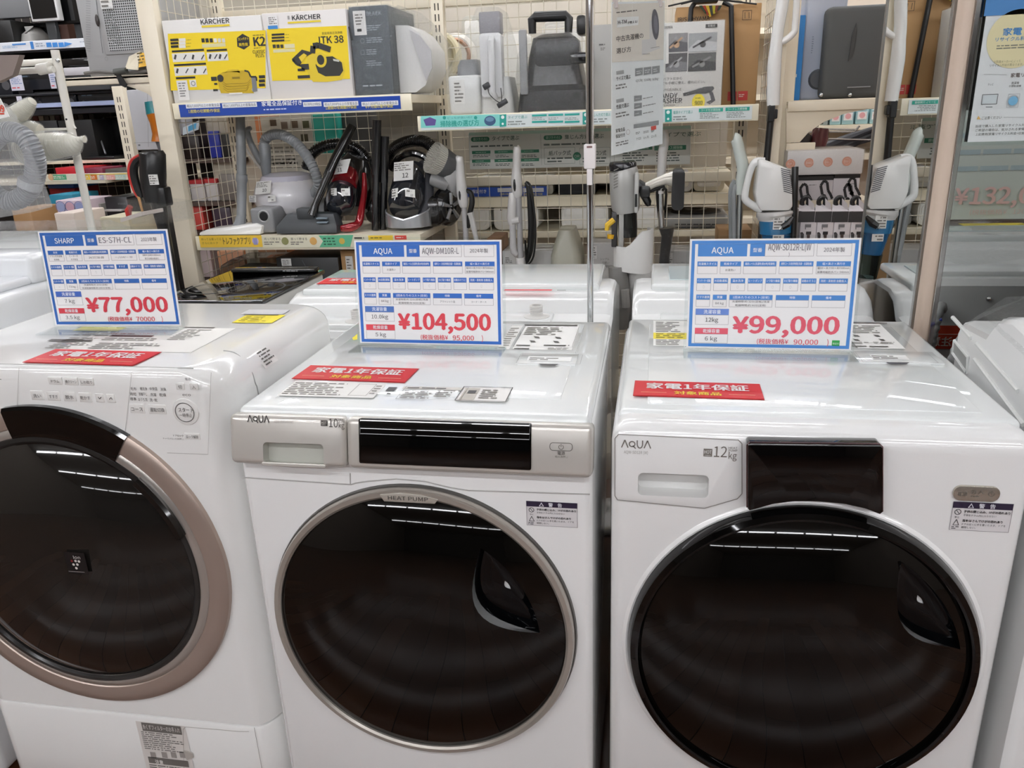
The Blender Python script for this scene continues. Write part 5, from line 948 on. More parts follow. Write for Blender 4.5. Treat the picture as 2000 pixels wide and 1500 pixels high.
MB().tube([Q(1290, 374, Y2), Q(1292, 445, Y2)], .012, 12, CHROME).build('tube', t); MB().tube([Q(1290, 370, Y2 - .01), Q(1283, 375, Y2 - .01), Q(1287, 420, Y2), Q(1290, 445, Y2)], .005, 8, BLACK, smooth=3).tube([Q(1293, 372, Y2 - .01), Q(1301, 370, Y2 - .01), Q(1299, 410, Y2)], .005, 8, BLACK, smooth=3).build('cord', t)
MB().tube([Q(1302, 445, Y2), Q(1303, 462, Y2), Q(1298, 500, Y2), Q(1296, 560, Y2)], [.03, .022, .02, .024], 12, mat('2a2a2c', .3)).build('lower_body', t); e = Q(1296, 560, Y2); MB().tube([e, (e.x, Y2, .16)], .022, 12, mat('2a2a2c', .3)).build('lower_tube', t); MB().box((e.x - .1, Y2 - .06, .121), (e.x + .1, Y2 + .06, .17), .015, 2, mat('2a2a2c', .4)).build('floor_nozzle', t)
MB().tube([Q(1299, 438, Y2), Q(1300, 455, Y2), Q(1297, 500, Y2), Q(1297, 550, Y2)], [.042, .046, .036, .034], 12, FILM, cap=False).build('clear_wrap', t)
t = stick('pale mint-white curved vacuum handle on a chrome tube beside the ivory end post', [(1444, 560)], 0, 2.95); Y3 = 2.95; mint = mat('d4dcd6', .25, coat=.3)
MB().tube([Q(1433, 268, Y3), Q(1438, 272, Y3), Q(1445, 300, Y3), Q(1451, 328, Y3), Q(1448, 350, Y3), Q(1446, 380, Y3)], [.014, .02, .02, .021, .019, .015], 14, mint, smooth=4).build('handle', t); e = Q(1441, 500, Y3)
MB().tube([Q(1446, 377, Y3), e, (e.x, Y3, .16)], .0115, 12, STEEL).build('tube', t); MB().box((e.x - .13, Y3 - .09, .121 - .12), (e.x + .03, Y3 + .015, .05), .012, 2, mint).build('floor_nozzle', t); MB().tube([(e.x, Y3, .17), (e.x, Y3 - .02, .03)], .016, 10, mint).build('neck', t)
MB().tube([Q(1436, 352, Y3 + .02), Q(1428, 372, Y3 + .02), Q(1428, 420, Y3 + .02), Q(1429, 480, Y3 + .02), Q(1430, 540, Y3 + .02)], .01, 8, mat('8d9192', .4), smooth=4).tube([Q(1438, 360, Y3), Q(1434, 380, Y3), Q(1434, 430, Y3), Q(1435, 500, Y3)], .008, 8, mat('9a9d9e', .4), smooth=4).build('cord', t)
# grey cordless stick on its white stand
Y = 2.62
t = thing('stick_vacuum', 'grey cordless stick vacuum with black battery parked in a white curved stand', 'vacuum cleaner', (P(1240, 640, Y).x, Y, 0)); gb = mat('a4a39f', .3, .2)
c = Q(1217, 370, Y)
MB().tube([Q(1217, 330, Y), Q(1218, 334, Y), Q(1220, 372, Y), Q(1222, 404, Y), Q(1223, 415, Y)], [.043, .046, .047, .046, .04], 28, gb).build('motor_housing', t); MB().tube([Q(1216, 316, Y), Q(1216, 320, Y), Q(1217, 331, Y)], [.04, .0435, .0435], 28, mat('1c1c1e', .12)).build('filter_cap', t)
q = Q(1203, 352, Y - .042); g = Print((q.x, Y - .0445, q.z), (1, .5, 0), ZU, .001)
for k in range(7): g.line([(-.006 - .002, .03 - k * .009), (.014, .038 - k * .009)], .003, '77756f', 0)
g.build('vent_slots', t)
MB().tube([Q(1225, 413, Y), Q(1226, 440, Y), Q(1226, 462, Y)], [.031, .031, .03], 24, mat('6c6e6e', .08, kind='acrylic')).build('dust_cup', t); MB().tube([Q(1226, 418, Y), Q(1226, 445, Y)], [.012, .016], 16, mat('c9c8ae', .5)).build('cup_filter', t)
MB().box((Q(1198, 0, Y).x, Y - .03, Q(1203, 480, Y).z), (Q(1209, 0, Y).x, Y + .03, Q(1203, 412, Y).z), .003, 2, mat('2c2a2a', .3)).box((Q(1209, 450, Y).x, Y - .03, Q(1203, 480, Y).z), (Q(1219, 450, Y).x, Y + .02, Q(1203, 405, Y).z), .003, 2, gb).build('spine', t)
a, e = Q(1240, 336, Y - .02), Q(1247, 414, Y - .02); MB().box((a.x, Y - .055, e.z), (e.x, Y - .015, a.z), .006, 2, mat('b4b3b0', .3)).box((a.x + .002, Y - .058, e.z + .02), (e.x - .004, Y - .05, e.z + .06), .001, 1, BLACK).build('latch', t)
MB().tube([Q(1262, 366, Y), Q(1278, 358, Y), Q(1300, 350, Y), Q(1314, 350, Y)], [.014, .014, .017, .026], 14, mat('c9c4ba', .25, .3)).build('handle', t); MB().tube([Q(1258, 376, Y), Q(1278, 370, Y), Q(1298, 362, Y)], .006, 8, BLACK).build('trigger_guard', t)
x0, za, x1, z1 = box_at(1312, 329, 1336, 408, Y); MB().prism([(x, Y - .04, z) for x, z in rrect(x0, x1, za, z1, .014)], (0, .08, 0), mat('1d1c1c', .3), bev=.006).build('battery', t)
MB().tube([Q(1243, 360, Y), Q(1252, 366, Y), Q(1262, 372, Y)], [.02, .02, .016], 10, BLACK).box((Q(1250, 372, Y).x, Y - .03, Q(1260, 385, Y).z), (Q(1270, 372, Y).x, Y + .02, Q(1260, 362, Y).z), .008, 2, BLACK).tube([Q(1258, 380, Y), Q(1266, 396, Y), Q(1268, 402, Y)], [.014, .012, .006], 8, BLACK).build('hinge', t)
b = MB(); b.tube([Q(1199, 429, Y - .03), Q(1186, 440, Y - .035), Q(1185, 450, Y - .035)], [.009, .009, .007], 6, mat('d9b02a', .5)).tube([Q(1193, 458, Y - .03), Q(1192, 466, Y - .03)], [.012, .01], 8, mat('d9a51c', .5)); b.build('tag', t)
st = []
for k in range(17):
    q = R(200 + k * 200 / 16); f = k / 16; cx_, cy_ = Q(1236, 490, Y).x, Y + .01; r_ = .066
    zt_ = Q(1236, 478 - 30 * min(1, max(0, (f - .28) / .2)), Y).z; zb_ = Q(1236, 522 + 8 * min(1, f * 2), Y).z; st.append([(cx_ + r_ * math.cos(q), cy_ + r_ * math.sin(q), zb_), (cx_ + r_ * math.cos(q), cy_ + r_ * math.sin(q), zt_), (cx_ + (r_ - .008) * math.cos(q), cy_ + (r_ - .008) * math.sin(q), zt_), (cx_ + (r_ - .008) * math.cos(q), cy_ + (r_ - .008) * math.sin(q), zb_)])
MB().loft(st, mat('d9d8d5', .3)).build('stand_shell', t); q = Q(1250, 528, Y); MB().tube([q, Vector((q.x, Y + .02, .03))], [.04, .03], 18, mat('c4c3c0', .35)).build('stand_pole', t); MB().box((q.x - .12, Y - .12, 0), (q.x + .12, Y + .13, .03), .012, 2, mat('c4c3c0', .35)).build('stand_foot', t)
MB().tube([Q(1206, 520, Y - .02), Q(1210, 560, Y - .02), Q(1212, 600, Y - .02), Q(1210, 640, Y - .02)], [.03, .034, .036, .03], 12, mat('7b7976', .4)).tube([Q(1221, 565, Y - .05), Q(1223, 600, Y - .05)], .014, 8, mat('9a9894', .4)).build('lower_tube', t)
# cartons on the deck of the second bay
t, p = carton('vacuum_carton', 'grey-white carton with round stick vacuum picture, left on the second bay floor', 'box', 984, 490, 1080, 660, 3.2, 3.37, mat('bdbcb9', .5), z0=zd); p.barsp(987, 502, 1002, 514, 4, '66645f', 1); p.linep([(1042, 515), (1034, 540), (1030, 590)], .012, '9a9896', 1); p.linep([(1040, 520), (1036, 535)], .02, 'a4a29f', 2); p.build('carton_print', t)
for i, (x0, x1, lab) in enumerate(((1152, 1200, 'grey stick cleaner carton behind the white curved stand'), (1300, 1395, 'grey stick cleaner carton right of the clear-wrapped chrome-tube vacuum'))):
    t, p = carton('stick_carton', lab, 'box', x0, 476 + 14 * i, x1, 660, 3.22, 3.37, mat('b3b1ae', .5), 'stick cleaner cartons', z0=zd); p.rectp(x0 + 2, 480 + 14 * i, x0 + 14, 506 + 14 * i, 'd4d2cf', 1); p.barsp(x0 + 4, 482 + 14 * i, x0 + 13, 504 + 14 * i, 5, '66645f', 2)
    p.textp('シンプル', x0 + 20, 506 + 8 * i, x0 + 38, 5, '77746f', 0, 2); p.textp('で軽い', x0 + 24, 513 + 8 * i, x0 + 38, 5, '77746f', 0, 2); p.textp('スティック掃除機', x0 + 8, 520 + 8 * i, x0 + 44, 5, '77746f', 0, 2); p.build('carton_print', t)
x0, za, x1, z1 = box_at(1084, 442, 1140, 660, 3.3); b = MB(); b.loft([[(x, y, z) for x, y in rrect(x0 + i_, x1 - i_, 3.15 + i_, 3.37 - i_, .03)] for z, i_ in ((zd + .002, .01), (.5, 0), (z1 - .1, 0), (z1, .03))], mat('b9b8a8', .35)); T(b, 'bagged_bin', 'cloudy plastic-bagged bin behind the white stick vacuum with looped cord', 'bin')
t, p = carton('brown_carton', 'brown cardboard carton low at the right end of the second bay', 'box', 1398, 449, 1462, 660, 3.2, 3.37, mat('a07d56', .7), z0=zd); p.build('carton_print', t) if p.mb.v else None
t, p = carton('slim_carton', 'narrow brown carton at the left end of the second bay behind the middle price card', 'box', 955, 465, 982, 660, 3.2, 3.37, mat('8e6c50', .7), z0=zd)

# ---------------------------------------------------------------- chrome pole with the hanging guide sign
Y = 1.845; q0, q1 = Q(1155, 0, Y), Q(1150, 600, Y); px_ = (q0.x + q1.x) / 2
t = thing('sign_pole', 'slim chrome telescopic pole standing behind the silver-panelled washer', 'pole', (px_, Y, 0))
zc = Q(1150, 332, Y).z; MB().tube([(px_, Y, .02), (px_, Y, zc)], .0078, 16, CHROME).build('lower_tube', t); MB().tube([(px_, Y, zc), (px_, Y, 2.2)], .0088, 16, CHROME).build('upper_tube', t); MB().lathe([(.0001, .02), (.045, .016), (.05, .0), (.0001, 0)], (px_, Y, 0), (0, 0, 1), 32, mat('c4c4c4', .3)).build('base_plate', t)
x0, za, x1, z1 = box_at(1140.5, 281, 1160.5, 329, Y); MB().box((px_ - .013, Y - .014, za), (px_ + .013, Y + .014, z1), .003, 2, mat('e9e3e2', .35)).box((px_ - .006, Y - .016, zc - .032), (px_ + .006, Y - .008, za), .001, 1, mat('e9e3e2', .35)).box((px_ - .006, Y - .0146, z1 - .008), (px_ + .006, Y - .01, z1 - .004), 0, 1, mat('7a5a58', .5)).build('clamp', t)
zh = 1.92; arm = MB().tube([(px_, Y, zh), (Q(1296, 0, 1.9).x + .01, 1.93, zh)], .005, 10, CHROME); arm.build('cross_bar', t)
bl, br, tl, tr = Q(1195, 304, 1.84), Q(1294, 281, 1.95), Q(1195, 4, 1.84), Q(1298, 2, 1.95)
t = thing('guide_sign', 'tall white sleeve sign on choosing used washing machines hanging from the pole', 'sign', (bl + br) / 2)
U = (br - bl); V = tl - bl; nn = U.cross(V).normalized()
MB().prism([bl, br, tr, tl], -nn * .002, mat('f6f4f3', .4)).build('sheet', t); o = .006; u_, v_ = U.normalized() * o, V.normalized() * o
MB().prism([q + nn * .004 for q in (bl - u_ * 1.2 - v_, br + u_ * .4 - v_, tr + u_ * .4 + v_ * 2, tl - u_ * 1.2 + v_ * 2)], nn * .001, ACRYL).build('sleeve', t)
b = MB()
for f in (.06, .9): q = tl.lerp(tr, f); b.tube([q + Vector((0, 0, .0)), (q.x, q.y, zh)], .0015, 6, CHROME); b.box((q.x - .006, q.y - .003, q.z - .012), (q.x + .006, q.y + .003, q.z + .006), .001, 1, mat('cbbcb8', .3))
b.build('hanger_clip', t)
p = Print(bl, U, V, .0005)
p.quadp([(1196, 8), (1297, 5), (1295.5, 116), (1195, 122)], 'f0e4d8', 0); p.barsp(1203, 19, 1261, 24, 1, '77706a'); p.quadp([(1204, 34), (1247, 32), (1246, 49), (1204, 54)], 'f7f2ee', 1); p.textp('H-TM', 1206, 43, 1223, 7, '4a4644', .03, 2); p.textp('が教える!', 1225, 43.5, 1244, 5, '4a4644', .01, 2)
p.textp('中古洗濯機の', 1203, 73, 1256, 10.5, '5a5450', .01); p.textp('選び方', 1203, 98, 1232, 10, '5a5450', .01)
p.quadp([(1268, 40), (1281, 38), (1281, 93), (1289, 92), (1289, 94), (1253, 108), (1253, 78), (1268, 76)], 'e4dcd8', 1); u, v = p.uv(1279, 48); p.disc(u, v, .011, '6e6a70', 2, rv=.031); p.disc(u + .001, v, .006, '85828a', 3, rv=.019); p.linep([(1270, 94), (1287, 91)], .001, 'a49c98', 2); p.linep([(1254, 106), (1268, 105)], .001, 'a49c98', 2)
for y, s_ in ((152, 'サイズで選ぶ'), (207, '性能で選ぶ')):
    p.rectp(1203, y - 14, 1218, y - 7, 'b3b1b0', 1); p.textp(s_, 1203, y, 1228 if y > 200 else 1231, 8, '6a6664', .01); p.barsp(1202, y + 10, 1230, y + 22, 2, '8a8684')
for i in range(3): p.quadp([(1240 + i * 16.5, 134 - i * 2), (1255 + i * 16.5, 132 - i * 2), (1255 + i * 16.5, 146 - i * 2), (1240 + i * 16.5, 149 - i * 2)], '9c9a9a', 1); p.textp(('4.2-5.5kg', '5.5-6.0kg', '8.0kg~')[i], 1241 + i * 16.5, 157 - i * 1.5, 1254 + i * 16.5, 4.5, '55524f'); p.barsp(1242 + i * 16.5, 137 - i * 2, 1253 + i * 16.5, 145 - i * 2, 2, 'dcdada', 2)
for i in range(3): y = 192 + i * 14.5; p.quadp([(1238, y - 4.5), (1253, y - 6), (1253, y + 4), (1238, y + 6.5)], '9c9a9a', 1); p.barsp(1240, y - 1, 1251, y + 1.5, 1, 'dcdada', 2); p.barsp(1255, y - 4, 1287, y - 1, 1, '77736f')
p.textp('家電全品', 1202, 254, 1220, 7, '77736f', .01); p.textp('保証付き', 1202, 265, 1220, 7, '77736f', .01); u, v = p.uv(1226, 258); p.ring(u, v, .0055, .0006, 'b89a94', 1); p.barsp(1202, 274, 1231, 284, 2, '8a8684')
p.quadp([(1237, 243), (1286, 235), (1286, 244), (1237, 251)], 'a3a1a1', 1); p.rectp(1271, 246, 1281, 253.5, 'd8544a', 1)
for i in range(3): p.barsp(1241 + i * 15, 257 - i * 2, 1252 + i * 15, 262 - i * 2, 2, '77736f'); p.textp(('7日', '6ヶ月', '12ヶ月')[i], 1242 + i * 14.5, 271 - i * 2.5, 1251 + i * 15, 5, '77736f')
p.build('sign_print', t)

# ---------------------------------------------------------------- second row: top loaders with their backs to us
def top_loader(lab, x0, x1, yn, yf, z, var=0, hose=True, group='washing machines in the second row', s=1):
    """s = 1: its back at yn; s = -1: mirrored in depth about yn so that its back is at yn and it extends towards smaller y."""
    Yd = lambda d: yn + s * d
    t = thing('top_load_washer', lab, 'washing machine', ((x0 + x1) / 2, Yd(.3), 0), group); D = abs(yf - yn)
    prof = [(0, .03), (0, z - .075), (.012, z - .06), (.13, z - .052), (.15, z - .03), (.17, z - .012), (.22, z), (D - .2, z - .005), (D - .03, z - .05), (D, z - .08), (D, .03)]
    b = MB(); rings = []
    for x, sc in ((x0, .985), (x0 + .006, .997), (x0 + .02, 1.0), (x1 - .02, 1.0), (x1 - .006, .997), (x1, .985)):
        rings.append([(x, Yd(d if i not in (0, 1, 9, 10) else (d + .004 * (1 if d < .1 else -1)) if sc < .99 else d), (zz - .012) if (sc < .99 and zz > .1) else (zz - .004 if (sc < 1 and zz > .1) else zz)) for i, (d, zz) in enumerate(prof)])
    m = mat('ebeceb', .18, coat=.4); b.loft(rings, m).build('cabinet', t)
    xc = (x0 + x1) / 2; w = x1 - x0
    b = MB(); ya, yb_ = sorted((Yd(.03), Yd(.125))); b.box((x0 + w * .12, ya, z - .062), (x1 - w * .3, yb_, z - .046), .006, 2, mat('e2e4e3', .2)).build('rear_deck', t)
    xt = x0 + w * .62
    b = MB().lathe([(.034, .0), (.034, .005), (.02, .008), (.016, .01), (.016, .034), (.012, .034), (.012, .012), (.0001, .012)], (xt, Yd(.075), z - .05), (0, 0, 1), 28, mat('dcdad6', .3))
    for k in range(4): b.lathe([(.0162, 0), (.0178, .0015), (.0162, .003)], (xt, Yd(.075), z - .035 + k * .005), (0, 0, 1), 24, mat('dcdad6', .3))
    b.build('inlet', t)
    y1, y2 = sorted((Yd(.2), Yd(D - .06)))
    lid = MB().box((x0 + w * .08, y1, z - .01), (x1 - w * .08, y2, z + .012), .008, 3, mat('e4e7e6', .12, coat=.5)).build('lid', t)
    if var: MB().box((x0 + w * .16, y1 + .05, z + .0115), (x1 - w * .16, y2 - .06, z + .0145), .002, 1, mat('c4d0d2', .05, coat=.5)).build('lid_window', lid)
    for sx in (.15, .85): MB().tube([(x0 + w * sx, Yd(.06), 0), (x0 + w * sx, Yd(.06), .035)], .02, 10, DGREY).build('foot', t)
    return t
ys = 1.9; z = Q(600, 566, 2.15).z
t1_ = top_loader('white top-load washer behind the gap between the left and middle drum washers', Q(506, 600, ys).x, Q(782, 600, ys).x, ys, 2.46, z, 1); warr = warranty(z + .015, (Q(668, 606, 2.06).x, 2.2), 0, 'red warranty card lying on the top-load washer behind the middle price card')
z = Q(1090, 556, 2.15).z; t2_ = top_loader('white top-load washer with white water inlet, behind the silver-panelled washer', Q(800, 600, ys).x, Q(1192, 600, ys).x, ys, 2.46, z, 0)
p = topface(z + .0006); p.rectp(985, 565.5, 1078, 568, 'd8404a', 0); p.barsp(1088, 566, 1106, 568.5, 1, '66645f', 0); p.build('rim_print', t2_)
z = Q(1500, 556, 2.15).z; t3_ = top_loader('white top-load washer behind the washer with the square black display', Q(1232, 620, ys).x, Q(1768, 600, 2.0).x * .9 , ys, 2.46, z, 1)
# ================================================================ left of the vacuum shelving
# end bracket shelf with the computer tower
ya = 2.97; xa, xb = Q(122, 155, ya).x, GL - .075; zt_ = Q(210, 148, ya).z; zb_ = Q(210, 164, ya).z
t = thing('bracket_shelf', 'ivory bracket shelf on the left end of the vacuum shelving carrying the computer tower', 'shelf', ((xa + xb) / 2, 3.15, zb_))
MB().box((xa, ya, zt_ - .012), (xb, 3.4, zt_), .002, 1, IVORY).box((xa, ya, zb_), (xb, ya + .02, zt_), .003, 2, IVORY).build('shelf_board', t)
pts = [Q(237, 165, ya), Q(305, 165, ya), Q(322, 212, ya), Q(312, 205, ya), Q(302, 196, ya), Q(285, 182, ya), Q(262, 173, ya)]
MB().prism([(v.x, ya + .004, v.z) for v in pts], (0, .012, 0), IVORY, bev=.001).build('bracket', t)
t = thing('computer_tower', 'large silver computer tower with perforated front panel on the bracket shelf', 'computer', (Q(228, 145, 3.0).x, 3.15, zt_))
x0, za, x1, z1 = box_at(183, -60, 292, 142, 3.0)
MB().box((x0 - .06, 3.0, zt_), (x1, 3.38, z1), .004, 2, mat('b9babb', .35, .3)).build('case', t)
xa2 = Q(200, 60, 3.0).x; MB().box((xa2, 2.992, Q(240, 106, 3.0).z), (x1 - .003, 3.0, z1), .003, 2, mat('b9babb', .35, .3)).build('front_panel', t)
xp = Q(204, 60, 3.0).x; MB().box((xp + .012, 2.9905, Q(240, 99, 3.0).z), (x1 - .02, 2.9925, z1 - .01), 0, 1, mat('b4b5b6', .4, kind='perf', bscale=112)).build('perforated_grille', t)
p = front(2.992, lift=.0006); p.linep([(188, 0), (201, 104)], .002, '55565a', 1)
for k in range(22): p.linep([(168, 2 + k * 4.6), (177, 3 + k * 4.6)], .0012, '77787a', 0)
p.build('panel_seam', t); q = Q(190, 40, 2.99); MB().ball((q.x, 2.99, q.z), (.008, .006, .022), mat('3a3432', .3), 12).build('release_latch', t)
label_card(t, Q(207, 3, 2.985), (1, 0, 0), (0, 0, 1), .05, .05, None, 3); q = front(3.0 - .0005); u, v = q.uv(208, 115); q.ring(u, v, .007, .001, '9a9b9c', 1); q.build('badge', t)
x0b, zab, x1b, z1b = box_at(205, 14, 232, 92, 2.985); MB().loft([[(x0b, 2.985, zab + .02), (x1b, 2.985, zab), (x1b - .01, 2.97, z1b), (x0b + .004, 2.985, z1b)], [(x0b, 2.99, zab + .02), (x1b, 2.99, zab), (x1b - .01, 2.99, z1b), (x0b + .004, 2.99, z1b)]], FILM).build('clear_pouch', t)
t = thing('clip_sign', 'small beige and yellow tent card held by a black clip on the bracket shelf', 'sign', (Q(262, 140, 2.96).x, 2.97, zt_))
a, e = Q(246, 136, 2.955), Q(291, 130, 2.955); q0, q1 = Q(272, 101, 2.98), Q(286, 103, 2.98)
MB().prism([Q(244, 134, 2.95), Q(268, 137, 2.95), Q(273, 100, 2.99), Q(252, 110, 2.99)], (.002, .004, 0), mat('d9cfb8', .5)).build('front_leaf', t); MB().prism([Q(269, 132, 2.96), Q(292, 128, 2.96), Q(284, 104, 2.99), Q(272, 102, 2.99)], (.002, .004, 0), mat('e8b420', .4)).build('back_leaf', t)
p = Print(Q(269, 132, 2.955), Q(292, 128, 2.955) - Q(269, 132, 2.955), Vector((0, .2, 1)), .0008); p.bars(.006, .01, .035, .055, 4, '55460a', 1); p.build('leaf_print', t)
MB().tube([Q(224, 141, 2.95), Q(247, 138, 2.95)], .012, 12, mat('4a4c48', .5)).prism([Q(226, 146, 2.945), Q(234, 145, 2.945), Q(247, 165, 2.945), Q(244, 171, 2.945), Q(234, 166, 2.945)], (0, .006, 0), BLACK).build('clip', t)
T(MB().tube([Q(165, 143, 2.975), Q(190, 140, 2.975), Q(226, 142, 2.975), Q(260, 141, 2.975), Q(296, 138, 2.975)], .006, 8, mat('6a6763', .5), smooth=4), 'power_cable', 'grey power cable lying along the bracket shelf', 'cable')
# second, slimmer post with slots and what hangs behind the end post
yp = 3.9; xm = (Q(247, 250, yp).x + Q(262, 330, yp).x) / 2
t = thing('rear_post', 'slim slotted ivory post behind the left end of the vacuum shelving', 'shelf post', (xm, yp, 0))
post(xm, yp, Q(242, 168, yp).z, .06, .04, IVORY, t)
t = thing('air_purifier', 'tall pale grey appliance with seams between the slim ivory post and the shelving', 'appliance', (Q(283, 290, 3.7).x, 3.75, 0))
x0, za, x1, z1 = box_at(256, 174, 322, 292, 3.7); MB().box((x0, 3.7, za - .002), (x1, 3.95, z1), .006, 2, mat('c6c7cc', .35)).box((x0 + .01, 3.72, .0), (x1 - .01, 3.93, za), .004, 1, mat('3a3836', .6)).build('cabinet', t)
p = front(3.7); p.linep([(288, 180), (290, 287)], .002, '9a9b9f', 0); p.linep([(262, 279), (312, 278)], .002, '9a9b9f', 0); p.rectp(270, 282, 274, 285, '6a6b6f', 0); p.build('cabinet_seam', t)
t = thing('steam_cleaner', 'teal and orange handheld cleaner hanging beside the left end post of the shelving', 'cleaner', (Q(308, 280, 3.1).x, 3.1, Q(308, 300, 3.1).z))
MB().tube([Q(300, 198, 3.1), Q(306, 222, 3.1)], [.035, .04], 14, mat('1d8c96', .3)).build('tank', t); MB().tube([Q(306, 221, 3.1), Q(310, 240, 3.1), Q(311, 262, 3.1), Q(313, 276, 3.1)], [.04, .034, .026, .034], 14, mat('cc7418', .3)).build('grip', t); MB().tube([Q(313, 276, 3.1), Q(315, 290, 3.1), Q(317, 300, 3.1)], [.02, .014, .01], 10, mat('6a6c70', .3)).build('nozzle', t); q = Q(304, 215, 3.1); MB().tube([q, (GL - .04, 3.1, q.z + .01), (GL - .01, 3.1, q.z + .01)], .006, 8, STEEL).build('hook', t)
# black and red stick vacuum hung on the end of the shelving
Y = 2.72
t = thing('stick_vacuum', 'black cordless stick vacuum with red-edged loop handle beside the left end post', 'vacuum cleaner', (Q(305, 430, Y).x, Y, 0)); bp_ = mat('1b1b1c', .3)
MB().tube([Q(297, 296, Y), Q(298, 300, Y), Q(299, 340, Y), Q(300, 365, Y), Q(305, 395, Y)], [.038, .045, .046, .044, .04], 20, bp_).build('motor_housing', t)
lp = [Q(280, 305, Y), Q(267, 314, Y), Q(261, 330, Y), Q(263, 350, Y), Q(270, 372, Y), Q(277, 386, Y)]
MB().tube(lp, [.012, .015, .016, .016, .015, .012], 10, bp_, smooth=4).build('loop_handle', t); MB().tube([v + Vector((-.011, -.006, .003)) for v in lp], [.006, .008, .009, .009, .008, .006], 8, mat('c0322c', .35), smooth=4).build('handle_trim', t)
x0, za, x1, z1 = box_at(291, 343, 308, 359, Y - .05); label_card(t, Q(300, 351, Y - .052), (1, 0, 0), (0, 0, 1), .036, .036, None, 4)
MB().box((Q(316, 380, Y).x - .005, Y - .03, Q(330, 402, Y).z), (Q(331, 380, Y).x, Y + .02, Q(330, 364, Y).z), .008, 2, bp_).build('battery', t); MB().tube([Q(304, 370, Y), Q(306, 394, Y)], [.036, .034], 14, mat('3c3e42', .15)).build('dust_cup', t)
MB().tube([Q(308, 390, Y), Q(318, 440, Y), (Q(318, 440, Y).x, Y, .04)], [.03, .022, .022], 12, bp_).build('tube', t); q = Q(318, 440, Y); MB().box((q.x - .1, Y - .06, 0), (q.x + .1, Y + .06, .05), .012, 2, bp_).build('floor_nozzle', t)
MB().tube([Q(255, 403, Y + .03), Q(250, 412, Y + .03), Q(252, 424, Y + .03)], [.01, .013, .01], 8, mat('c0322c', .35)).build('red_tab', t)
x0, x1 = Q(272, 400, Y).x, Q(345, 400, Y).x; z0_, z1_ = Q(300, 432, Y).z, Q(300, 384, Y).z
t = thing('clear_pocket', 'clear plastic pocket wrapped round the black stick vacuum beside the end post', 'pocket', ((x0 + x1) / 2, Y - .06, z0_)); MB().loft([[(x0, Y - .075, z1_ + .0), (x1, Y - .075, z1_ - .02), (x1 + .02, Y + .06, z1_ - .02), (x0, Y + .06, z1_)], [(x0 + .01, Y - .075, z0_), (x1 + .0, Y - .075, z0_), (x1 + .02, Y + .06, z0_), (x0 + .01, Y + .06, z0_)]][::-1], FILM, cap=False).build('pocket', t); MB().prism([Q(267, 383, Y - .07), Q(273, 386, Y - .07), Q(281, 418, Y - .07), Q(278, 420, Y - .07)], (0, .003, 0), mat('b88a58', .5)).build('edge_strip', t)
a, e = Q(236, 434, 2.3), Q(278, 421, 2.3); T(MB().prism([a, e, e + Vector((.01, .1, .0)), a + Vector((-.02, .1, 0))], (0, 0, .012), mat('c9c0ba', .5)), 'booklet', 'white and red booklet lying flat behind the 77,000 yen card', 'booklet')

# ---------------------------------------------------------------- audio and video shelving on the far left
YV = 4.3; xl0, xl1 = -4.6, Q(258, 250, YV).x
av = thing('media_shelving', 'dark-loaded ivory shelving with audio and video gear on the far left', 'shelving', ((xl0 + xl1) / 2, YV + .25, 0))
def Z_(x, y): return Q(x, y, YV).z
lv = [Z_(120, 94), Z_(120, 180), Z_(120, 212), Z_(170, 312), Z_(170, 345)]
dk = mat('1a1c22', .3)
MB().box((xl0, YV, lv[0] - .012), (xl1, YV + .5, lv[0]), .002, 1, dk).build('shelf', av); MB().box((xl0, YV, lv[2] - .03), (xl1, YV + .5, lv[2]), .002, 1, dk).build('shelf', av); MB().box((xl0, YV - .02, Z_(170, 318)), (xl1, YV + .5, lv[3]), .002, 1, IVORY2).build('shelf', av); MB().box((xl0, YV - .25, Z_(170, 352)), (xl1 - .05, YV + .4, lv[4]), .002, 1, IVORY2).build('shelf', av); MB().box((xl0, YV, lv[1] - .012), (xl1, YV + .5, lv[1]), .002, 1, dk).build('shelf', av)
MB().box((xl0, YV + .5, 0), (xl1, YV + .52, 2.6), 0, 1, mat('2a2422', .7)).build('back_panel', av); MB().box((xl1, YV + .1, 0), (xl1 + .04, YV + .52, 2.6), .002, 1, IVORY2).build('post', av); MB().box((xl0, YV - .2, 0), (xl1, YV + .5, .1), 0, 1, IVORY2).build('base_deck', av)
b = MB(); yy = YV + .42
for k in range(20): x = xl1 - .06 - k * .06; b.tube([(x, yy, .2), (x, yy, 2.5)], .002, 4, WIRE)
for k in range(36): b.tube([(xl1 - 1.25, yy, .3 + k * .06), (xl1, yy, .3 + k * .06)], .002, 4, WIRE)
b.build('mesh_panel', av)
p = strip2 = front(YV - .012, lift=.001); x0, za, x1, zb = Q(0, 90, YV).x, Z_(90, 97), Q(176, 84, YV).x, Z_(90, 79)
MB().box((x0 - .6, YV - .012, za), (x1, YV, zb), .002, 1, mat('dfe3ea', .25)).build('price_rail', av)
p.rectp(24, 85, 51, 88, '4a86c8', 1); p.rectp(60, 81, 66, 96, '3a7ac0', 1); p.barsp(70, 83, 88, 92, 2, '8a98a8', 1)
for k in range(3): p.rectp(91 + k * 12, 83, 101 + k * 12, 92, '3f86d0', 1)
p.quadp([(126, 82), (142, 85), (126, 92)], '3f86d0', 1); p.barsp(156, 80, 172, 83, 1, '8a98a8', 1); p.barsp(5, 88, 50, 94, 2, '9ab4d0', 1); p.build('rail_print', av)
p = front(YV - .252, lift=.001); yq = YV - .252
def qx(x, y): return Q(x, y, yq)
MB().box((qx(75, 345).x, yq, qx(160, 353).z), (qx(256, 345).x, yq + .003, qx(160, 339).z), .001, 1, mat('e6e0cc', .3)).build('price_rail', av)
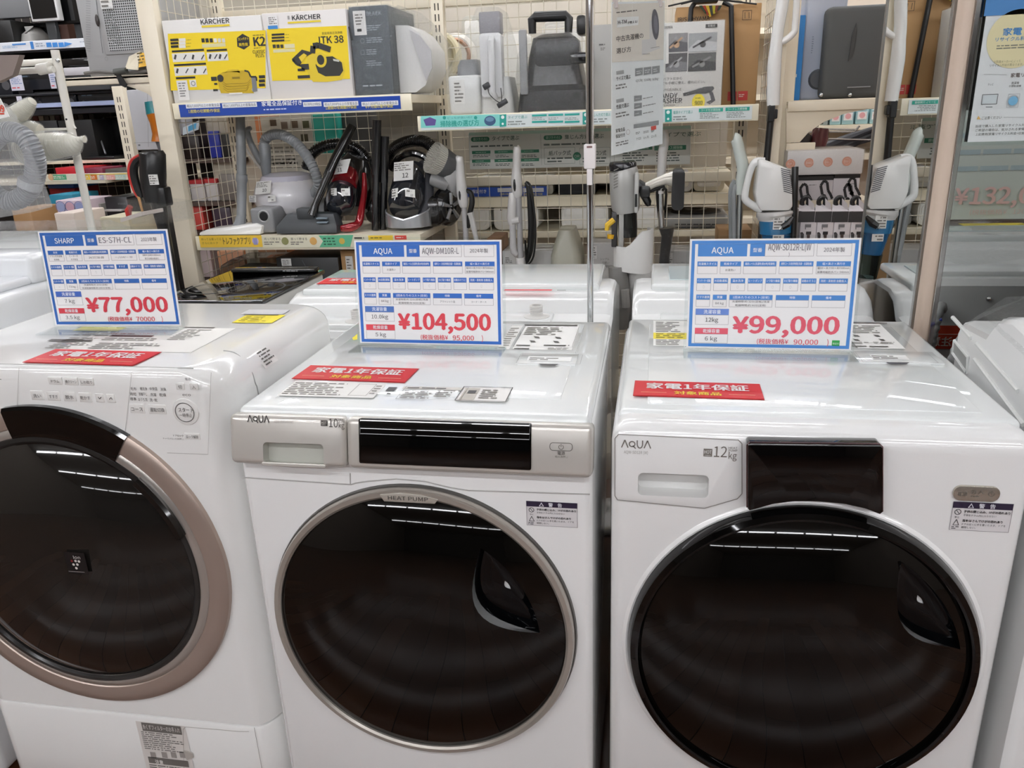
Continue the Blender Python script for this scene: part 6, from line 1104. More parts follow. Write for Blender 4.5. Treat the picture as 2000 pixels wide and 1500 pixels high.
for x0, x1, c_ in ((104, 130, '5aa87c'), (163, 176, 'eec23a'), (178, 190, 'e07c30'), (195, 203, 'b4aac0'), (208, 225, 'e4a8a0'), (226, 246, 'b4d0c4')): p.rectp(x0, 341, x1, 351, c_, 1); p.barsp(x0 + 1, 343, x1 - 1, 349, 2, 'f2eee2', 2)
p.rectp(163, 339.5, 250, 341, 'e8c840', 1); u, v = p.uv(100, 346); p.disc(u, v, .018, 'd8b088', 1); p.build('rail_print', av)
MB().box((Q(66, 200, YV - .02).x, YV - .02, Q(150, 208, YV).z), (xl1 - .02, YV - .008, Q(150, 199, YV).z), .002, 1, mat('aebce0', .1, coat=.5)).build('glossy_rail', av)
AG = 'audio units on the far-left shelving'
def av_box(lab, px0, py0, px1, py1, Yq=YV + .03, m=BLACK, cat='audio unit', d=.3, name='audio_unit', face=1, group=None, z0=None):
    x0, za, x1, z1 = box_at(px0, py0, px1, py1, Yq); z = za if z0 is None else z0; t = thing(name, lab, cat, ((x0 + x1) / 2, Yq + d / 2, z), group)
    MB().box((x0, Yq, z), (x1, Yq + d, z1), .004, 2, m).build('case', t)
    if face:
        p = front(Yq, lift=.0008); h = z1 - z; w = x1 - x0; p.rect(x0 + w * .04, z + h * .55, x1 - w * .04, z + h * .85, '0a0a0c', 0); p.bars(x0 + w * .1, z + h * .62, x0 + w * .5, z + h * .75, 1, '5a6a7a', 1); u = x1 - w * .12; p.disc(u, z + h * .32, h * .16, '4a4a4e', 1); p.disc(x0 + w * .12, z + h * .3, h * .12, '3a3a3e', 1); p.build('front_print', t)
    return t
# televisions and monitors on top
def screen(lab, px0, py0, px1, py1, Yq, frame, back=False, name='monitor'):
    x0, za, x1, z1 = box_at(px0, py0, px1, py1, Yq); t = thing(name, lab, 'monitor', ((x0 + x1) / 2, Yq, lv[0])); MB().box((x0, Yq, za), (x1, Yq + .04, z1), .006, 2, frame).build('housing', t)
    if not back: MB().box((x0 + .012, Yq - .002, za + .014), (x1 - .012, Yq, z1 - .01), 0, 1, mat('0c0d0e', .06, coat=.3)).build('screen', t)
    xc = (x0 + x1) / 2; MB().box((xc - .03, Yq + .03, lv[0] + .01), (xc + .03, Yq + .06, za + .05), .004, 1, DGREY).box((xc - .06, Yq - .03, lv[0]), (xc + .06, Yq + .14, lv[0] + .012), .004, 1, DGREY).build('stand', t); return t
screen('grey monitor cut by the upper left corner of the shelving top', -60, -60, 52, 37, YV + .1, mat('77787a', .4), True); screen('black monitor with thin white frame on the far-left shelving', 50, -70, 106, 42, YV + .05, mat('dedede', .3)); screen('black monitor with blue sticker strip beside the computer tower', 98, -60, 172, 46, YV + .12, BLACK)
av_box('black box under the grey monitor in the upper left corner', -20, 40, 22, 66, z0=lv[0], face=0); av_box('dark glossy set-top unit under the white-framed monitor', 62, 44, 104, 62, YV + .2, face=0, z0=lv[0], m=mat('141414', .1))
av_box('dark red and beige book-like case behind the black monitor', 106, 46, 134, 78, YV + .25, mat('6a4a40', .6), 'case', .1, 'slim_case', 0, z0=lv[0])
MB_ = MB(); q0, q1 = Q(28, 82, YV + .06), Q(62, 48, YV + .06); MB_.loft([[(x, y, z) for x, y in rrect(min(q0.x, q1.x) + i_, max(q0.x, q1.x) - i_, YV + .06 + i_, YV + .3 - i_, .04)] for z, i_ in ((lv[0], 0), ((q0.z + q1.z) / 2, .02), (q1.z, .06))], mat('8f8d8a', .3)); T(MB_, 'plastic_bag', 'crumpled clear grey plastic bag on top of the far-left shelving', 'bag')
# receivers and recorder
z1s = lv[1]
av_box('black receiver behind the white pipe rack, left of the turntable', 30, 132, 118, 176, z0=z1s, m=mat('24262c', .25)); av_box('black receiver at the left edge of the far-left shelving', -60, 128, 18, 178, z0=z1s, m=mat('24262c', .25))
t = av_box('grey record player with black platter beside the receivers', 124, 131, 187, 147, YV - .05, mat('c3c1c6', .35), 'record player', .3, 'record_player', 0); MB().box((Q(130, 130, YV).x, YV - .03, root_loc(t)[2] + .05), (Q(183, 130, YV).x, YV + .2, Q(150, 114, YV).z), .006, 2, mat('101012', .12, coat=.5)).build('dust_cover', t)
MB().box((root_loc(t)[0] - .17, YV - .045, z1s), (root_loc(t)[0] + .17, YV + .3, root_loc(t)[2]), .004, 1, DGREY).build('plinth', t)
av_box('flat black disc player on the lower dark shelf of the far-left shelving', -30, 186, 60, 206, z0=lv[2], m=mat('16181c', .15)); av_box('wide black receiver under the record player', 66, 172, 148, 207, z0=lv[2], m=mat('1c1e24', .2)); av_box('silver-knobbed black amplifier near the slim ivory post', 152, 174, 236, 207, z0=lv[2], m=mat('1e2026', .2))
for x0, y0, x1, y1, lab in ((20, 147, 45, 177, 'white price tag with red figures on the black receiver behind the pipe rack'), (97, 141, 112, 173, 'white price tag beside the upright of the pipe rack'), (33, 188, 43, 203, 'small white price tag on the flat black disc player')):
    xx0, za, xx1, z1 = box_at(x0, y0, x1, y1, YV - .03); t = thing('price_tag', lab, 'price tag', ((xx0 + xx1) / 2, YV - .03, za), 'price tags on the far-left shelving'); MB().box((xx0, YV - .03, za), (xx1, YV - .028, z1), 0, 1, mat('d6d6e4', .5)).build('card', t); p = front(YV - .03); p.barsp(x0 + 2, y0 + 4, x1 - 2, y1 - 12, 4, '8a9ac0'); p.barsp(x0 + 4, y1 - 8, x1 - 4, y1 - 3, 1, 'd0505a'); p.build('tag_print', t)
# laptop and black things on the middle shelf
z3 = lv[3]
t = thing('laptop', 'open black laptop on the middle shelf of the far-left shelving', 'laptop', (Q(228, 308, YV + .1).x, YV + .2, z3)); x0, za, x1, z1 = box_at(200, 232, 262, 306, YV + .2)
MB().box((x0, YV + .2, z3 + .02), (x1, YV + .22, z1), .004, 2, mat('0c0c0d', .25)).build('screen_lid', t); MB().box((x0, YV - .02, z3), (x1, YV + .21, z3 + .018), .004, 2, mat('161617', .3)).build('keyboard_base', t); MB().tube([Q(206, 300, YV + .0), Q(196, 270, YV + .1), Q(191, 245, YV + .15), Q(203, 230, YV + .19)], .005, 6, mat('77777a', .4), smooth=4).build('cable', t)
av_box('large black speaker box beside the laptop on the middle shelf', 120, 234, 186, 312, z0=z3, m=mat('0a0a0b', .6), cat='speaker', name='speaker_box', face=0, d=.2); av_box('dark low box on the middle shelf behind the bagged hose', 40, 236, 118, 312, z0=z3, m=mat('111113', .5), cat='box', name='dark_box', face=0, d=.2)
# rows of spines under the glossy rail
sp = ('8a7a6a', '6a2a22', 'a49a8c', '40302a', '9a9488', '55201c', 'c2bcb0', '2e2a28', '7a6a58', 'b8b2a8', '3c2220', '908678')
zs = Q(120, 236, YV + .3).z
sl = MB().box((xl0 + 1.2, YV + .28, zs - .02), (xl1 - .12, YV + .5, zs), 0, 1, dk).build('shelf', av)
for k in range(12):
    x0 = Q(52 + k * 11, 226, YV + .3).x; x1 = Q(62 + k * 11, 226, YV + .3).x; b = MB().box((x0, YV + .3, zs), (x1, YV + .48, Q(110, 217 + (k * 7) % 5, YV + .3).z), .002, 1, mat(sp[k], .5)); T(b, 'disc_case', 'disc case in the row under the glossy rail, %s in the row' % ('first', 'second', 'third', 'fourth', 'fifth', 'sixth', 'seventh', 'eighth', 'ninth', 'tenth', 'eleventh', 'last')[k] + ' from the left', 'disc case', 'disc cases on the far-left shelving')
# flat boxes on the rail shelf
z4 = lv[4]
for x0, x1, y0, c_, lab in ((108, 165, 327, 'b4222e', 'flat red box on the shelf with the coloured price rail'), (128, 152, 329, '3a2c40', None), (166, 200, 328, '7a2c40', 'flat maroon box beside the flat red box'), (205, 248, 330, '55504c', 'crumpled clear bag of dark parts beside the flat maroon box')):
    if lab: xx0, za, xx1, z1 = box_at(x0, y0, x1, 339, YV - .2); T(MB().box((xx0, YV - .2, z4), (xx1, YV + .05, z1), .004, 2, mat(c_, .35)), 'flat_box' if 'bag' not in lab else 'parts_bag', lab, 'box' if 'bag' not in lab else 'bag')
# boxes low on the left
zf = .1
for nm, lab, a_, c_, Yq in (('patterned_box', 'pink and white patterned box behind the white pipe upright', (110, 391, 166, 418), 'cdbcc4', 3.5), ('white_box', 'small cream-white box with rounded corners above the 77,000 yen card', (107, 416, 146, 440), 'e2d4c8', 3.3), ('cream_box', 'cream box low beside the black printer', (195, 424, 252, 440), 'cfc8ac', 3.34), ('brown_box', 'brown cardboard box under the bagged hose on the far left', (25, 408, 62, 440), 'a07a50', 3.5), ('grey_box', 'long grey box between the pipe upright and the black printer', (177, 398, 199, 432), '8a8680', 3.6), ('teal_box', 'teal and red box on the rear low shelf of the far-left shelving', (96, 380, 142, 396), '1f7a94', 3.9), ('blue_box', 'dark blue box under the coloured price rail', (92, 356, 144, 368), '2458a0', 4.2), ('red_box', 'long red and black box under the dark blue box', (96, 368, 146, 378), 'a8242a', 4.25)):
    x0, za, x1, z1 = box_at(*a_, Yq); t = thing(nm, lab, 'box', ((x0 + x1) / 2, Yq + .1, 0 if Yq < 4 else zf)); MB().box((x0, Yq, (0 if Yq < 4 else za if nm == 'blue_box' else zf)), (x1, Yq + .22, z1), .006, 2, mat(c_, .5)).build('carton', t)
    if nm == 'patterned_box':
        p = front(Yq)
        for k in range(3): u, v = p.uv(119 + k * 18, 404); p.disc(u, v, .022, ('9aa4c8', 'c8a0b0', '8a94bc')[k], 1); p.ring(u, v, .027, .003, '6a74a8', 2)
        p.build('box_print', t)
t = av_box('black printer with pale tray lying low beside the slim ivory post', 206, 385, 250, 418, 3.6, mat('17171a', .3), 'printer', .35, 'printer', 0, z0=0); x0, za, x1, z1 = box_at(205, 409, 242, 412, 3.58); MB().box((x0, 3.56, za), (x1, 3.6, z1), 0, 1, mat('b4b0ae', .4)).build('paper_tray', t); p = front(3.6); p.textp('PIXUS', 231, 398, 246, 3.5, '77777a'); p.build('printer_lettering', t)

# ---------------------------------------------------------------- white pipe rack with bagged vacuum hoses
Yr = 2.15; xr_ = (Q(107, 110, Yr).x + Q(172, 400, Yr).x) / 2
rk = thing('pipe_rack', 'white metal pipe rack in the left foreground holding bagged vacuum hoses', 'rack', (xr_, Yr, 0)); PW = mat('e4e1d8', .3, coat=.3)
MB().tube([(xr_, Yr, 0), (xr_, Yr, Q(106, 98, Yr).z)], .0115, 14, PW).build('upright', rk); MB().tube([(xr_ - 1.1, Yr, 0), (xr_ - 1.1, Yr, Q(106, 98, Yr).z)], .0115, 14, PW).build('upright', rk)
z = Q(60, 122, Yr).z; MB().tube([(xr_, Yr + .01, z), (xr_ - 1.1, Yr + .01, z)], .009, 12, PW).build('cross_bar', rk); z = Q(60, 139, Yr).z; b = MB().tube([(xr_, Yr - .02, z), (xr_ - 1.1, Yr - .02, z)], .009, 12, PW); b.tube([Q(76, 136, Yr - .02), Q(98, 132, Yr - .02)], .015, 12, PW); b.build('cross_bar', rk)
MB().tube([Q(76, 253, Yr), Q(130, 252, Yr), Q(147, 249, Yr), Q(140, 240, Yr)], .004, 8, PW).build('hook', rk); q = Q(129, 233, Yr - .012); MB().ball((xr_ , Yr - .0115, q.z), .003, BLACK, 8).build('screw_hole', rk)
MB().ball(Q(113, 118, Yr - .012), .006, CHROME, 8).build('bolt', rk); MB().box((xr_ - .012, Yr - .2, 0), (xr_ + .02, Yr + .2, .025), .004, 1, PW).build('foot_bar', rk)
BG = 'bagged hoses on the white pipe rack'
Yh = 1.98
t = thing('bagged_hose', 'grey corrugated hose coiled in a clear plastic bag at the left edge', 'hose', (Q(20, 410, Yh).x, Yh, Q(30, 415, Yh).z), BG)
cc = [Q(20 + 50 * math.cos(R(a)), 325 + 68 * math.sin(R(a)), Yh + .01 * math.sin(R(a * 2))) for a in range(-150, 160, 12)]
MB().tube(cc, .027, 16, mat('9c9ea2', .35), ribs=60).build('hose', t); q = Q(62, 360, Yh); MB().tube([Q(60, 352, Yh - .004), Q(57, 366, Yh - .004)], .031, 16, mat('b4b6ba', .3)).build('hose_cuff', t)
bag = [[Q(-30, 190, Yh - .06), Q(12, 205, Yh - .06), Q(30, 228, Yh - .06), Q(55, 280, Yh - .07), Q(75, 330, Yh - .07), Q(102, 404, Yh - .05), Q(60, 414, Yh - .06), Q(0, 424, Yh - .06), Q(-40, 424, Yh - .06)], [Q(-30, 190, Yh + .04), Q(14, 203, Yh + .04), Q(32, 226, Yh + .04), Q(57, 278, Yh + .05), Q(77, 329, Yh + .05), Q(103, 403, Yh + .04), Q(60, 415, Yh + .05), Q(0, 425, Yh + .05), Q(-40, 425, Yh + .05)]]
MB().loft(bag, BAGF).build('bag', t)
wbag = mat('dedbce', .25, bump=.6, bscale=22)
def roll(lab, pts, rads, m=wbag, name='bagged_hose'):
    t = thing(name, lab, 'hose', Vector(pts[len(pts) // 2]) - Vector((0, 0, max(rads))), BG); MB().tube(pts, [r * .86 for r in rads], 16, mat('e2ded0', .35), smooth=4, ribs=30).build('hose', t); MB().tube(pts, rads, 18, BAGF, smooth=4, cap=False).build('bag', t); return t
roll('cream hose bundle in a clear bag with knotted end, lying over the white pipe upright', [Q(40, 298, Yr - .06), Q(70, 290, Yr - .06), Q(110, 284, Yr - .06), Q(140, 282, Yr - .06), Q(150, 278, Yr - .06), Q(158, 272, Yr - .06), Q(166, 272, Yr - .06)], [.04, .046, .042, .034, .022, .008, .012])
roll('cream hose end in a clear bag pointing up behind the coiled grey hose', [Q(2, 250, Yr - .03), Q(25, 232, Yr - .03), Q(48, 212, Yr - .03), Q(64, 197, Yr - .03)], [.04, .034, .026, .014])
roll('pale grey hose end in a clear bag on the hook of the pipe rack', [Q(30, 250, Yr - .02), Q(55, 252, Yr - .02), Q(70, 254, Yr - .02), Q(79, 256, Yr - .02)], [.026, .026, .024, .02])
xx, zz = Q(4, 210, 1.9).x, Q(4, 232, 1.9).z; t = thing('price_card', 'white card with red figures cut off at the left edge above the coiled hose', 'price sign', (xx, 1.9, zz)); a = [Q(-40, 240, 1.9), Q(18, 228, 1.9), Q(0, 192, 1.9), Q(-40, 190, 1.9)]; MB().prism(a, (0, .002, 0), mat('ecebe8', .4)).build('card', t); p = front(1.9 - .0005); p.textp('99', -4, 212, 8, 13, 'd8462c', .05); p.barsp(0, 219, 9, 225, 1, 'd8462c'); p.build('card_print', t)
a, e = Q(-20, 108, 2.05), Q(38, 107, 2.05); T(MB().prism([a, e, e + Vector((-.035, .0, -.05)), a + Vector((0, 0, -.07))], (0, .02, 0), mat('8a7c76', .5)), 'brown_board', 'brown board end resting on the pipe rack at the left edge', 'board')

# ---------------------------------------------------------------- washers at the left edge
ys = 2.0; z = Q(60, 470, 2.2).z; x1 = Q(118, 540, ys).x
t = thing('top_load_washer', 'white top-load machine with side vents behind the washer with the bronze door ring', 'washing machine', (x1 - .3, 2.3, 0), 'washing machines in the second row')
za = Q(100, 545, ys).z; pr = [(ys, .03), (ys, za), (2.08, Q(100, 496, 2.08).z), (2.12, Q(100, 470, 2.12).z), (2.36, Q(100, 455, 2.3).z), (2.5, Q(100, 470, 2.5).z), (2.5, .03)]
MB().loft([[(x, y, zz - d) for y, zz in pr] for x, d in ((x1 - .62, .0), (x1 - .012, 0), (x1 - .003, .003), (x1, .01))], mat('dcdddc', .2, coat=.3)).build('cabinet', t)
v0 = Vector((x1 - .3, ys + .003, za)); dv = Vector((0, pr[2][0] - pr[1][0], pr[2][1] - pr[1][1])); p = Print(Vector((0, ys, za)), XF, dv, .002)
for cx0, cx1, yb_, n in ((4, 22, 511, 6), (30, 46, 500, 7)):
    for k in range(n): p.quadp([(cx0 + k * 1.6, yb_ + k * 6), (cx1 + k * 1.6, yb_ - 4 + k * 6), (cx1 + 1 + k * 1.6, yb_ - 1 + k * 6), (cx0 + 1 + k * 1.6, yb_ + 3.5 + k * 6)], '77777a', 1)
p.build('vent_slots', t); MB().loft([[(x1 - .62, 2.05, Q(0, 500, 2.05).z), (x1 - .07, 2.09, Q(70, 452, 2.1).z), (x1 - .15, 2.16, Q(30, 434, 2.16).z), (x1 - .62, 2.16, Q(0, 430, 2.16).z)], [(x1 - .62, 2.4, z), (x1 - .05, 2.45, z), (x1 - .15, 2.46, z + .03), (x1 - .62, 2.46, z + .03)]], FILM).build('plastic_cover', t)
z = Q(30, 566, 1.5).z; ya_, yb2 = 1.2, 1.78; x1 = Q(20, 600, 1.55).x
t = thing('top_load_washer', 'white top-load washer with glass lid at the left edge of the front row', 'washing machine', (x1 - .3, 1.5, 0), 'washing machines in the front row')
MB().box((x1 - .6, ya_, .03), (x1, yb2, z - .02), .02, 3, mat('e6e8ea', .2, coat=.3)).build('cabinet', t); MB().box((x1 - .59, ya_ + .02, z - .022), (x1 - .02, yb2 - .12, z), .01, 3, mat('e9ebee', .18, coat=.4)).build('lid', t); MB().box((x1 - .53, ya_ + .07, z - .001), (x1 - .08, yb2 - .22, z + .003), .003, 1, mat('c3cbd0', .05, coat=.5)).build('lid_window', t); MB().box((x1 - .59, yb2 - .13, z - .022), (x1 - .01, yb2 - .01, z + .05), .015, 3, mat('e6e8ea', .2, coat=.3)).build('rear_console', t)
# ================================================================ right side: end post shelves, boxes, cordless vacuum
ys_ = 3.0
t = thing('bracket_shelf', 'ivory shelf on curved brackets right of the vacuum shelving', 'shelf', (Q(1620, 205, ys_).x, 3.2, Q(1620, 215, ys_).z))
x0, za, x1, z1 = box_at(1538, 192, 1800, 213, ys_); MB().box((x0, ys_, z1 - .014), (x1, 3.45, z1), .002, 1, IVORY).box((x0, ys_ - .01, za), (x1, ys_, z1), .003, 2, IVORY).build('shelf_board', t); zsh = z1
pts = [Q(1536, 212, ys_), Q(1712, 205, ys_), Q(1690, 214, ys_), Q(1650, 222, ys_), Q(1610, 238, ys_), Q(1580, 258, ys_), Q(1562, 278, ys_), Q(1536, 279, ys_)]
MB().prism([(v.x, ys_ + .002, v.z) for v in pts], (0, .014, 0), IVORY, bev=.001).build('bracket', t)
x0, za, x1, z1 = box_at(1534, 279, 1591, 330, ys_); MB().box((x0, ys_ + .002, za), (x1, ys_ + .016, z1), .002, 1, IVORY).build('lower_bracket', t)
xq = Q(1545, 150, ys_ + .03).x; MB().box((Q(1530, 100, ys_).x, ys_ + .02, 0), (Q(1560, 100, ys_).x, ys_ + .06, 2.5), .003, 1, IVORY).build('post', t)
# things on that shelf
t = thing('panel_heater', 'tall pale blue-grey appliance box with round knob on the right bracket shelf', 'appliance', (Q(1600, 190, 3.1).x, 3.2, zsh)); x0, za, x1, z1 = box_at(1568, -40, 1650, 192, 3.1); MB().box((x0, 3.1, zsh), (x1, 3.3, z1), .01, 3, mat('b4bccb', .3)).build('cabinet', t); MB().lathe([(.0001, .01), (.028, .01), (.034, 0)], (Q(1598, 155, 3.1).x, 3.1, Q(1598, 155, 3.1).z), (0, -1, 0), 20, mat('55585c', .4)).build('knob', t); p = front(3.1); p.barsp(1585, 70, 1589, 105, 8, '8a93a4'); p.build('side_lettering', t)
t = thing('blue_carton', 'bright blue carton with red label standing on the right bracket shelf', 'box', (Q(1555, 190, 3.06).x, 3.15, zsh)); x0, za, x1, z1 = box_at(1543, 30, 1568, 192, 3.06); MB().box((x0, 3.06, zsh), (x1, 3.3, z1), .003, 2, mat('2f86d0', .45)).build('carton', t); p = front(3.06); p.rectp(1540, 145, 1547, 181, 'b82c3c', 1); p.rectp(1546, 160, 1549, 183, 'e4e4e4', 2); p.rectp(1548, 145, 1556, 151, 'dce4ec', 2); p.build('carton_print', t)
t = thing('fabric_case', 'dark grey folded fabric case standing on the right bracket shelf', 'case', (Q(1675, 190, 3.02).x, 3.1, zsh)); x0, za, x1, z1 = box_at(1610, 8, 1790, 187, 3.02)
MB().box((x0, 3.02, zsh), (x1, 3.095, z1), .02, 3, mat('4c4e4e', .7, bump=.5, bscale=9)).build('case', t); b = MB(); b.prism([Q(1656, 120, 3.018), Q(1664, 70, 3.018), Q(1672, 45, 3.018), Q(1673, 62, 3.018), Q(1664, 110, 3.018)], (0, -.004, 0), mat('3a3b3a', .7)); b.build('fold', t); MB().tube([Q(1655, 171, 3.016), Q(1700, 169, 3.016)], .002, 6, mat('8a8c90', .3)).build('zip', t)
for x in (1604, 1660): MB().ball(Q(x, 185, 3.01), .007, CHROME, 8).build('stud', t)
# white looped vacuum handle leaning on the post
Y = 2.905; t = thing('stick_vacuum', 'tall white stick vacuum with open loop handle and black tube before the end post', 'vacuum cleaner', (Q(1490, 420, Y).x, Y, 0)); WH = mat('e9e9e7', .2, coat=.4)
MB().tube([Q(1534, -60, Y), Q(1529, 0, Y), Q(1519, 60, Y), Q(1516, 90, Y), Q(1512, 130, Y), Q(1510, 206, Y)], [.02, .02, .019, .02, .0225, .021], 14, WH, smooth=3).build('shaft', t); MB().tube([Q(1519, 78, Y), Q(1526, 82, Y), Q(1540, 74, Y), Q(1551, 62, Y), Q(1553, 48, Y), Q(1556, 0, Y), Q(1556, -60, Y)], .0105, 12, WH, smooth=4).build('loop_handle', t)
MB().box((Q(1499, 220, Y).x, Y - .02, Q(1505, 238, Y).z), (Q(1512, 220, Y).x, Y + .02, Q(1505, 205, Y).z), .003, 1, BLACK).box((Q(1508, 220, Y).x, Y - .015, Q(1514, 232, Y).z), (Q(1518, 220, Y).x, Y + .015, Q(1514, 213, Y).z), .003, 1, BLACK).build('clamp', t); e = Q(1496, 330, Y); MB().tube([Q(1505, 236, Y), e, (e.x - .0, Y + .03, .05)], .0115, 10, BLACK).build('tube', t); MB().box((e.x - .025, Y - .01, 0), (e.x + .1, Y + .055, .05), .012, 2, BLACK).build('floor_nozzle', t)
# white and blue canister cordless vacuum
Y = 2.825; t = thing('handheld_vacuum', 'white vacuum with big loop handle, side slots and blue canister beside the mint curved handle', 'vacuum cleaner', (Q(1518, 600, Y).x, Y, 0))
out = [(1481, 312), (1489, 311), (1526, 324), (1542, 331), (1548, 370), (1549, 404), (1541, 412), (1486, 412), (1480, 400), (1476, 380), (1482, 330)]
MB().prism([(v.x, Y - .045, v.z) for v in (Q(x, y, Y - .045) for x, y in out)], (0, .1, 0), WH, bev=.016).build('body', t)
MB().tube([Q(1492, 317, Y), Q(1478, 316, Y), Q(1469, 325, Y), Q(1461, 350, Y), Q(1455, 380, Y), Q(1458, 392, Y), Q(1472, 402, Y), Q(1488, 410, Y)], [.016, .014, .012, .011, .0125, .013, .013, .016], 12, WH, smooth=4).build('loop_handle', t)
p = front(Y - .045, lift=.001)
for k in range(12): p.linep([(1525 + k * .5, 329 + k * 4), (1544 + k * .3, 334 + k * 4)], .003, '55555a', 1)
p.build('vent_slots', t)
MB().tube([Q(1515, 411, Y), Q(1515, 417, Y), Q(1516, 424, Y)], [.062, .064, .058], 28, mat('c9c8c6', .3)).build('collar', t); MB().tube([Q(1516, 423, Y), Q(1516, 454, Y)], [.057, .055], 28, mat('1f6c9c', .12, coat=.5)).tube([Q(1516, 454, Y), Q(1517, 475, Y), Q(1518, 496, Y)], [.05, .046, .042], 28, mat('1a5c8c', .12, coat=.5)).build('dust_canister', t); MB().tube([Q(1516, 421, Y), Q(1516, 428, Y)], .0585, 28, mat('d4d6d6', .3)).build('clear_band', t)
MB().tube([Q(1518, 495, Y), Q(1518, 540, Y)], [.045, .04], 24, mat('9fb0b0', .06, kind='acrylic')).build('clear_cup', t); q = Q(1518, 540, Y); MB().tube([q, (q.x, Y, .03)], .03, 16, mat('b4b6b6', .3)).build('stand_tube', t); MB().box((q.x - .05, Y - .1, 0), (q.x + .05, Y + .055, .03), .01, 2, mat('c4c6c6', .3)).build('stand_foot', t)
label_card(t, Q(1521, 436, Y - .06), (1, 0, 0), (0, 0, 1), .036, .042, None, 4); label_card(t, Q(1520, 466, Y - .056), (1, 0, 0), (0, 0, 1), .036, .024, None, 2)
MB().tube([Q(1553, 326, Y - .02), Q(1552, 370, Y - .03), Q(1551, 420, Y - .03), Q(1549, 480, Y - .03), Q(1549, 560, Y - .03)], [.011, .011, .01, .01, .009], 10, BLACK, smooth=3).tube([Q(1548, 425, Y - .05), Q(1538, 438, Y - .065), Q(1527, 444, Y - .065)], [.006, .012, .01], 8, BLACK).build('cord', t); MB().tube([Q(1527, 443, Y - .066), Q(1523, 449, Y - .066)], .003, 6, STEEL).build('plug_pin', t)
# white wrapped box with orange emblems and clipper boxes
Y = 2.95; zc_ = Q(1620, 341, Y).z
t = thing('wrapped_box', 'long white film-wrapped box with four orange round emblems', 'box', (Q(1612, 341, Y).x, Y + .1, zc_)); x0, za, x1, z1 = box_at(1537, 293, 1686, 341, Y); MB().box((x0, Y, zc_), (x1, Y + .22, z1), .004, 2, mat('dcd8d6', .4)).build('carton', t); p = front(Y)
for x, y in ((1544, 320), (1580, 318), (1617, 316.5), (1654, 315)): u, v = p.uv(x, y); p.disc(u, v, .0155, 'd8947a', 1); p.ring(u, v, .011, .0015, 'e8c0b0', 2); p.bars(u - .01, v - .004, u + .01, v + .004, 2, 'f0d8cc', 2)
p.build('emblem_print', t); MB().box((x0 - .002, Y - .004, zc_), (x1 + .003, Y + .224, z1 + .003), .004, 1, FILM).build('clear_wrap', t)
lo = Q(1620, 396, 2.9).z; CG = 'boxed black clipper sets below the emblem box'
zshelf = Q(1620, 470, 2.88).z
def clip_print(p, x, y, s):
    a = [p.uv(x + dx * s, y + dy * s) for dx, dy in ((0, 0), (-4, -22), (4, -34), (12, -30), (14, -10), (20, 0), (24, 10))]; p.line(a, .011 * s, '242426', 2); u, v = p.uv(x + 4 * s, y + 4 * s); p.disc(u, v, .009 * s, '1c1c1e', 2)
for i, (x0_, x1_, y0_, y1_) in enumerate(((1554, 1626, 352, 412), (1626, 1677, 348, 410))):
    t, p = carton('clipper_carton', ('wide white carton with black hair clipper, upper left of its stack', 'white carton with black hair clipper, upper right of its stack')[i], 'box', x0_, y0_, x1_, 396, 2.98, 3.17, mat('d4d0d4', .5), CG, z0=lo); p.barsp(x0_ + 26, 360 - i * 2, x0_ + 42, 362 - i * 2, 1, '3a3a3c'); clip_print(p, x0_ + 12 + i * 14, 386, .8); clip_print(p, x0_ + (52 if not i else 34), 380 - i * 6, .8); p.build('carton_print', t); MB().box((box_at(x0_, y0_, x1_, y1_, 2.98)[0], 2.98, box_at(x0_, y0_ - 9, x1_, y0_, 2.98)[1]), (box_at(x0_, y0_, x1_, y1_, 2.98)[2], 3.17, box_at(x0_, y0_ - 9, x1_, y0_, 2.98)[3]), .002, 1, mat('2a2a2c', .4)).build('top_flap', t)
for i in range(4):
    xa = 1559 + i * 32.8; xb = xa + 32.2
    t, p = carton('clipper_carton', 'white open-topped carton with black clipper band, %s in the row of four' % ('first', 'second', 'third', 'last')[i] + ' from the left', 'box', xa, 412, xb, 560, 2.86, 2.97, mat('d9d5d8', .5), CG, z0=Q(1620, 560, 2.86).z)
    p.rectp(xa, 413, xb, 434, '333334', 1); p.rectp(xa + 13, 438, xa + 25, 444, '77777a', 1); p.linep([(xa + 14, 444), (xa + 14, 448)], .003, '77777a', 1)
    for dx, dy in ((4, 454), (16, 454)): p.quadp([(xa + dx, dy), (xa + dx + 4, dy - 1), (xa + dx + 7, dy + 3), (xa + dx + 6, dy + 16), (xa + dx + 1, dy + 16)], '3c3a3c' if dx < 10 else '4a3a38', 2); 
    p.rectp(xa + 15, 452, xa + 25, 458, '2c2a2c', 3); p.build('carton_print', t); v0, v1, v2 = Q(xa + 26, 412, 2.862), Q(xb, 412, 2.862), Q(xa + 24, 392, 2.862)
    MB().prism([Q(xa + 1, 412, 2.862), Q(xb - 1, 412, 2.862), Q(xb - 1, 399, 2.9), Q(xa + 1, 399, 2.9)], (0, .002, 0), mat('dcd8dc', .5)).prism([Q(xb - 12, 387, 2.87), Q(xb - 1, 399, 2.87), Q(xb - 1, 412, 2.87), Q(xb - 12, 402, 2.87)], (0, .002, 0), mat('c4c0c4', .5)).build('inner_flap', t); a = [Q(xa + 10 + dx, 400 + dy, 2.90) for dx, dy in ((0, 8), (-3, -6), (3, -14), (10, -12), (10, 2), (16, 8))]; MB().tube(a, .008, 8, mat('1c1c1e', .3), smooth=3).build('clipper', t)
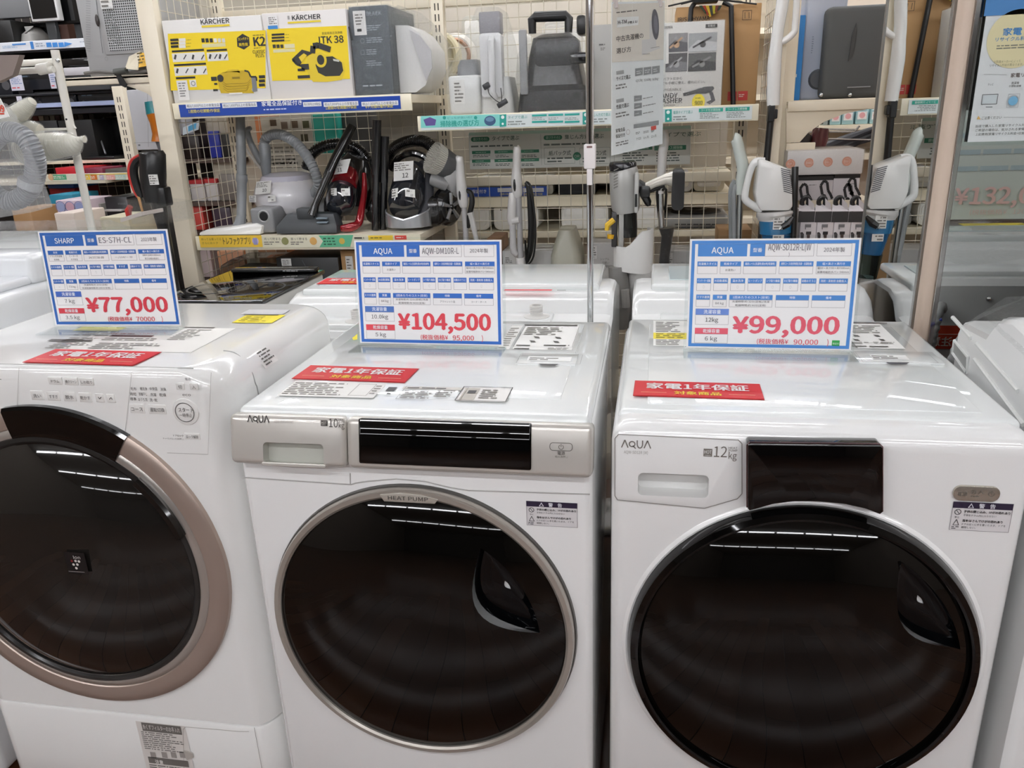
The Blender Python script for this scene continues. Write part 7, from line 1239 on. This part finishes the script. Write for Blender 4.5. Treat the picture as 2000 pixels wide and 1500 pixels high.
T(MB().box((Q(1560, 560, 2.84).x, 2.845, .0), (Q(1694, 560, 2.84).x, 3.2, Q(1620, 560, 2.86).z), .004, 1, IVORY2).box((Q(1558, 500, 2.97).x, 2.975, Q(1620, 560, 2.86).z), (Q(1694, 500, 2.97).x, 3.2, lo), .002, 1, IVORY2), 'display_plinth', 'ivory display plinth under the clipper cartons', 'plinth')
# shelves beyond
Yb = 4.4; x0, x1 = Q(1560, 260, Yb).x, 3.2
sh = thing('far_shelving', 'ivory shelving beyond the right bracket shelf with mint boxes', 'shelving', ((x0 + x1) / 2, Yb + .2, 0)); zz = Q(1660, 243, Yb).z; MB().box((x0, Yb, Q(1660, 254, Yb).z), (x1, Yb + .4, zz), .002, 1, mat('efe4cc', .4)).build('shelf', sh); MB().box((x0, Yb + .4, 0), (x1, Yb + .43, 2.6), 0, 1, mat('cdbfae', .5)).build('back_panel', sh); MB().box((x0, Yb, 0), (x1, Yb + .4, .12), 0, 1, IVORY2).build('base_deck', sh); z6 = Q(1660, 300, Yb).z; MB().box((x0, Yb, z6 - .03), (x1, Yb + .4, z6), 0, 1, IVORY2).build('shelf', sh)
for i, (xa, xb, yt) in enumerate(((1607, 1618, 216), (1622, 1643, 213), (1645, 1668, 211), (1672, 1696, 209), (1700, 1722, 209))):
    t, p = carton('mint_carton', 'small %s carton on the far shelf beyond the right bracket, %s from the left' % ('grey' if i == 0 else 'mint', ('first', 'second', 'third', 'fourth', 'fifth')[i]), 'box', xa, yt, xb, 243, Yb + .02, Yb + .2, mat('8a9490' if i == 0 else '9cc0c4', .5), 'cartons on the far right shelf', z0=zz)
    if i: p.rectp(xa + 3, yt + 9, xb - 3, yt + 24, 'eeeae6', 1); u, v = p.uv((xa + xb) / 2, yt + 16); p.disc(u, v, .014, 'e0a4a4', 2); p.rectp(xa + 5, yt + 1, xb - 5, yt + 6, 'e4e8e6', 1); p.build('carton_print', t)
t = thing('wire_hook_rack', 'chrome wire hooks holding black folded umbrellas beyond the right bracket', 'hook rack', (Q(1640, 260, 3.9).x, 3.9, Q(1640, 290, 3.9).z)); b = MB()
for y0, y1, xe in ((251, 253, 1671), (258, 257, 1668), (270, 273, 1705)): b.tube([Q(1560, y0, 3.9), Q(xe, y1, 3.9), Q(xe + 8, y1 - 7, 3.9)], .004, 6, STEEL)
b.build('hook', t); MB().box((Q(1545, 270, 3.92).x, 3.92, Q(1560, 290, 3.92).z), (Q(1562, 270, 3.92).x, 3.95, Q(1560, 245, 3.92).z), 0, 1, DGREY).build('rack_plate', t)
for i, (a, e, r, c_) in enumerate((((1610, 291), (1705, 252), .03, '2a2b30'), ((1615, 299), (1708, 262), .03, '1d1e22'), ((1640, 283), (1715, 268), .022, '3c3e46'))): T(MB().tube([Q(*a, 3.925), Q((a[0] + e[0]) / 2, (a[1] + e[1]) / 2, 3.925), Q(*e, 3.925)], [r, r * .8, r * .4], 10, mat(c_, .5)), 'folded_umbrella', 'folded dark umbrella on the wire hooks, %s' % ('uppermost', 'lowest', 'middle')[i], 'umbrella', 'umbrellas on the wire hooks')
t = thing('curling_iron', 'black and maroon wrapped hair tool hanging behind the right bracket', 'hair tool', (Q(1598, 290, 3.42).x, 3.42, Q(1598, 298, 3.42).z)); MB().tube([Q(1606, 240, 3.42), Q(1600, 234, 3.42), Q(1592, 240, 3.42), Q(1585, 248, 3.42)], [.008, .01, .02, .012], 10, BLACK, smooth=3).build('cord_loop', t); MB().tube([Q(1606, 242, 3.42), Q(1606, 225, 3.42), (Q(1606, 218, 3.42).x, 3.42, zsh - .01)], .004, 6, BLACK).build('hang_cord', t); MB().tube([Q(1604, 250, 3.42), Q(1600, 270, 3.42), Q(1595, 300, 3.42)], [.03, .035, .025], 14, mat('7a4048', .2, coat=.6)).build('barrel', t); MB().tube([Q(1580, 262, 3.42), Q(1560, 285, 3.42)], [.02, .035], 10, mat('55585a', .4)).build('grip', t)

# ================================================================ pillar clad with mirrors
PX, PY0, PY1 = .573, 1.785, 2.335
MIR = mat('e6e9e8', .004, 1); 
struct(MB().box((PX + .006, PY0 + .006, 0), (PX + .75, PY1, CEIL), 0, 1, mat('b9a796', .5)), 'pillar')
t = thing('wall_mirror', 'tall mirror on the left side of the pillar reflecting the white and blue vacuum', 'mirror', (PX, (PY0 + PY1) / 2, .05), 'mirrors on the pillar'); MB().box((PX, PY0 + .05, .05), (PX + .0055, PY1 - .006, 3.0), 0, 1, MIR).build('glass', t); MB().box((PX - .003, PY1 - .007, .05), (PX + .006, PY1 + .002, 3.0), 0, 1, mat('8a8680', .3, .6)).build('edge_strip', t); MB().box((PX - .003, PY0 + .036, .05), (PX + .006, PY0 + .05, 3.0), .001, 1, mat('a9a7a5', .2, .8)).build('edge_strip', t)
t = thing('wall_mirror', 'tall mirror on the front of the pillar behind the recycling notice', 'mirror', (PX + .4, PY0, .05), 'mirrors on the pillar'); MB().box((PX + .034, PY0, .05), (PX + .75, PY0 + .0055, 3.0), 0, 1, MIR).build('glass', t); MB().box((PX + .024, PY0 - .004, .05), (PX + .034, PY0 + .006, 3.0), .001, 1, mat('c9c6c4', .12, 1)).build('edge_strip', t)
b = MB().tube([(PX + .014, PY0 + .014, .0), (PX + .014, PY0 + .014, CEIL)], .017, 18, mat('cdb9a8', .45)); tag(b.build('trim_1'), kind='structure')
# recycling notice
Yn = PY0 - .01
t = thing('recycling_notice', 'white notice about appliance recycling fees in a clear sleeve on the pillar', 'notice', (Q(1960, 278, Yn).x, Yn, Q(1960, 280, Yn).z)); x0, z0_, x1, z1 = Q(1897, 140, Yn).x, Q(1950, 276, Yn).z, Q(2080, 140, Yn).x, Q(1950, -60, Yn).z
x0 = Q(1910, 140, Yn).x; MB().box((x0, Yn, z0_), (x1, Yn + .0015, z1), 0, 1, mat('e4e2e2', .35)).build('sheet', t); MB().box((x0 - .012, Yn - .006, z0_ - .008), (x1 + .01, Yn - .005, z1), 0, 1, ACRYL).build('sleeve', t)
p = front(Yn, lift=.0005); p.rectp(1928, -60, 2090, 27, '4a86c4', 1); u, v = p.uv(1985, 76); p.disc(u, v, .052, 'ecdcae', 1, 40); p.textp('家電', 1959, 62, 1995, 14, '4a8cc8', .03, 2); p.textp('リサイクル料金', 1944, 76, 2012, 8, '5a98cc', .01, 2); p.barsp(1946, 86, 2010, 96, 2, '8a8678', 2)
p.textp('※製造メーカーによって', 1941, 120, 1993, 5, '66645f'); p.textp('リサイクル料金が異なります。', 1933, 127, 1998, 5, '66645f'); p.linep([(1921, 145), (1966, 146)], .0006, 'b4b2b0', 1); p.textp('家電リサイクル', 1974, 146, 2040, 8, '7a6a64', .01); p.textp('テレビ', 1929, 165, 1940, 4.5, '66645f'); p.textp('洗濯機', 1975, 162, 1990, 4.5, '66645f'); p.textp('衣類乾燥機', 1970, 168, 1994, 4, '66645f')
p.framep(1917, 184, 1948, 204, .001, '6a6a6c', 1); p.rectp(1919, 186, 1946, 202, 'd4d8da', 1); p.linep([(1925, 209), (1938, 209)], .001, '55565a', 1); p.framep(1967, 183, 1990, 210, .001, 'c4c4c6', 1); u, v = p.uv(1978, 197); p.disc(u, v, .0085, '7ab4d8', 2); p.ring(u, v, .011, .0015, 'c4c8cc', 2)
p.quadp([(1911, 226), (1915, 233), (1907, 233)], 'd8a85a', 1); p.textp('ご注意ください', 1917, 230, 1956, 5.5, '66645f'); p.linep([(1960, 229), (2030, 229)], .0006, 'b4b2b0', 1)
for y, s_ in ((245, '当店で購入した家電リサイクル対象品の'), (253, 'ご希望の場合は、処分される家電の送料'), (261, '上記費用(家電リサイクル料金+収集運搬料)')): p.textp(s_, 1905, y, 2020, 5, '66645f')
p.build('notice_print', t)

# ---------------------------------------------------------------- washer at the right edge, its back to the pillar
xa = .588; zz = 1.05; yb_ = 1.60
w4 = top_loader('white top-load washer with ridged side, its back to the pillar', xa, xa + .56, yb_, 1.14, 1.10, 1, s=-1, group='washing machines in the front row')
sd = Print((xa, yb_, 0), (0, -1, 0), ZU, .002)
def sidebar(b, pts, r, m): b.tube([Vector((xa - .001, y, z)) for y, z in pts], r, 8, m)
b = MB(); m_ = mat('d9dbd9', .25); dz = lambda x, y: (lambda r: (CAMP + r * ((xa - CAMP[0]) / r[0])))(ray(x, y))
for pp in (((1862, 620), (1898, 660)), ((1909, 672), (1990, 764)), ((1905, 702), (2000, 830))): sidebar(b, [(dz(*q)[1], dz(*q)[2]) for q in pp], .004, m_)
b.build('side_ridge', w4)
q = [dz(*s_) for s_ in ((1866, 665), (1893, 698), (1890, 728), (1863, 690))]; b = MB(); b.prism([(xa - .002, v[1], v[2]) for v in q], (.0, 0, 0.0001), mat('b4b6b4', .3)); 
q = [(v[1], v[2]) for v in q]; fr = MB(); fr.tube([(xa - .002, y, z) for y, z in q + q[:1]], .003, 6, m_); fr.prism([(xa - .0015, y, z) for y, z in q], (.001, 0, 0), mat('9fa19f', .4)); fr.build('side_grip', w4)
cov = MB(); n = 9
rows = []
for j in range(7):
    y = yb_ - .02 - j * .09; row = []
    for i in range(n): x = xa - .006 + .58 * i / (n - 1); row.append((x, y, 1.10 + .018 + .012 * math.sin(i * 2.1 + j * 1.7) - (.05 if i in (0, n - 1) else 0) - (.04 if j == 0 else 0) - .02 * (j > 4)))
    rows.append(row)
vs = [p_ for r_ in rows for p_ in r_]; cov.add(vs, [(j * n + i, j * n + i + 1, (j + 1) * n + i + 1, (j + 1) * n + i) for j in range(6) for i in range(n - 1)], FILM); cov.build('plastic_cover', w4)
b = MB(); b.tube([(xa + .05, yb_ + .012, .98), (xa + .03, yb_ + .04, 1.0), (xa + .015, yb_ + .05, .9), (xa + .02, yb_ + .04, .7), (xa + .04, yb_ + .03, .5)], .012, 10, mat('9a9c9c', .4), smooth=5, ribs=30).tube([(xa + .09, yb_ + .012, .97), (xa + .07, yb_ + .05, .98), (xa + .06, yb_ + .05, .85), (xa + .06, yb_ + .04, .6)], .012, 10, mat('a4a6a6', .4), smooth=5, ribs=26); b.build('drain_hose', w4)
MB().tube([(xa + .01, yb_ + .055, .93), (xa + .075, yb_ + .06, .96)], .004, 6, mat('2a3ca8', .4)).build('blue_tie', w4); MB().ball((xa + .19, yb_ + .002, .995), .006, CHROME, 10).build('screw', w4)
p = Print((xa + .56, yb_ + .002, 0), (-1, 0, 0), ZU, .0008); p.rect(.40, .74, .52, .93, 'dcdad8', 0); p.rect(.40, .872, .52, .93, 'd8482c', 1); p.text('注意', .46, .89, .022, 'f4e8e0', bold=.03, k=2); p.rect(.405, .908, .515, .9095, 'f4e8e0', 2); p.build('caution_tag', w4)
p = topface(1.1125, .0008); p.rect(xa + .24, 1.2, xa + .4, 1.26, 'ecd83a', 0); p.build('yellow_sticker', w4)
D4 = dict(brand='AQUA', model='AQW-TW10', year='2024年製', blue='4a86cc', red='dc5a6c', lb='6a8ad0', r2=R2, b2=[None] * 5, r3=R3, b3=[None] * 8, r4=R4, b4=[None] * 5, wash='10kg', dry='5 kg', price='¥132,000', net='120,000', ghost=1)
price_stand(1.1, Vector((.70, 1.165, 1.1135)), Vector((1.12, 1.165, 1.1135)), 3, 'large blue-framed price card of 132,000 yen seen pale from behind in the mirror', D4)

# ---------------------------------------------------------------- aisle behind the wire mesh
YR = 3.62
rs = thing('rear_shelving', 'ivory shelving behind the wire mesh carrying white household appliances', 'shelving', (-.25, YR + .25, 0)); rx0, rx1 = GM + .02, GR + .02
LV = {}
for nm, x, y, h in (('a', 1150, 345, .03), ('b', 1250, 378, .05), ('c', 1000, 452, .03)):
    z = Q(x, y, YR).z; LV[nm] = z; MB().box((rx0, YR, z - h), (rx1, YR + .45, z), .003, 1, mat('efe6cf', .4)).build('shelf', rs)
MB().box((rx0 - .9, YR + .46, 0), (rx1, YR + .5, 2.6), 0, 1, mat('cfc8bc', .6)).build('back_panel', rs); z0 = Q(1150, 100, YR).z; MB().box((rx0, YR, Q(1000, 222, YR).z - .03), (rx1, YR + .45, Q(1000, 222, YR).z), 0, 1, IVORY2).build('shelf', rs); MB().box((rx0, YR, 0), (rx1, YR + .45, .12), 0, 1, IVORY2).build('base_deck', rs)
zu = Q(1000, 222, YR).z
p = front(YR - .004, lift=.001); MB().box((Q(905, 373, YR).x, YR - .004, Q(990, 383, YR).z), (Q(1068, 373, YR).x, YR, Q(990, 365, YR).z), 0, 1, mat('2f55b8', .3)).build('price_rail', rs); p.textp('保証付き', 922, 374, 950, 7, 'e4e8f4', .02); p.rectp(972, 367, 1002, 375, 'e4e8f4', 1); p.rectp(1022, 367, 1062, 375, 'e4e8f4', 1); p.textp('1週間の動作保証', 1022, 379, 1060, 4, 'e8dc70', 0, 1); p.textp('1週間の動作保証', 976, 379, 1005, 4, 'e8dc70', 0, 1); p.build('rail_print', rs)
RG = 'white appliances behind the wire mesh'
def white_app(lab, px0, py0, px1, py1, z, m='f0efea', Yq=YR + .04, r=.03, name='white_appliance', d=.25):
    x0, za, x1, z1 = box_at(px0, py0, px1, py1, Yq); t = thing(name, lab, 'appliance', ((x0 + x1) / 2, Yq + d / 2, z), RG); MB().prism([(x, Yq, zz) for x, zz in rrect(x0, x1, z + .001, z1, min(r, (z1 - z) * .45))], (0, d, 0), mat(m, .3), bev=.01).build('body', t); MB().prism([(x, Yq - .004, zz) for x, zz in rrect(x0 + .015, x1 - .015, z + .02, z1 - .015, min(r, (z1 - z) * .3) * .7)], (0, .006, 0), mat('f4f3ef', .25), bev=.002).build('front_cover', t); return t
zC = LV['c']
white_app('white rounded appliance behind the nearest white stick vacuum handle', 888, 398, 956, 450, zC, 'f0efea'); t = white_app('white rounded appliance with a black dot behind the looped-cord vacuum', 964, 400, 1052, 450, zC); q = Q(979, 409, YR + .035); MB().ball((q.x, YR + .036, q.z), .006, BLACK, 8).build('dot_button', t)
white_app('tall white rounded appliance behind the chrome pole', 1096, 396, 1188, 450, zC, 'f0efea'); white_app('white rounded appliance beside the grey cordless vacuum', 1235, 400, 1290, 450, zC, 'f0efea')
white_app('low white appliance on the shelf above the blue price rail', 930, 346, 1080, 364, LV['b'] , 'f0efea', r=.012); white_app('white container on the cream shelf left of the battery handle', 1256, 340, 1352, 372, LV['b'], 'e6e6ea', r=.02); white_app('cream container on the cream shelf right of the battery handle', 1355, 340, 1415, 372, LV['b'], 'e4decf', r=.02)
t, p = carton('black_label_box', 'black printed box on the cream shelf behind the chrome pole', 'box', 1090, 347, 1163, 361, YR + .02, YR + .2, mat('23262e', .4), z0=LV['b']); p.textp('SENS', 1103, 355, 1142, 6, 'b4b4b8', .02); p.barsp(1090, 348, 1118, 351, 1, 'd8c840', 1); p.build('carton_print', t)
t = thing('fan_heater', 'grey fan heater with round black louvred top behind the mesh at right', 'heater', (Q(1360, 470, YR + .05).x, YR + .15, zC)); x0, za, x1, z1 = box_at(1297, 420, 1424, 466, YR + .03)
MB().box((x0, YR + .03, zC + .001), (x1, YR + .3, z1), .02, 3, mat('8c8c8a', .35)).build('cabinet', t); p = front(YR + .03, lift=.001)
for r_ in range(4):
    for c_ in range(7): p.rectp(1318 + c_ * 12, 437 + r_ * 6, 1328 + c_ * 12, 439.5 + r_ * 6, '2e2e2e', 0)
p.build('front_slots', t); MB().lathe([(.03, .012), (.05, .012)], ((x0 + x1) / 2, YR + .16, z1), (0, 0, 1), 24, mat('c4c4c2', .3)).lathe([(.05, .011), (.11, .006), (.115, .0)], ((x0 + x1) / 2, YR + .16, z1), (0, 0, 1), 32, mat('1c1c1c', .4)).build('top_grille', t)
# upper things behind mesh
white_app('white upright appliance behind the bagged appliance, above the shelf', 812, 150, 840, 216, zu, 'f0efea', YR + .2, d=.2); white_app('pale grey upright case behind the handheld vacuum in its station', 905, 30, 945, 216, zu, 'c4c2b8', YR + .3, d=.13); white_app('white round-cornered appliance behind the security tags', 985, 60, 1030, 216, zu, 'f0efea', YR + .1); white_app('white wide appliance behind the pressure washer handle', 1060, 40, 1150, 216, zu, 'f0efea', YR + .1)
t = thing('round_fan', 'round gold and cream fan behind the mesh near the middle post', 'fan', (Q(845, 110, YR).x, YR + .02, zu)); q = Q(848, 108, YR)
MB().lathe([(.075, 0), (.09, .014), (.1, .01), (.105, -.03), (.09, -.05), (.0001, -.05)], (q.x, YR + .05, q.z), (0, -1, 0), 32, mat('d8cfae', .3)).build('housing', t); b = MB()
for k in range(9): a_ = R(40 * k); b.tube([(q.x + .02 * math.cos(a_), YR + .04, q.z + .02 * math.sin(a_)), (q.x + .08 * math.cos(a_ + .5), YR + .04, q.z + .08 * math.sin(a_ + .5))], .003, 6, mat('e8dfc4', .3))
b.build('grille', t); MB().tube([(q.x, YR + .06, q.z - .09), (q.x, YR + .06, zu + .02)], .012, 10, mat('e4e0d4', .3)).lathe([(.0001, .02), (.08, .015), (.09, 0)], (q.x, YR + .06, zu), (0, 0, 1), 24, mat('e4e0d4', .3)).build('stand', t)
q = Q(884, 108, YR + .2); t = thing('round_fan', 'round white and copper fan behind the mesh right of the middle post', 'fan', (q.x, YR + .02, zu)); MB().lathe([(.0001, .02), (.05, .018), (.085, .01), (.1, -.02), (.0001, -.05)], (q.x, YR + .25, q.z), (0, -1, 0), 32, mat('e0dcd4', .25)).build('housing', t); MB().lathe([(.06, .019), (.07, .021), (.078, .014)], (q.x, YR + .25, q.z), (0, -1, 0), 32, mat('b08a74', .25, .6)).build('trim_ring', t); MB().tube([(q.x, YR + .26, q.z - .09), (q.x, YR + .26, zu)], .02, 10, mat('e4e0d4', .3)).build('stand', t)
# behind the first bay
t = thing('instruction_sheet', 'grey printed sheet with small pictures hung behind the mesh of the first bay', 'notice', (Q(565, 420, YK + .05).x, YK + .05, Q(565, 425, YK + .05).z)); x0, za, x1, z1 = box_at(520, 226, 618, 420, YK + .05); MB().box((x0, YK + .05, za), (x1, YK + .052, z1), 0, 1, mat('c9c5ba', .5)).build('sheet', t); p = front(YK + .05)
for x, y, c_ in ((526, 232, '5a4a3a'), (548, 238, '77685a'), (568, 236, '6a5a48'), (590, 236, '5a5c40'), (588, 262, '55503c'), (548, 262, '9a9082')): p.rectp(x, y, x + 14, y + 14, c_, 1)
p.linep([(522, 255), (617, 254)], .001, 'a8a498', 1); p.barsp(526, 284, 612, 330, 6, '8a867c'); p.rectp(532, 306, 580, 322, 'd4d0c6', 1); p.barsp(534, 308, 578, 320, 2, '77746a', 2); p.build('sheet_print', t)
for nm, lab, a_, c_, Yq in (('orange_box', 'orange slim carton behind the mesh, left of the printed sheet', (500, 222, 518, 300), 'c47a4c', YK + .2), ('teal_bag', 'teal bag with white top behind the mesh of the first bay', (610, 222, 662, 300), '1f8a7c', YK + .15), ('dark_carton', 'dark grey carton behind the mesh, right of the teal bag', (666, 218, 728, 330), '3a3836', YK + .2), ('brown_carton', 'terracotta carton behind the mesh below the first bay', (428, 490, 480, 560), 'b4805c', 3.46), ('brown_carton', 'second terracotta carton behind the mesh, right of the first terracotta one', (486, 488, 530, 560), 'b88a68', 3.46)):
    x0, za, x1, z1 = box_at(*a_, Yq); t = thing(nm, lab, 'box' if 'bag' not in nm else 'bag', ((x0 + x1) / 2, Yq + .1, .0)); MB().box((x0, Yq, 0 if nm in ('brown_carton', 'orange_box') else za), (x1, Yq + .18, z1), .006, 2, mat(c_, .45)).build('carton' if 'bag' not in nm else 'sack', t)
    if nm == 'teal_bag': MB().loft([[(x, y, z) for x, y in rrect(x0 + i_, x1 - i_, Yq + i_, Yq + .18 - i_, .02)] for z, i_ in ((z1 - .01, 0), (z1 + .04, .02))], mat('dcdedc', .25, bump=.5, bscale=30)).build('bag_top', t)
MB_ = MB().box((-2.2, YK + .42, 0), (Q(735, 250, YK + .42).x, YK + .45, 2.5), 0, 1, mat('b9b2a2', .5)); T(MB_, 'divider_board', 'pale divider board standing behind the mesh of the first bay', 'divider board')
# seen through the left side mesh
EG = 'goods seen through the left side mesh'
YS = 3.75
ss = thing('side_shelving', 'dark brown shelving seen through the left side mesh', 'shelving', (-2.45, YS + .2, 0)); sx0, sx1 = Q(322, 300, YS).x, Q(470, 300, YS).x
MB().box((sx0, YS + .3, 0), (sx1, YS + .33, 2.4), 0, 1, mat('2a1f1b', .6)).build('back_panel', ss)
zl = []
for y in (310, 395, 452, 545): z = Q(400, y, YS).z; zl.append(z); MB().box((sx0, YS + .02, z - .02), (sx1, YS + .3, z), 0, 1, mat('4a3a32', .5)).build('shelf', ss)
for nm, lab, a_, c_, z in (('dark_box', 'dark brown box behind the upper left of the side mesh', (356, 262, 390, 310), '2a201c', zl[0]), ('blue_bottle', 'deep blue container behind the left side mesh', (408, 256, 430, 310), '23309a', zl[0]), ('white_carton', 'white carton with red top behind the left side mesh', (372, 352, 400, 395), 'cfcac8', zl[1]), ('white_carton', 'second white carton with red band, further right behind the side mesh', (402, 350, 426, 395), 'c9c5c4', zl[1]), ('grey_carton', 'dull grey carton behind the right of the side mesh', (430, 340, 462, 395), '77706a', zl[1]), ('red_bag', 'red and white bag behind the lower side mesh', (370, 402, 398, 452), 'd8554c', zl[2]), ('white_bag', 'white and pink bag low behind the side mesh', (386, 465, 412, 545), 'e4d4d4', zl[3]), ('dark_carton', 'dark purple carton behind the lower side mesh', (415, 405, 452, 452), '3c2c3c', zl[2]), ('black_carton', 'black carton behind the upper right of the side mesh', (434, 262, 460, 310), '1a1918', zl[0])):
    x0, za, x1, z1 = box_at(*a_, YS + .05); t = thing(nm, lab, 'carton' if 'carton' in nm else nm.split('_')[1], ((x0 + x1) / 2, YS + .12, z), EG); MB().box((x0, YS + .05, z), (x1, YS + .2, z1), .005, 2, mat(c_, .4)).build('carton', t)
    if nm == 'white_carton': MB().box((x0 - .001, YS + .048, z1 - .02), (x1 + .001, YS + .202, z1 + .002), .003, 1, mat('b02c30', .4)).build('red_lid', t)
t = thing('screen_card', 'white and blue screen card tilted behind the left side mesh', 'card', Q(372, 255, YS + .02), EG); a = [Q(357, 256, YS + .02), Q(386, 250, YS + .02), Q(388, 236, YS + .02), Q(356, 246, YS + .02)]; a = [Q(357, 264, YS), Q(387, 253, YS), Q(389, 235, YS), Q(357, 249, YS)]
MB().prism(a, (0, .006, 0), mat('dce8f2', .4)).build('card', t); p = front(YS - .0005); p.quadp([(368, 247), (384, 240), (383, 251), (368, 257)], '5ab0e0', 1); p.build('card_print', t)
# far aisle
FG = 'cartons on the far aisle shelving'
YA = 6.4; fa = thing('aisle_shelving', 'long ivory shelving across the far aisle with coloured cartons', 'shelving', (0, YA + .25, 0)); MB().box((-5, YA + .5, 0), (5.5, YA + .54, 2.7), 0, 1, mat('c9bfae', .6)).build('back_panel', fa)
for z in (.12, .6, 1.05, 1.5, 1.95, 2.4): MB().box((-5, YA, z - .04), (5.5, YA + .5, z), 0, 1, mat('e6dcc6', .5)).build('shelf', fa)
rnd = random.Random(3); cl = (('white', 'd9d6d0'), ('black', '26262a'), ('red', '9c3a34'), ('blue', '3a5a94'), ('grey', '8a8884'), ('brown', '94704e'), ('green', '4a7a64'), ('cream', 'd0c4a4'))
for zi, z in enumerate((1.05, 1.5, 1.95)):
    x = 1.2
    while x < 2.6:
        w = rnd.uniform(.2, .4); cn, cc_ = cl[rnd.randrange(8)]; b = MB().box((x, YA + .05, z), (x + w, YA + .4, z + rnd.uniform(.2, .38)), .005, 1, mat(cc_, .5)); T(b, 'shop_carton', 'far %s carton on the %s far-aisle shelf beyond the right bracket shelf' % (cn, ('low', 'middle', 'high')[zi]), 'carton', FG); x += w + rnd.uniform(.02, .08)

for o in bpy.data.objects:
    if o.parent is not None and o.name.split('.')[0] in ('shelf', 'base_deck', 'shelf_board'): o.location.z -= .0015
